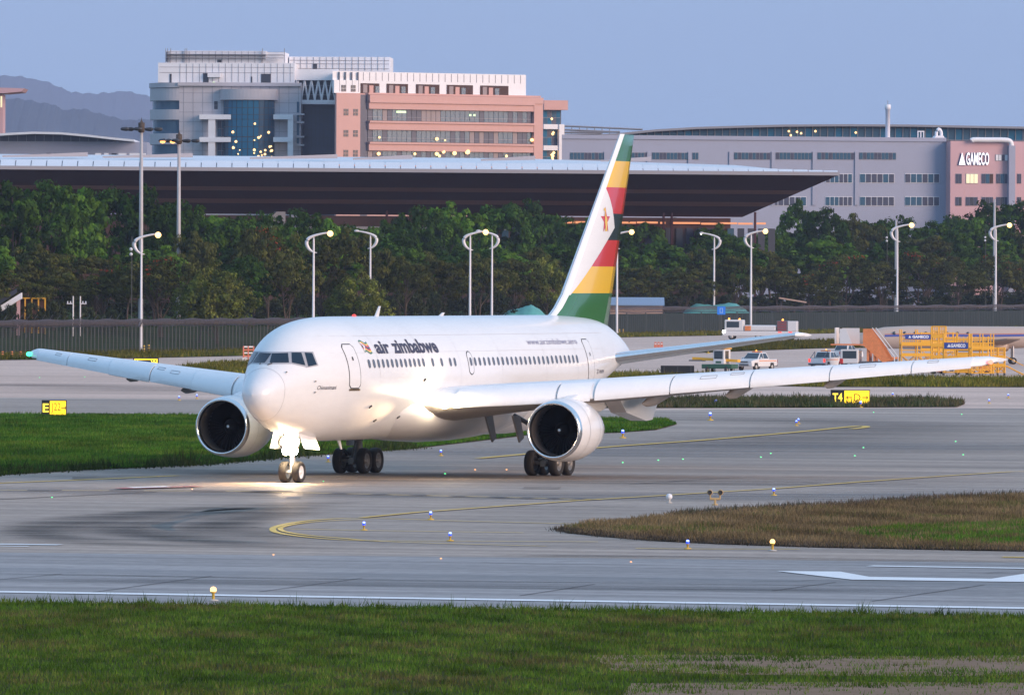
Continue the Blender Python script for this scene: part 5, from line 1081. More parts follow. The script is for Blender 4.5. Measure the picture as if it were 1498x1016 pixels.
for u0, u1 in [(1398, 1407), (1413, 1430.5), (1436, 1453), (1457.5, 1475), (1488, 1494)]: dg(u0, u1, 288, 301, 2 if u1-u0 < 12 else 3, ['b_curtain', 'b_dark'])
dg(1456, 1474, 226, 235.5, 4, ['b_white', 'b_white', 'b_curtain', 'b_white'])
mat('s_white', (0.8, 0.8, 0.82), 0.4, emit=(0.9, 0.92, 1.0), es=0.55); mat('s_navy', (0.03, 0.03, 0.12), 0.5)
x0, x1 = D.x(1413, 232, yy), D.x(1446.5, 232, yy); z0, z1 = D.z(1424, 241.5, yy), D.z(1424, 223, yy)
sg = empty('roof_sign', (0, 0, 0), 0, 'illuminated white letters with triangle emblem on the rose gable', 'sign'); sg.parent = None; sg.matrix_world = D.e.matrix_basis.copy()
def sign_text(txt, xa, xb, za, zb, y, m, name, bold=0.05):
    me = text_mesh(txt, 1.0, 0.0, bold); X = [v.co.x for v in me.vertices]; Z = [v.co.y for v in me.vertices]
    for v in me.vertices: v.co = (xa+(v.co.x-min(X))/(max(X)-min(X))*(xb-xa), y, za+(v.co.y-min(Z))/(max(Z)-min(Z))*(zb-za))
    me.materials.clear(); me.materials.append(MATS[m]); return obj(name, me, sg)
sign_text('GAMECO', x0, x1, z0, z1, yy-0.30, 's_white', 'letters', 0.02); sign_text('GAMECO', x0-0.16, x1-0.16, z0-0.1, z1, yy-0.12, 's_navy', 'letter_backs', 0.03)
xa = D.x(1402, 232, yy); xb = D.x(1412, 232, yy); MB().add([(xa, yy-0.3, z0), (xb, yy-0.3, z0), ((xa+xb)/2, yy-0.3, z1)], [(0, 1, 2)]).build('emblem', 's_white', sg)
MB().add([(xa-0.25, yy-0.12, z0-0.1), (xb, yy-0.12, z0-0.1), ((xa+xb)/2-0.25, yy-0.12, z1)], [(0, 1, 2)]).build('emblem_back', 's_navy', sg)
# roof plant and pipe
def roofthing(u, v0, v1, y): return D.x(u, 200, y), D.z(u, v0, y), D.z(u, v1, y)
x, zt_, zb = roofthing(1298.5, 153, 208, 6); ch = empty('chimney', (0, 0, 0), 0, 'slim white chimney on the maintenance building roof', 'chimney'); ch.matrix_world = D.e.matrix_basis.copy()
MB().lathe([(zb-2, 0.5), (zt_-1.0, 0.46), (zt_-1, 0.62), (zt_, 0.6), (zt_, 0)], 14, 'z', 0, (x, 6, 0)).build('stack', 'b_white', ch); MB().bar((x, 6, zt_), (x, 6, zt_+0.8), 0.06).build('rod', 'b_mull', ch)
x, zt_, zb = roofthing(1372, 186, 209, 4); ve = empty('roof_vent', (0, 0, 0), 0, 'white curled ventilation hood on the grey roof', 'vent'); ve.matrix_world = D.e.matrix_basis.copy(); h_ = zt_-zb
MB().prism([(x-1.25, zb-1), (x+1.2, zb-1), (x+1.2, zb+h_*0.3), (x+0.9, zb+h_*0.45), (x-0.6, zb+h_*0.45), (x-1.25, zb+h_*0.2)], 3, 5).build('hood_base', 'b_white', ve)
MB().tube(curve([(x-0.3, 4, zb+h_*0.35), (x-0.3, 4, zb+h_*0.65), (x+0.15, 4, zb+h_*0.88), (x+0.65, 4, zb+h_*0.7), (x+0.7, 4, zb+h_*0.4)], 4), 0.32, 10).build('hood', 'b_white', ve)
x, zt_, zb = roofthing(1347, 193, 208, 4); tw = empty('roof_frame', (0, 0, 0), 0, 'small white open steel frame on the grey roof', 'frame'); tw.matrix_world = D.e.matrix_basis.copy()
for dx2 in (-0.6, 0, 0.6): MB().box(x+dx2-0.09, x+dx2+0.09, 3.9, 4.1, zb-1.2, zt_).build('upright', 'b_white', tw)
MB().box(x-0.7, x+0.7, 3.85, 4.15, zt_, zt_+0.2).build('top_bar', 'b_white', tw)
x, zt_, zb = roofthing(1480, 201, 209, -4.4); x2 = D.x(1421, 204, -4.4); pp_ = empty('air_duct', (0, 0, 0), 0, 'fat white air duct along the rose gable roof and down its wall', 'duct'); pp_.matrix_world = D.e.matrix_basis.copy(); zc_ = (zt_+zb)/2
MB().tube(curve([(x2, -4.4, zc_-0.2), (x2+0.5, -4.4, zc_), (x2+3, -4.4, zc_), (x-1.5, -4.4, zc_), (x-0.3, -4.4, zc_-0.3), (x, -4.4, zc_-1.2)], 5), 0.5, 12).build('pipe', 'b_white', pp_)
MB().box(x-0.65, x+0.65, -4.9, -3.55, 2, zc_-1.1).build('downpipe', 'b_lav', pp_)
# --- curved glass hall behind it
H = Fac('glass_hall', 820, 2050, R(2), 'glazed hall with shallow arched roof behind the maintenance building')
rp = [(812, 200), (900, 196), (960, 190), (1020, 186.5), (1090, 184.5), (1150, 183), (1230, 182.5), (1330, 183), (1430, 185), (1560, 187)]
tp = [(H.x(u), H.z(u, v)) for u, v in rp]; zb = H.z(1100, 230)
MB().prism([(a, b-0.35) for a, b in tp]+[(tp[-1][0], zb), (tp[0][0], zb)], 1.0, 40).build('wall', 'b_curtain', H.e)
MB().prism([(a, b+0.1) for a, b in tp]+[(a, b-0.4) for a, b in tp[::-1]], -1.5, 42).build('roof', 'b_ridge', H.e)
for i in range(58):
    u = 925+i*11; z1 = H.z(u+5, float(np.interp(u+5, [p[0] for p in rp], [p[1] for p in rp])))-0.75; z0 = H.z(u+5, 206.5)
    if z1-z0 > 0.3: MB().box(H.x(u+0.7), H.x(u+10.3), 0.7, 0.8, z0, z1).build('glass_pane', rb.choice(['b_glass', 'b_glass', 'b_glassb']), H.e)
    MB().box(H.x(u-0.5), H.x(u+0.5), 0.5, 0.9, z0-2, z1+0.4).build('mullion', 'b_mull', H.e)
MB().box(H.x(925), H.x(1560), 0.4, 0.6, H.z(1200, 204.5), H.z(1200, 203.5)).build('rail', 'b_mull', H.e)
for u, v in [(1154, 192), (1166, 193), (1172, 195), (1157, 198), (1193, 192), (1252, 194)]: MB().lathe([(-0.3, 0), (0, 0.3), (0.3, 0)], 8, 'z', 0, (H.x(u), 0.3, H.z(u, v))).build('lamp_or_glint', 'e_glint', H.e)
lt = empty('steel_louvre_roof', (0, 0, 0), 0, 'open steel louvre beams converging to a point between the two office buildings', 'steelwork'); lt.matrix_world = H.e.matrix_basis.copy()
for v0, u1, v1 in [(184.5, 938, 190), (190, 905, 194), (194.5, 905, 193.5), (198.5, 878, 196)]:
    a = (H.x(815), -6, H.z(815, v0)); b = (H.x(u1), -6, H.z(u1, v1)); MB().bar(a, b, 0.22, 4).build('beam', 'b_mull', lt)
for i in range(7): u = 824+i*11; MB().bar((H.x(u), -6, H.z(u, 185+i*0.7)), (H.x(u), -6, H.z(u, 198)), 0.09, 4).build('strut', 'b_mull', lt)
# --- hangar with the great dark canopy
T0, T1 = AT(-300, 243.7, 1520.3), AT(1228, 256.5, 1560)
hg = empty('canopy_hangar', (T0.x, T0.y, 0), math.atan2(T1.y-T0.y, T1.x-T0.x), 'long hangar with pale roof edge and deep dark banded soffit', 'hangar'); LT_ = (Vector((T1.x, T1.y))-Vector((T0.x, T0.y))).length
def hx(u, y=0.0):
    t = ray(u, 250).x; a = hg.rotation_euler.z; c, s = math.cos(a), math.sin(a); X0, Y0 = T0.x-y*s, T0.y+y*c; return (t*Y0-X0)/(c-t*s)
ze = 27.0; x1_ = hx(1128)
def tz(x): return ze+0.0*x
# soffit with flat stretch and a pointed right end
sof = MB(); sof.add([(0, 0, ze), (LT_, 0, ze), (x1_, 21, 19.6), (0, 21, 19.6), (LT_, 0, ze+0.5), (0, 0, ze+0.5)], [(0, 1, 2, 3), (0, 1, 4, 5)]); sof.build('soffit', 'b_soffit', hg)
for f0, f1 in [(0.36, 0.45), (0.64, 0.74)]:
    def sp(x, f): return (x, 21*f-0.05, ze-7.4*f-0.06)
    MB().add([sp(0, f0), sp(LT_-(LT_-x1_)*f0-0.3, f0), sp(LT_-(LT_-x1_)*f1-0.3, f1), sp(0, f1)], [(0, 1, 2, 3)]).build('soffit_band', 'b_band', hg)
for i in range(22):
    f = (i+0.5)/22; MB().add([(0, 21*f-0.03, ze-7.4*f-0.03), (LT_-(LT_-x1_)*f, 21*f-0.03, ze-7.4*f-0.03), (LT_-(LT_-x1_)*f, 21*f+0.06, ze-7.4*f-0.03), (0, 21*f+0.06, ze-7.4*f-0.03)], [(0, 1, 2, 3)]).build('soffit_batten', 'b_band', hg)
x2_ = hx(1190, 30); rf = MB()
rf.add([(0, 4.6, ze+1.72), (LT_-9, 2.2, ze+0.8), (x1_, 26, ze+1.9), (hx(760, 40), 40, ze+3.0), (0, 40, ze+3.1)], [(0, 1, 2, 3, 4)]); rf.build('roof', 'b_roof', hg)
npn = 68; dxp = (LT_-0.4)/npn
for i in range(npn):
    x0 = 0.2+i*dxp; k = 1.0 if x0 < hx(900) else max(0.25, 1-0.75*(x0-hx(900))/(LT_-hx(900)))
    MB().add([(x0+0.08, -0.06, ze+0.35), (x0+dxp-0.08, -0.06, ze+0.35), (x0+dxp+0.9*k-0.08, 4.5*k, ze+0.35+1.35*k), (x0+0.9*k+0.08, 4.5*k, ze+0.35+1.35*k)], [(0, 1, 2, 3)]).build('roof_panel', 'b_roof', hg)
MB().add([(0, -0.10, ze+0.52), (LT_, -0.10, ze+0.52), (LT_, -0.10, ze-0.12), (0, -0.10, ze-0.12), (0, 0.3, ze+0.25), (LT_, 0.3, ze+0.25)], [(0, 1, 2, 3), (0, 1, 5, 4)]).build('eave_gutter', 'b_ridge', hg)
ru = MB().add([(0, 4.7, ze+1.6), (LT_, 0.2, ze+0.4), (LT_, 0.2, ze+0.3), (0, 0.2, ze+0.3)], [(0, 1, 2, 3)]).build('roof_underlay', 'b_ridge', hg)
for u0, u1 in [(-10, 134), (136, 288), (350, 500), (500, 610), (686, 790), (860, 960)]:
    xa, xb = hx(u0, 18), hx(u1, 18); MB().add([(xa, 8, ze+2.35), (xb, 22, ze+3.25), (xb, 22, ze+2.5), (xa, 8, ze+2.1), (xa, 10, ze+2.4), (xb, 24, ze+3.25)], [(0, 1, 2, 3), (0, 4, 5, 1)]).build('roof_fin', 'b_ridge', hg)
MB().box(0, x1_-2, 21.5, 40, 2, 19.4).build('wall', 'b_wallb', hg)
for i in range(44):
    u = 480+i*15.0; xa = hx(u, 21); MB().box(xa, xa+1.2, 21.2, 21.4, 13.0, 17.6).build('window', rb.choice(['b_dark', 'b_curtain', 'b_glass']), hg)
for ua, ub, za in [(905, 930, 18.5), (932, 962, 18.55), (966, 973, 18.5), (985, 1024, 18.5), (1026, 1050, 18.4), (1053, 1078, 18.5), (1080, 1101, 18.45), (1107, 1120, 18.5)]: MB().box(hx(ua, 21), hx(ub, 21), 20.6, 21.0, za-0.18, za+0.16).build('reflection_strip', 'e_reflection', hg)  # glowing pieces imitate the broken orange reflection under the canopy
MB().box(hx(815, 21), hx(870, 21), 20.6, 21.0, 18.3, 18.7).build('reflection_strip', 'e_reflection', hg)  # same imitated reflection, as a glowing piece
for u in (565, 600, 970, 982, 1104): MB().box(hx(u, 19), hx(u, 19)+0.35, 19, 19.4, 2, 20.5).build('column', 'b_soffit', hg)
MB().box(hx(370, 19), hx(740, 19), 18.5, 20.5, 17.0, 17.5).build('parapet', 'b_ridge', hg)
eq = empty('roof_cabin', (0, 0, 0), 0, 'small grey plant cabin under the dark canopy', 'cabin'); eq.matrix_world = hg.matrix_basis.copy()
xa = hx(395, 15); MB().prism([(xa, 16.2), (xa+2.6, 16.2), (xa+2.6, 20.0), (xa+1.0, 20.0), (xa, 19.0)], 14, 16).build('cabin', 'b_mull', eq); MB().box(xa+3.6, xa+4.8, 14, 16, 16.5, 19.4).build('door', 'b_lav', eq); MB().box(xa-0.8, xa+6, 13.6, 16.4, 15.0, 16.15).build('base', 'b_wallb', eq)
# --- low arched hall and slab tower on the far left
K = Fac('arched_hall', -60, 2200, 0.0, 'low grey hall with thin arched roof below the hills')
K.box('wall', -60, 215, 207, 520, 0, 30, 'b_lav'); 
for u0, u1 in [(70, 78), (80, 108), (113, 130), (141, 149), (154, 160), (165, 172), (175, 186), (191, 214)]: K.box('roof_unit', u0, u1, 224.5, 229, -6, -2, rb.choice(['b_white', 'b_white', 'b_dark']))
ap = [(-60, 200), (-20, 197.2), (20, 194.6), (50, 193.2), (90, 194), (130, 197.5), (165, 201.5), (197, 204.5)]
tp = [(K.x(u), K.z(u, v)) for u, v in ap]
MB().prism(tp+[(a+0.2, b-0.55) for a, b in tp[::-1]], -6, 28).build('arched_roof', 'b_roof', K.e)
MB().prism([(a, b-0.6) for a, b in tp[:-1]]+[(tp[-2][0], K.z(150, 208)), (tp[0][0], K.z(150, 208))], 1, 26).build('glazing', 'b_curtain', K.e)
for i in range(16): u = -40+i*13; MB().box(K.x(u), K.x(u+0.8), 0.8, 1.1, K.z(u, 208), K.z(u, float(np.interp(u, [p[0] for p in ap], [p[1] for p in ap])))-0.6).build('mullion', 'b_mull', K.e)
S_ = Fac('slab_tower', -60, 2400, 0.0, 'pale tower with wide overhanging slab roof at the hall')
S_.box('shaft', -60, 4, 138, 520, 0, 12, 'b_rose'); S_.prism = None
x0, x1 = S_.x(-60), S_.x(37); MB().prism([(x0, S_.z(0, 137)), (S_.x(8), S_.z(0, 137)), (S_.x(33), S_.z(30, 134.8)), (x1, S_.z(37, 130)), (x0, S_.z(0, 127.5))], -6, 14).build('slab_roof', 'b_rose', S_.e)
MB().box(S_.x(0.5), S_.x(3), -0.1, 0, S_.z(2, 157), S_.z(2, 141)).build('window', 'e_win', S_.e)
# ================================================================ airfield signs
mat('g_black', (0.015, 0.015, 0.016), 0.5); mat('g_frame', (0.05, 0.05, 0.05), 0.5)
mat('g_yellow', (0.75, 0.5, 0.02), 0.4, emit=(1.0, 0.60, 0.015), es=1.15); mat('g_ychar', (0.8, 0.6, 0.05), 0.4, emit=(1.0, 0.72, 0.06), es=1.0); mat('g_ochar', (0.30, 0.17, 0.01), 0.5)
def sign(u0, u1, v0, v1, vb, split, left, right, label, flip=False):
    p = G((u0+u1)/2, vb); Y = p.y; w = (u1-u0)*PX(Y); h = (v1-v0)*PX(Y); zb = (vb-v1)*PX(Y); e = empty('taxiway_sign', (p.x, Y, 0.0), 0, label, 'sign')
    MB().box(-w/2, w/2, -0.12, 0.12, zb, zb+h).build('housing', 'g_black', e)
    for k in (-0.35, 0, 0.35): MB().box(w*k-0.05, w*k+0.05, -0.05, 0.05, 0, zb+0.02).build('leg', 'g_frame', e)
    xs_ = -w/2+(split-u0)/(u1-u0)*w
    MB().box(xs_, w/2-0.05, -0.15, -0.122, zb+0.05, zb+h-0.05).build('lit_panel', 'g_yellow', e)
    if left: text_on(left, 'lettering', e, ((-w/2+xs_)/2, -0.155, zb+h/2), (1, 0, 0), (0, 0, 1), h*0.78, 'g_ychar', 0.02, (xs_+w/2)*0.72)
    if right: text_on(right, 'lettering', e, ((xs_+w/2)/2, -0.158, zb+h/2), (1, 0, 0), (0, 0, 1), h*0.72, 'g_ochar', 0.0, (w/2-xs_)*0.74 if len(right) > 2 else h*0.45)
    return e, w, h, zb, xs_
sign(61, 97.5, 585, 607.5, 608.5, 73, 'E', None, 'black and yellow taxiway sign reading E J22 on the grass island')
e, w, h, zb, xs_ = sign(1215, 1272.5, 570, 592, 594.5, 1235, 'T4', 'D', 'black and yellow taxiway sign reading T4 and D with arrows')
def arrow(e, cx, cz, l, d, name='arrow', m='g_ochar', y=-0.158):
    t = l*0.09; MB().add([(cx-l/2*d, y, cz+t), (cx+l*0.5*d, y, cz+t), (cx+l*0.5*d, y, cz-t), (cx-l/2*d, y, cz-t)], [(0, 1, 2, 3)]).build(name, m, e)
    MB().add([(cx+l*0.62*d, y-0.002, cz), (cx+l*0.12*d, y-0.002, cz+l*0.40), (cx+l*0.30*d, y-0.002, cz), (cx+l*0.12*d, y-0.002, cz-l*0.40)], [(0, 1, 2, 3)]).build(name, m, e)
pc = (xs_+w/2)/2; pw_ = w/2-xs_; arrow(e, pc-pw_*0.31, zb+h/2, 0.40, -1); arrow(e, pc+pw_*0.31, zb+h/2, 0.40, 1)
e = [o for o in col.objects if o.name == 'taxiway_sign'][0]; Y = e.location.y; w = 36.5*PX(Y); h = 22.5*PX(Y); zb = PX(Y); x0 = -w/2+12/36.5*w; pc = (x0+w/2)/2; pw_ = w/2-x0
text_on('J22', 'lettering', e, (pc-pw_*0.13, -0.158, zb+h/2), (1, 0, 0), (0, 0, 1), h*0.72, 'g_ochar', 0.0, pw_*0.56); arrow(e, pc+pw_*0.33, zb+h/2, 0.34, 1)
p = G(213.5, 534); Y = p.y; e = empty('taxiway_sign', (p.x, Y, 0), 0, 'black taxiway sign with yellow border half hidden behind the starboard wing', 'sign'); w = 37.5*PX(Y); h = 11*PX(Y)
MB().box(-w/2, w/2, -0.1, 0.1, 0, h).build('housing', 'g_black', e); MB().box(-w/2+0.12, w/2-0.12, -0.13, -0.102, 0.08, h-0.10).build('lit_panel', 'g_yellow', e); MB().box(-w/2+0.24, w/2-0.24, -0.16, -0.132, 0.08, h-0.22).build('face', 'g_black', e)
text_on('A', 'lettering', e, (-w*0.32, -0.165, h*0.4), (1, 0, 0), (0, 0, 1), h*0.8, 'g_ychar', 0.02); text_on('W', 'lettering', e, (w*0.32, -0.165, h*0.4), (1, 0, 0), (0, 0, 1), h*0.8, 'g_ychar', 0.02)
p = G(991, 552); Y = p.y; e = empty('taxiway_sign', (p.x, Y, 0), 0, 'plain black back of a wide taxiway sign beside the wing', 'sign'); w = 49*PX(Y)
MB().box(-w/2, w/2, -0.1, 0.1, 0.1, 17.5*PX(Y)).build('housing', 'g_black', e)
for k in (-0.4, 0, 0.4): MB().box(w*k-0.06, w*k+0.06, -0.16, -0.101, 0, 16.5*PX(Y)).build('leg', 'g_frame', e)
mat('g_blue', (0.02, 0.16, 0.55), 0.4, emit=(0.01, 0.10, 0.45), es=0.35); mat('g_pale', (0.35, 0.5, 0.75), 0.5)
p = G(1055, 491); Y = p.y; e = empty('route_sign', (p.x, Y, 0), 0, 'small square blue sign on a post before the panel fence', 'sign'); k = PX(Y)
MB().bar((0, 0, 0), (0, 0, 31*k), 0.05).build('post', 'm_post', e); MB().box(-6*k, 6*k, -0.12, -0.06, 31*k, 43*k).build('face', 'g_blue', e)
MB().add([(-2.3*k, -0.125, 33.5*k), (2.3*k, -0.125, 33.5*k), (2.3*k, -0.125, 40.5*k), (-2.3*k, -0.125, 40.5*k), (-1.4*k, -0.125, 34.4*k), (1.4*k, -0.125, 34.4*k), (1.4*k, -0.125, 39.6*k), (-1.4*k, -0.125, 39.6*k)], [(0, 1, 5, 4), (1, 2, 6, 5), (2, 3, 7, 6), (3, 0, 4, 7)]).build('symbol', 'g_pale', e)
# ================================================================ airfield lights
emat('e_bluew', (0.30, 0.42, 1.0), 2.6); emat('e_amber', (1.0, 0.55, 0.20), 2.4); emat('e_inset_g', (0.10, 1.0, 0.30), 1.6); emat('e_inset_o', (1.0, 0.40, 0.12), 2.0); mat('l_yellow', (0.6, 0.38, 0.05), 0.5); mat('l_base', (0.45, 0.42, 0.38), 0.6)
mat('l_blue', (0.03, 0.09, 0.5), 0.2, emit=(0.03, 0.08, 0.9), es=0.8)
bs = MB().lathe([(0, 0.14), (0.035, 0.13), (0.05, 0.05), (0.05, 0)], 14, 'z').mesh('base', 'l_yellow'); stm = MB().lathe([(0.045, 0.035), (0.17, 0.035), (0.17, 0.055), (0.19, 0.055)], 10, 'z').mesh('stem', 'l_yellow')
gl = MB().lathe([(0.19, 0.055), (0.22, 0.065), (0.31, 0.058), (0.34, 0.03), (0.345, 0)], 12, 'z').mesh('lens', 'l_blue'); fl_ = MB().lathe([(0.265, 0), (0.275, 0.045), (0.30, 0.055), (0.325, 0.045), (0.335, 0)], 12, 'z', 0).mesh('filament', 'e_bluew')
fl_.transform(Matrix.Translation((0, -0.035, 0)))
def taxi_light(u, v, lab=None, s=1.0):
    p = G(u, v); e = empty('taxiway_light', (p.x, p.y, 0.02), 0, lab or 'small blue taxiway edge light standing on the far taxiway edge', 'taxiway light', 'blue taxiway edge lights', s)
    for n_, m_ in (('base', bs), ('stem', stm), ('lens', gl), ('filament', fl_)): obj(n_, m_, e)
for u, v, t in [(532.4, 776, 'blue taxiway light standing inside the yellow loop line'), (630, 760.5, 'blue taxiway light standing above the yellow loop line'), (658.6, 791.8, 'blue taxiway light standing on the lower yellow loop line'), (1006, 803.5, 'blue taxiway light at the front edge of the dry grass island'), (1132, 725, 'blue taxiway light between the twin guard lamp and the dry island'), (645, 667, 'blue taxiway light seen under the belly between the main wheels'), (480, 676, 'blue taxiway light seen beside the starboard main wheels')]: taxi_light(u, v, t, 0.92)
for u, v in [(262, 586), (288, 583.5), (1165, 623), (1168, 620), (1306, 581), (1447, 590.5), (1475, 582.5)]: taxi_light(u, v, None, 1.0)
taxi_light(1259, 596, 'blue taxiway light directly in front of the T4 sign', 1.3); taxi_light(1047, 593, 'blue taxiway light in the narrow weedy grass strip', 1.2); taxi_light(1039, 615, 'bright blue taxiway light on open pavement below the weedy strip', 1.5); taxi_light(911, 641, 'blue taxiway light just behind the port engine', 1.4)
taxi_light(1036, 517, 'blue taxiway light beneath the tailplane by the service vehicles', 2.0)
rb_ = MB().lathe([(0, 0.17), (0.03, 0.16), (0.05, 0.06), (0.05, 0)], 14, 'z').mesh('base', 'l_base'); rs_ = MB().lathe([(0.05, 0.045), (0.24, 0.045), (0.26, 0.09), (0.29, 0.1), (0.29, 0)], 12, 'z').mesh('stem', 'l_yellow'); rl = MB().lathe([(0.29, 0.085), (0.34, 0.105), (0.40, 0.09), (0.44, 0.05), (0.45, 0)], 14, 'z').mesh('lens', 'e_amber')
for u, v, t in [(312, 879, 'glowing amber runway edge light before the near grass'), (1130, 806, 'glowing amber runway edge light before the dry grass island')]:
    p = G(u, v); e = empty('runway_light', (p.x, p.y, 0.02), 0, t, 'runway light', None, 0.86)
    for n_, m_ in (('base', rb_), ('stem', rs_), ('lens', rl)): obj(n_, m_, e)
ig = MB().lathe([(0.0, 0.10), (0.012, 0.09), (0.02, 0.0)], 12, 'z').mesh('rim', 'l_base')
ih = {c: MB().lathe([(-0.02, 0.0), (0.0, 0.05), (0.04, 0.05), (0.06, 0.0)], 10, 'z').mesh('lens', m_) for c, m_ in (('g', 'e_inset_g'), ('o', 'e_inset_o'))}
for u, v, c in [(911, 678, 'g'), (963, 674.5, 'g'), (999, 673, 'g'), (1113, 670, 'g'), (1127.5, 664.5, 'g'), (1250.5, 668, 'g'), (1263, 656, 'g'), (1398, 647, 'g'), (1409, 666.5, 'g'), (1278, 604, 'g'), (1407, 607, 'g'), (651, 694.5, 'g'), (473, 705.5, 'g'), (76, 729, 'g'), (695, 688.5, 'o'), (741, 688.5, 'o'), (281, 717, 'o'), (400, 813.5, 'o'), (645, 819, 'o'), (923, 824, 'o'), (58, 553, 'g'), (124, 552, 'g'), (183, 551, 'g')]:
    p = G(u, v); e = empty('inset_light', (p.x, p.y, 0.045), 0, 'tiny green light sunk into the taxiway pavement' if c == 'g' else 'tiny orange light sunk into the pavement', 'inset light', 'green inset lights' if c == 'g' else 'orange inset lights', 0.8 if v < 700 else 0.6); obj('rim', ig, e); obj('lens', ih[c], e)
# twin guard lamp and white marker
p = G(1046, 739); e = empty('guard_light', (p.x, p.y, 0.02), 0, 'yellow twin-headed runway guard lamp on the taxiway', 'guard light')
mat('l_tan', (0.5, 0.33, 0.14), 0.5)
MB().lathe([(0, 0.12), (0.04, 0.12), (0.05, 0.045), (0.22, 0.045), (0.22, 0)], 12, 'z').build('base', 'l_tan', e); MB().bar((-0.2, 0, 0.24), (0.2, 0, 0.24), 0.045, 8).bar((-0.19, 0, 0.24), (-0.19, 0, 0.42), 0.03).bar((0.19, 0, 0.24), (0.19, 0, 0.42), 0.03).build('yoke', 'l_tan', e)
for s in (-0.21, 0.21):
    MB().lathe([(-0.14, 0.09), (-0.10, 0.115), (0.06, 0.10), (0.10, 0.0)], 14, 'y', 0, (s, 0, 0.50)).build('lamp_head', 'l_tan', e); MB().lathe([(-0.12, 0.085), (-0.11, 0.0)], 14, 'y', 0, (s, -0.01, 0.50)).build('lens', 'm_dark', e)
p = G(979, 736); e = empty('marker_light', (p.x, p.y, 0.02), 0, 'small white globe marker lamp on the taxiway beside the guard lamp', 'marker light')
MB().lathe([(0, 0.12), (0.03, 0.12), (0.05, 0.05), (0.16, 0.05)], 12, 'z').build('base', 'l_base', e); MB().lathe([(0.14, 0.03), (0.17, 0.11), (0.26, 0.13), (0.34, 0.10), (0.38, 0.0)], 14, 'z').build('globe', 'm_insul', e)
# ================================================================ bollards, barriers
mat('o_orange', (0.7, 0.22, 0.03), 0.5); mat('o_black', (0.03, 0.03, 0.03), 0.6)
def bollard(u, v, h, label, gr, c1='l_yellow'):
    p = G(u, v); e = empty('bollard', (p.x, p.y, 0), 0, label, 'bollard', gr)
    MB().lathe([(0, 0.11), (h, 0.10), (h+0.05, 0.0)], 10, 'z').build('post', 'o_black', e)
    for k in (0.2, 0.5, 0.8): MB().lathe([(h*k, 0.118), (h*(k+0.16), 0.116)], 10, 'z').build('band', c1, e)
for u in (210.5, 217.5): bollard(u, 518 if u < 215 else 516.8, 1.05, 'black and yellow striped bollard at the foot of the street lamp', 'striped bollards by the lamp')
for u in (3.5, 17.5, 30): bollard(u, 523.5, 0.75, 'short orange banded bollard before the wire fence', 'orange bollards at the fence', 'o_orange')
for u in (906, 911.5): bollard(u, 489.5, 0.9, 'black and yellow striped bollard beside the tail cone', 'striped bollards by the tail')
mat('o_red', (0.62, 0.17, 0.10), 0.6, var=0.15, scale=2); mat('o_white', (0.75, 0.72, 0.70), 0.6)
p = G(363, 528); k = PX(p.y); e = empty('plastic_barrier', (p.x, p.y, 0), 0.2, 'red and white lattice barrier beside the airliner nose', 'barrier')
for i in range(5): MB().box(-7*k, 9*k, -0.05, 0.05, (2+i*4.5)*k, (4+i*4.5)*k).build('rail', 'o_red' if i % 2 else 'o_white', e)
for x in (-7, 0, 8): MB().box(x*k-0.06, x*k+0.06, -0.08, 0.08, 0, 22*k).build('upright', 'o_red', e)
MB().box(-9*k, -3*k, -0.3, -0.1, 0, 5*k).build('foot', 'o_white', e)
p = G(963, 508); k = PX(p.y)
for i, x in enumerate((-4.2, 0.3, 4.8)):
    e = empty('crash_block', (p.x+x*k, p.y, 0), 0, 'orange plastic crash block in a short row behind the tailplane', 'barrier', 'orange crash blocks')
    MB().prism([(-2.0*k, 0), (2.0*k, 0), (1.9*k, 0.35), (1.4*k, 8*k), (-1.4*k, 8*k), (-1.9*k, 0.35)], -0.25, 0.25).build('body', 'o_red', e); MB().box(-1.3*k, 1.3*k, -0.27, -0.252, 0.4, 0.52).build('stripe', 'o_white', e)
# ================================================================ vehicles
mat('v_white', (0.72, 0.70, 0.69), 0.3, coat=0.3); mat('v_glass', (0.03, 0.045, 0.06), 0.1, spec=0.8); mat('v_red', (0.50, 0.03, 0.03), 0.35); mat('v_green', (0.03, 0.10, 0.06), 0.5); mat('v_yellow', (0.85, 0.42, 0.03), 0.45); mat('v_grey', (0.12, 0.12, 0.13), 0.5); mat('v_orange', (0.75, 0.24, 0.08), 0.5, var=0.2, scale=2)
emat('e_tail', (1.0, 0.05, 0.03), 1.5); emat('e_bea', (1.0, 0.35, 0.06), 2.6); emat('e_head', (1.0, 0.95, 0.85), 8); mat('v_lens', (0.6, 0.6, 0.62), 0.15); mat('v_tail', (0.4, 0.02, 0.02), 0.3)
def vwheel(e, x, y, r, w):
    a = MB().lathe([(-w/2, r*0.55), (-w/2, r*0.9), (-w*0.35, r), (w*0.35, r), (w/2, r*0.9), (w/2, r*0.55)], 20, 'x').build('wheel', 'm_tyre', e, (x, y, r))
    MB().lathe([(-w*0.45, 0.0), (-w*0.45, r*0.6), (w*0.45, r*0.6), (w*0.45, 0.0)], 16, 'x').build('rim', 'm_rim', a)
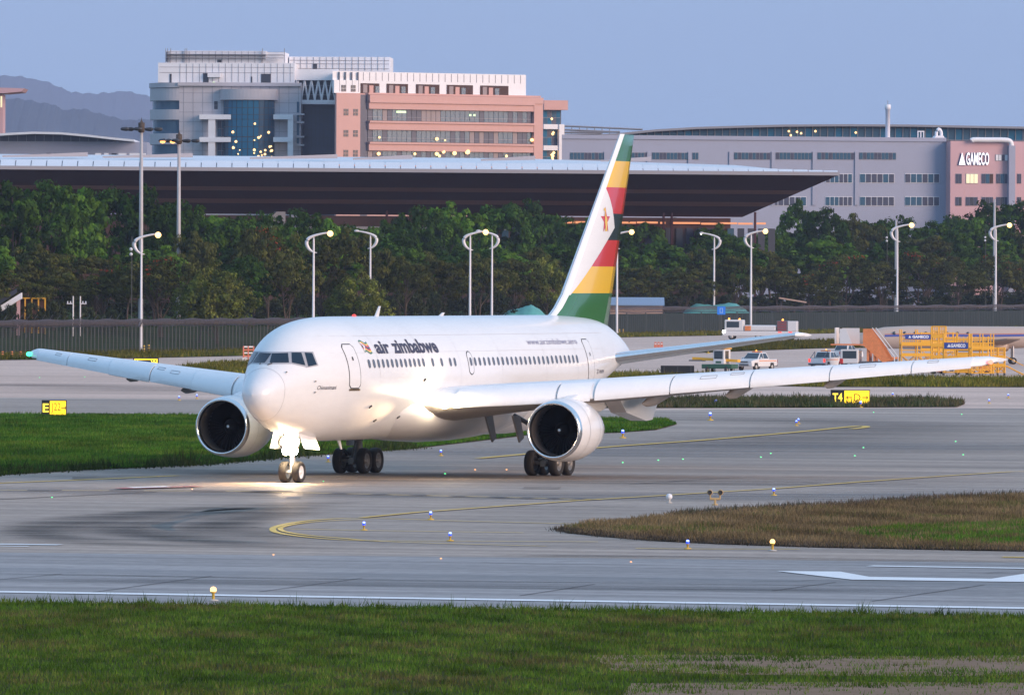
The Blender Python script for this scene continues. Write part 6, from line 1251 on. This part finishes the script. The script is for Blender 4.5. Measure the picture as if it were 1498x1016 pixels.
def pickup(u, v, ang, label, bed_open=True, body='v_white', head=False):
    p = G(u, v); e = empty('pickup_truck', (p.x, p.y, 0.01), ang, label, 'pickup truck')     # front towards -y
    b = MB().prism([(-2.55, 0.42), (-2.6, 0.72), (-2.45, 1.0), (-1.25, 1.12), (2.5, 1.10), (2.55, 0.5), (1.95, 0.42), (1.85, 0.75), (1.2, 0.75), (1.1, 0.40), (-1.25, 0.40), (-1.35, 0.75), (-2.0, 0.75), (-2.1, 0.42)], -0.88, 0.88, 0, 'yz').build('body', body, e)
    bv = b.modifiers.new('round', 'BEVEL'); bv.width = 0.05; bv.segments = 2; bv.limit_method = 'ANGLE'
    cb = MB(); lo = [(-0.84, -1.3, 1.1), (0.84, -1.3, 1.1), (0.84, 1.0, 1.1), (-0.84, 1.0, 1.1)]; hi = [(-0.68, -0.55, 1.72), (0.68, -0.55, 1.72), (0.68, 0.62, 1.74), (-0.68, 0.62, 1.74)]
    cb.add(lo+hi, [(3, 2, 1, 0), (4, 5, 6, 7), (0, 1, 5, 4), (1, 2, 6, 5), (2, 3, 7, 6), (3, 0, 4, 7)]); c = cb.build('cab', body, e); bv = c.modifiers.new('round', 'BEVEL'); bv.width = 0.04; bv.segments = 2
    def gp_(name, q, m='v_glass'): MB().add(q, [(0, 1, 2, 3)]).build(name, m, e)
    gp_('windscreen', [(-0.74, -1.24, 1.18), (0.74, -1.24, 1.18), (0.64, -0.62, 1.685), (-0.64, -0.62, 1.685)]); gp_('rear_window', [(-0.72, 0.985, 1.18), (0.72, 0.985, 1.18), (0.62, 0.68, 1.66), (-0.62, 0.68, 1.66)])
    for s in (-1, 1):
        for y0, y1, t0, t1 in ((-1.05, -0.22, -0.55, -0.22), (-0.12, 0.78, -0.12, 0.5)): gp_('side_window', [(s*0.845, y0, 1.17), (s*0.845, y1, 1.17), (s*0.705, t1, 1.66), (s*0.705, t0, 1.66)])
        for y in (-1.67, 1.52): vwheel(e, s*0.78, y, 0.37, 0.24)
        MB().bevbox(s*0.62-0.2, s*0.62+0.2, -2.62, -2.5, 0.80, 0.96, 0.03).build('headlight', 'v_lens', e); MB().box(s*0.78-0.09, s*0.78+0.09, 2.54, 2.60, 0.72, 1.05).build('taillight', 'e_tail' if head else 'v_tail', e)
        MB().bevbox(s*1.0-0.1, s*1.0+0.1, -1.05, -0.92, 1.12, 1.3, 0.03).build('mirror', body, e)
    MB().bevbox(-0.42, 0.42, -2.64, -2.55, 0.78, 0.93, 0.02).build('grille', 'v_grey', e); MB().bevbox(-0.5, 0.5, -2.66, -2.52, 0.48, 0.66, 0.03).build('bumper_intake', 'v_grey', e); MB().bevbox(-0.86, 0.86, 2.5, 2.68, 0.42, 0.6, 0.03).build('rear_bumper', 'v_grey', e)
    MB().box(-0.74, 0.74, 1.05, 2.46, 1.085, 1.115).build('bed_floor', 'v_grey', e)
    MB().bevbox(-0.5, 0.5, -0.1, 0.15, 1.74, 1.86, 0.03).build('light_bar', 'v_orange', e); MB().lathe([(-0.08, 0), (0, 0.1), (0.08, 0)], 8, 'z', 0, (0.0, -0.1, 1.92)).build('beacon', 'e_bea', e)
    if bed_open:
        for s in (-0.72, 0.72): MB().tube(curve([(s, 1.2, 1.1), (s*0.95, 1.3, 1.7), (s*0.9, 1.9, 1.45), (s, 2.4, 1.12)], 4), 0.035, 6).build('roll_bar', 'v_grey', e)
    for s in (-0.9, 0.9): MB().box(min(s, s*0.985), max(s, s*0.985), -1.1, 2.3, 0.92, 0.99).build('side_stripe', 'v_orange', e)
    return e
pickup(1107, 542, R(-30), 'white pickup truck with orange side stripe parked beside the belt loader', False)
pickup(1208, 540, R(158), 'white pickup truck seen from behind with roll bars, beside the stair truck', True, 'v_white', True)
pickup(1236, 528, R(150), 'white pickup truck mostly hidden between another pickup and the stair truck', False)
# belt loader
p = G(1053, 546); e = empty('belt_loader', (p.x, p.y, 0.01), R(-22), 'white belt loader with green chassis and raised yellow belt', 'belt loader')
MB().bevbox(-1.5, 1.5, -0.9, 0.9, 0.45, 0.85, 0.06).build('chassis', 'v_green', e); MB().bevbox(-0.35, 0.75, -0.85, 0.85, 0.86, 2.25, 0.06).build('cab', 'v_white', e); MB().bevbox(-0.42, 0.85, -0.95, 0.95, 2.26, 2.38, 0.04).build('cab_roof', 'v_yellow', e)
MB().box(-0.25, 0.6, -0.875, -0.855, 1.35, 2.1).build('windscreen', 'v_glass', e); MB().box(0.752, 0.765, -0.6, 0.3, 1.35, 2.1).build('side_window', 'v_glass', e); MB().box(-0.365, -0.352, -0.6, 0.3, 1.35, 2.1).build('side_window', 'v_glass', e)
MB().add([(-2.6, -0.4, 1.25), (1.9, -0.4, 1.05), (1.9, 0.4, 1.05), (-2.6, 0.4, 1.25), (-2.6, -0.4, 1.5), (1.9, -0.4, 1.3), (1.9, 0.4, 1.3), (-2.6, 0.4, 1.5)], [(3, 2, 1, 0), (4, 5, 6, 7), (0, 1, 5, 4), (1, 2, 6, 5), (2, 3, 7, 6), (3, 0, 4, 7)]).build('belt', 'v_yellow', e)
MB().box(-2.9, -1.6, -0.5, 0.5, 1.12, 1.24).build('belt_end', 'v_grey', e); MB().box(-0.1, 0.45, -0.862, -0.852, 0.95, 1.15).build('badge', 'v_green', e)
for x in (-0.95, 0.95):
    for y in (-0.75, 0.75): vwheel(e, x, y, 0.34, 0.22)
# service truck
p = G(1112, 497); e = empty('service_truck', (p.x, p.y, 0.01), R(-8), 'long white and tan service truck with amber beacons before the panel fence', 'truck')
MB().bevbox(-5.3, 5.4, -1.2, 1.2, 0.55, 1.25, 0.1).build('chassis', 'v_white', e); MB().bevbox(-5.0, -2.3, -1.15, 1.15, 1.26, 2.85, 0.12).build('cab', 'v_white', e); MB().box(-4.7, -2.9, -1.175, -1.155, 1.75, 2.6).build('side_window', 'v_glass', e); MB().box(-5.02, -5.005, -0.9, 0.9, 1.7, 2.6).build('windscreen', 'v_glass', e)
MB().bevbox(-2.2, 2.4, -1.15, 1.15, 1.27, 2.1, 0.2).build('tank', 'v_white', e); MB().bevbox(-2.1, -1.2, -1.18, 0.0, 1.3, 2.0, 0.05).build('locker', 'v_orange', e)
MB().bevbox(2.5, 4.0, -1.16, 1.16, 1.27, 2.75, 0.05).build('equipment_bay', 'v_grey', e); MB().bevbox(4.05, 5.35, -1.17, 1.17, 1.27, 2.7, 0.06).build('rear_box', 'v_white', e)
for i in range(6): MB().box(2.6, 3.9, -1.18, -1.162, 1.4+i*0.22, 1.48+i*0.22).build('louvre', 'v_tail', e)
for x, z in ((-4.4, 2.95), (-2.9, 2.9), (3.3, 2.85)): MB().lathe([(-0.1, 0.12), (0, 0.15), (0.14, 0.12), (0.18, 0.0)], 10, 'z', 0, (x, -0.6, z)).build('beacon', 'e_bea', e)
MB().lathe([(-0.03, 0.0), (0, 0.22), (0.03, 0.22)], 14, 'y', 0, (-5.1, -1.22, 1.15)).build('headlight', 'e_head', e)
for x in (2.7, 4.2): MB().box(x, x+0.5, -1.22, -1.205, 1.05, 1.2).build('taillight', 'e_tail', e)
for x in (-4.0, -0.2, 3.2, 4.4):
    for y in (-1.0, 1.0):
        a = MB().lathe([(-0.15, 0.28), (-0.15, 0.45), (0.15, 0.45), (0.15, 0.28)], 18, 'y').build('wheel', 'm_tyre', e, (x, y, 0.46)); MB().lathe([(-0.13, 0), (-0.13, 0.28), (0.13, 0.28), (0.13, 0)], 14, 'y').build('rim', 'm_rim', a)
# stair truck
p = G(1262, 541); e = empty('stair_truck', (p.x, p.y, 0.01), R(-12), 'red and white passenger stair truck with orange side panels', 'stair truck')
MB().bevbox(-2.0, 3.4, -0.95, 0.95, 0.5, 0.85, 0.06).build('chassis', 'v_grey', e); MB().bevbox(-2.05, -0.25, -1.02, 1.02, 0.62, 2.0, 0.1).build('cab', 'v_white', e); MB().bevbox(-2.12, -1.75, -1.05, 1.05, 0.6, 1.1, 0.06).build('bumper', 'v_red', e)
MB().box(-1.8, -0.45, -1.045, -1.025, 1.12, 1.85).build('windscreen', 'v_glass', e); MB().box(-2.075, -2.055, -0.8, 0.8, 1.1, 1.85).build('side_window', 'v_glass', e); MB().bevbox(-2.1, -1.8, -1.08, -1.03, 0.7, 1.1, 0.02).build('front_corner', 'v_red', e)
MB().bevbox(-3.0, 0.2, -1.1, 1.1, 2.38, 2.52, 0.03).build('platform', 'v_orange', e); MB().box(-2.6, -2.5, -1.0, 1.0, 2.53, 4.1).build('shelter_wall', 'v_white', e); MB().box(-2.2, -0.5, 0.95, 1.03, 2.53, 4.05).build('shelter_wall', 'v_white', e)
MB().add([(-2.1, -1.05, 2.54), (-0.9, -1.05, 2.54), (-1.5, -1.05, 4.0), (-2.1, -1.05, 4.0), (-2.1, -1.0, 2.54), (-0.9, -1.0, 2.54), (-1.5, -1.0, 4.0), (-2.1, -1.0, 4.0)], [(0, 1, 2, 3), (7, 6, 5, 4), (0, 4, 5, 1), (1, 5, 6, 2), (2, 6, 7, 3), (3, 7, 4, 0)]).build('shelter_side', 'v_white', e)
for y, nm in ((-1.06, 'stair_side'), (0.98, 'stair_side')):
    MB().add([(0.2, y, 2.4), (0.2, y, 4.0), (1.0, y, 4.0), (2.9, y, 0.95), (2.2, y, 0.7), (0.2, y+0.06, 2.4), (0.2, y+0.06, 4.0), (1.0, y+0.06, 4.0), (2.9, y+0.06, 0.95), (2.2, y+0.06, 0.7)], [(0, 1, 2, 3, 4), (9, 8, 7, 6, 5), (0, 5, 6, 1), (1, 6, 7, 2), (2, 7, 8, 3), (3, 8, 9, 4), (4, 9, 5, 0)]).build(nm, 'v_orange', e)
for i in range(9): MB().box(0.3+i*0.25, 0.55+i*0.25, -0.98, 0.97, 2.25-i*0.19, 2.3-i*0.19).build('step', 'v_grey', e)
for y in (-1.06, 1.0): MB().bar((1.1, y, 4.1), (3.3, y, 1.3), 0.05).bar((3.3, y, 1.3), (3.3, y, 0.6), 0.05).build('handrail', 'v_white', e)
MB().box(0.55, 0.75, -0.95, 0.95, 0.86, 2.4).box(1.2, 1.35, -0.95, 0.95, 0.86, 1.5).build('support', 'v_orange', e)
for x in (-1.2, 2.3):
    for y in (-0.85, 0.85):
        a = MB().lathe([(-0.14, 0.25), (-0.14, 0.40), (0.14, 0.40), (0.14, 0.25)], 18, 'y').build('wheel', 'm_tyre', e, (x, y, 0.40)); MB().lathe([(-0.12, 0), (-0.12, 0.25), (0.12, 0.25), (0.12, 0)], 14, 'y').build('rim', 'm_rim', a)
# yellow maintenance platforms
mat('g_banner', (0.02, 0.06, 0.30), 0.5); mat('g_bannert', (0.75, 0.78, 0.85), 0.5)
def dock(u0, u1, v0, vb, label, decks=(0.45, 0.75), banner=None, ang=0.0, dep=1.8, stairs=False):
    p = G((u0+u1)/2, vb); k = PX(p.y); w = (u1-u0)*k; h = (vb-v0)*k; e = empty('work_platform', (p.x, p.y+dep/2, 0.01), ang, label, 'work platform')
    r = 0.065
    for x in (-w/2, 0, w/2):
        for y in (-dep/2, dep/2):
            MB().bar((x, y, 0.2), (x, y, h), r, 6).build('upright', 'v_yellow', e); MB().lathe([(-0.06, 0), (-0.06, 0.12), (0.06, 0.12), (0.06, 0)], 10, 'x', 0, (x, y, 0.12)).build('castor', 'v_grey', e)
    for f in decks:
        MB().box(-w/2, w/2, -dep/2, dep/2, h*f-0.10, h*f+0.03).build('deck', 'v_yellow', e)
        MB().box(-w/2, w/2, -dep/2-0.05, -dep/2-0.01, h*f-0.12, h*f+0.18).build('toe_board', 'v_yellow', e)
        for y in (-dep/2, dep/2):
            for q in (0.45, 0.9):
                if h*f+q < h+0.05: MB().bar((-w/2, y, h*f+q), (w/2, y, h*f+q), 0.045, 5).build('rail', 'v_yellow', e)
    for y in (-dep/2, dep/2):
        for a, b in ((-w/2, 0), (0, w/2)):
            MB().bar((a, y, 0.3), (b, y, h*decks[0]), 0.045, 5).build('brace', 'v_yellow', e); MB().bar((b, y, 0.3), (a, y, h*decks[0]), 0.045, 5).build('brace', 'v_yellow', e)
            for t in range(1, 4): MB().bar((a+(b-a)*t/4, y, h*decks[-1]), (a+(b-a)*t/4, y, min(h, h*decks[-1]+1.0)), 0.022, 5).build('baluster', 'v_yellow', e)
        MB().bar((-w/2, y, 0.28), (w/2, y, 0.28), 0.045, 5).build('base_rail', 'v_yellow', e)
    if stairs:
        for i in range(8): MB().box(w/2+0.1+i*0.2, w/2+0.35+i*0.2, -0.5, 0.5, h*decks[0]*(1-i/8)-0.06, h*decks[0]*(1-i/8)).build('step', 'v_yellow', e)
        for y in (-0.5, 0.5): MB().bar((w/2, y, h*decks[0]+0.9), (w/2+1.75, y, 0.9), 0.03, 5).bar((w/2, y, h*decks[0]), (w/2+1.75, y, 0.1), 0.05, 5).build('handrail', 'v_yellow', e)
    if banner:
        bu0, bu1, bv0, bv1 = banner; cu = (u0+u1)/2; x0, x1, z0, z1 = (bu0-cu)*k, (bu1-cu)*k, (vb-bv1)*k, (vb-bv0)*k
        MB().box(x0, x1, -dep/2-0.12, -dep/2-0.07, z0, z1).build('banner', 'g_banner', e)
        text_on('GAMECO', 'lettering', e, ((x0+x1)/2+(x1-x0)*0.08, -dep/2-0.125, (z0+z1)/2), (1, 0, 0), (0, 0, 1), (z1-z0)*0.72, 'g_bannert', 0.02, (x1-x0)*0.62)
        xa = x0+(x1-x0)*0.12; MB().add([(xa, -dep/2-0.125, z0+(z1-z0)*0.25), (xa+(z1-z0)*0.6, -dep/2-0.125, z0+(z1-z0)*0.25), (xa+(z1-z0)*0.3, -dep/2-0.125, z1-(z1-z0)*0.2)], [(0, 1, 2)]).build('emblem', 'g_bannert', e)
dock(1318, 1364, 482, 544, 'yellow steel work platform with a faded blue banner by the stair truck', (0.4, 0.66), (1323, 1362, 489, 496), 0.05)
dock(1364, 1384, 478, 546, 'narrow tall yellow work platform between two bannered platforms', (0.35, 0.6, 0.8), None, -0.1, 2.4)
dock(1381, 1420, 488, 549, 'yellow steel work platform with a bright blue company banner', (0.42, 0.64), (1381, 1416, 501, 510), 0.0)
dock(1420, 1452, 488, 550, 'yellow steel work platform next to the parked jet engine', (0.3, 0.66), None, 0.08, 2.0)
dock(1345, 1398, 486, 538, 'yellow work platform set back behind the two blue banners', (0.5, 0.72), None, 0.12, 2.2)
dock(1398, 1446, 492, 541, 'wide yellow work platform set back before the parked jet belly', (0.45, 0.75), None, -0.08, 2.0)
dock(1450, 1470, 508, 549, 'low yellow work platform with steps beneath the parked jet', (0.35, 0.62), None, 0.0, 1.4, True)
for u, v, t in [(1383, 537, 'before the bright blue banner'), (1432, 541, 'next to the low platform with steps')]:
    p = G(u, v+6); e = empty('hand_trolley', (p.x, p.y, 0.01), 0.2, 'small yellow wheeled trolley '+t, 'trolley')
    MB().box(-0.8, 0.8, -0.4, 0.4, 0.35, 0.45).build('tray', 'v_yellow', e); MB().bar((0.8, -0.35, 0.45), (1.0, -0.35, 1.1), 0.03).bar((0.8, 0.35, 0.45), (1.0, 0.35, 1.1), 0.03).bar((1.0, -0.35, 1.1), (1.0, 0.35, 1.1), 0.03).build('handle', 'v_yellow', e)
    for x in (-0.6, 0.6):
        for y in (-0.35, 0.35): MB().lathe([(-0.05, 0), (-0.05, 0.16), (0.05, 0.16), (0.05, 0)], 12, 'y', 0, (x, y, 0.17)).build('wheel', 'm_tyre', e)
for u, v, w, hh, m_, t in [(1304, 540, 1.5, 1.2, 'v_orange', 'orange equipment case at the foot of the stair truck'), (1372, 547, 1.1, 0.9, 'v_orange', 'orange tool case under the narrow tall platform'), (1408, 548, 1.4, 1.0, 'v_yellow', 'yellow generator case under the bright banner'), (1442, 546, 1.2, 1.3, 'v_orange', 'orange compressor case beside the low platform')]:
    p = G(u, v); e = empty('equipment_case', (p.x, p.y, 0.01), 0.1, t, 'equipment case')
    MB().bevbox(-w/2, w/2, -0.5, 0.5, 0.22, hh, 0.06).build('body', m_, e); MB().bevbox(-w/2+0.1, w/2-0.1, -0.53, -0.49, hh*0.55, hh*0.85, 0.01).build('vent', 'v_grey', e)
    for x in (-w*0.35, w*0.35): MB().lathe([(-0.55, 0), (-0.55, 0.16), (0.55, 0.16), (0.55, 0)], 12, 'y', 0, (x, 0, 0.17)).build('wheel', 'm_tyre', e)
# parked business jet behind the platforms
mat('j_white', (0.52, 0.40, 0.33), 0.45); mat('j_tan', (0.30, 0.20, 0.14), 0.5); mat('j_blue', (0.06, 0.09, 0.35), 0.4)
p = G(1300, 535); jet = empty('parked_jet', (p.x, 925, 0), 0.0, 'low white parked jet with a blue stripe behind the yellow platforms', 'jet')
k = PX(925); V = []; st = [(-3.0, 0.05, 2.4), (-2.4, 0.5, 2.45), (-1.2, 0.9, 2.55), (0.5, 1.12, 2.7), (3, 1.2, 2.75), (12, 1.2, 2.75), (16, 1.1, 2.85), (20, 0.7, 3.1), (23, 0.2, 3.3)]; n = 28
mb = MB(); V = [(x, r*math.cos(2*math.pi*j/n), z+r*math.sin(2*math.pi*j/n)) for x, r, z in st for j in range(n)]
mb.add(V, [(i*n+j, i*n+(j+1) % n, (i+1)*n+(j+1) % n, (i+1)*n+j) for i in range(len(st)-1) for j in range(n)], 0, True); mb.build('fuselage', 'j_white', jet)
for s_, r0, r1, m_ in ((1, 0.10, 0.28, 'j_blue'), (1, 0.32, 0.36, 'v_red')):
    q = MB(); xx = [0.5, 3, 12, 16]; rr2 = [1.12, 1.2, 1.2, 1.1]; zz2 = [2.7, 2.75, 2.75, 2.85]
    q.add([(x, -(r+0.012)*math.cos(a), z+(r+0.012)*math.sin(a)) for x, r, z in zip(xx, rr2, zz2) for a in (r0, r1)], [(i*2, i*2+1, i*2+3, i*2+2) for i in range(3)], 0, True); q.build('stripe', m_, jet)
for i in range(8): MB().lathe([(0, 0), (0.0, 0.17), (0.03, 0.18)], 12, 'y', 0, (1.5+i*1.1, -1.13, 3.2)).build('cabin_window', 'v_glass', jet)
MB().add([(7.0, -0.6, 2.1), (12.5, -0.6, 2.1), (14.2, -9, 2.75), (12.8, -9, 2.75), (7.0, -0.6, 1.75), (12.5, -0.6, 1.8), (14.2, -9, 2.65), (12.8, -9, 2.65)], [(0, 1, 2, 3), (7, 6, 5, 4), (0, 4, 5, 1), (1, 5, 6, 2), (2, 6, 7, 3), (3, 7, 4, 0)]).build('wing', 'j_tan', jet)
MB().bevbox(6.5, 13.5, -1.15, 1.15, 1.35, 2.2, 0.3).build('belly_fairing', 'j_tan', jet)
MB().lathe([(10.4, 0.42), (10.5, 0.5), (11.5, 0.56), (13.2, 0.4), (13.2, 0.0)], 20, 'x', 0, (0, -2.6, 2.0)).build('engine', 'j_white', jet); MB().lathe([(10.45, 0.42), (10.7, 0.38), (10.9, 0.0)], 20, 'x', 0, (0, -2.6, 2.0)).build('engine_fan', 'm_dark', jet)
for x, y in ((0.5, 0), (13.9, -1.8), (13.9, 1.8)):
    MB().bar((x, y, 0.35), (x, y*0.8, 1.9), 0.09, 8).build('gear_strut', 'm_steel', jet); MB().lathe([(-0.15, 0.2), (-0.15, 0.36), (0.15, 0.36), (0.15, 0.2)], 18, 'y', 0, (x, y, 0.37)).build('tyre', 'm_tyre', jet); MB().lathe([(-0.14, 0), (-0.14, 0.2), (0.14, 0.2), (0.14, 0)], 14, 'y', 0, (x, y, 0.37)).build('rim', 'm_rim', jet)
MB().prism([(19.5, 3.4), (22.5, 3.4), (24.0, 6.6), (22.6, 6.6)], -0.1, 0.1).build('tail_fin', 'j_white', jet)
# ================================================================ small things behind the fence
mat('t_teal', (0.10, 0.34, 0.30), 0.6, var=0.2, scale=0.4); mat('t_blue', (0.22, 0.30, 0.42), 0.5); mat('t_tan', (0.5, 0.33, 0.26), 0.6)
def mound(u0, u1, vt, d, label):
    Y = fence_Y((u0+u1)/2)+d; z0 = land_z(d)-0.2; a, b = AT(u0, vt, Y), AT(u1, vt, Y); e = tag(None or MB().build('x', 't_teal') if False else empty('covered_mound', ((a.x+b.x)/2, Y, z0)), label, 'mound')
    w = b.x-a.x; h = a.z-z0; m_ = MB(); nx, ny = 24, 6; rr3 = random.Random(int(u0)); V = []
    for j in range(ny+1):
        for i in range(nx+1):
            fx, fy_ = i/nx*2-1, j/ny*2-1; V.append((fx*w/2, fy_*6, max(0, h*(1-abs(fx)**3)*(1-fy_**2)*(0.93+0.06*math.sin(i*0.6+u0)+rr3.uniform(-0.02, 0.02)))))
    m_.add(V, [(j*(nx+1)+i, j*(nx+1)+i+1, (j+1)*(nx+1)+i+1, (j+1)*(nx+1)+i) for j in range(ny) for i in range(nx)], 0, True); m_.build('tarpaulin', 't_teal', e)
mound(722, 816, 445, 30, 'heap under teal sheeting behind the fence beside the tail fin'); mound(978, 1118, 440.5, 28, 'long heap under teal sheeting behind the panel fence')
Y = fence_Y(935)+30; a, b = AT(890, 446, Y), AT(972, 446, Y); e = empty('site_shed', ((a.x+b.x)/2, Y, land_z(30)-0.1), 0, 'long low shed with blue sheet roof behind the panel fence', 'shed'); w = b.x-a.x; h = a.z-land_z(30)
MB().box(-w/2+0.3, w/2-0.3, 0, 5, 0, h).build('wall', 't_tan', e); MB().prism([(-0.6, h), (2.5, h+1.2), (5.6, h), (5.6, h+0.15), (2.5, h+1.35), (-0.6, h+0.15)], -w/2, w/2, 0, 'yz').build('roof', 't_blue', e)
a = AT(1140, 434.5, fence_Y(1160)+20); b = AT(1180, 441, fence_Y(1160)+20); z0 = land_z(20); e = empty('site_canopy', (a.x, a.y, z0), 0, 'small tan sloping canopy on posts above the panel fence', 'canopy')
w = b.x-a.x; MB().add([(0, 0, a.z-z0), (w, 0, b.z-z0), (w, 4, b.z-z0), (0, 4, a.z-z0), (0, 0, a.z-z0-0.25), (w, 0, b.z-z0-0.25), (w, 4, b.z-z0-0.25), (0, 4, a.z-z0-0.25)], [(0, 1, 2, 3), (7, 6, 5, 4), (0, 4, 5, 1), (1, 5, 6, 2), (2, 6, 7, 3), (3, 7, 4, 0)]).build('roof', 't_tan', e)
for x, z in ((0.4, a.z), (w-0.3, b.z)): MB().box(x-0.08, x+0.08, 1.9, 2.1, -0.2, z-z0-0.25).build('post', 'm_post', e)
Y = fence_Y(15)+72; a, b = AT(-20, 460, Y), AT(31, 428, Y); z0 = land_z(72); e = empty('covered_ramp', (a.x, Y, 0), 0, 'sloping white covered ramp with dark deck beside the lawn', 'ramp')
MB().add([(0, 0, a.z), (b.x-a.x, 0, b.z), (b.x-a.x, 0, b.z-0.7), (0, 0, a.z-0.7), (0, 2.5, a.z), (b.x-a.x, 2.5, b.z), (b.x-a.x, 2.5, b.z-0.7), (0, 2.5, a.z-0.7)], [(0, 1, 2, 3), (7, 6, 5, 4), (0, 4, 5, 1), (1, 5, 6, 2), (2, 6, 7, 3), (3, 7, 4, 0)]).build('side', 'b_white', e)
MB().add([(-0.2, 0.2, a.z+0.85), (b.x-a.x-0.5, 0.2, b.z+0.55), (b.x-a.x-0.5, 0.2, b.z+0.02), (-0.2, 0.2, a.z+0.02), (-0.2, 2.3, a.z+0.85), (b.x-a.x-0.5, 2.3, b.z+0.55)], [(0, 1, 2, 3), (0, 4, 5, 1)]).build('hood', 'b_dark', e); MB().box(b.x-a.x-0.6, b.x-a.x-0.2, 1, 1.6, z0-0.3, b.z-0.6).build('pier', 'b_rose', e)
MB().box(1.0, 1.4, 1, 1.6, z0-0.3, a.z+0.1).build('pier', 'b_rose', e)
Y = fence_Y(48)+78; a, b = AT(27, 435, Y), AT(66, 446, Y); z0 = land_z(78); e = empty('yellow_shelter', (a.x, Y, z0), 0, 'low yellow framed shelter beside the sloping ramp', 'shelter'); w = b.x-a.x; h = a.z-z0
MB().box(0, w, 0, 3, h-0.15, h).build('roof_frame', 'v_yellow', e); MB().box(0.1, w-0.1, 2.8, 2.9, 0, h-0.16).build('back_wall', 'b_wallb', e)
for i in range(5): MB().box(w*i/4-0.08, w*i/4+0.08, 0, 0.15, -0.2, h-0.16).build('post', 'v_yellow', e)
# ================================================================ haze
hz = MB().box(-9200, 9200, -90, 32500, -3.0, 950).build('haze', [], None); hz['kind'] = 'stuff'
hm = bpy.data.materials.new('m_haze'); hm.use_nodes = True; n = hm.node_tree.nodes; n.clear(); vo = n.new('ShaderNodeVolumePrincipled'); ou = n.new('ShaderNodeOutputMaterial')
vo.inputs['Color'].default_value = (0.64, 0.73, 1.0, 1); vo.inputs['Density'].default_value = 4.2e-5; vo.inputs['Anisotropy'].default_value = 0.0; hm.node_tree.links.new(vo.outputs[0], ou.inputs['Volume']); hz.data.materials.append(hm)
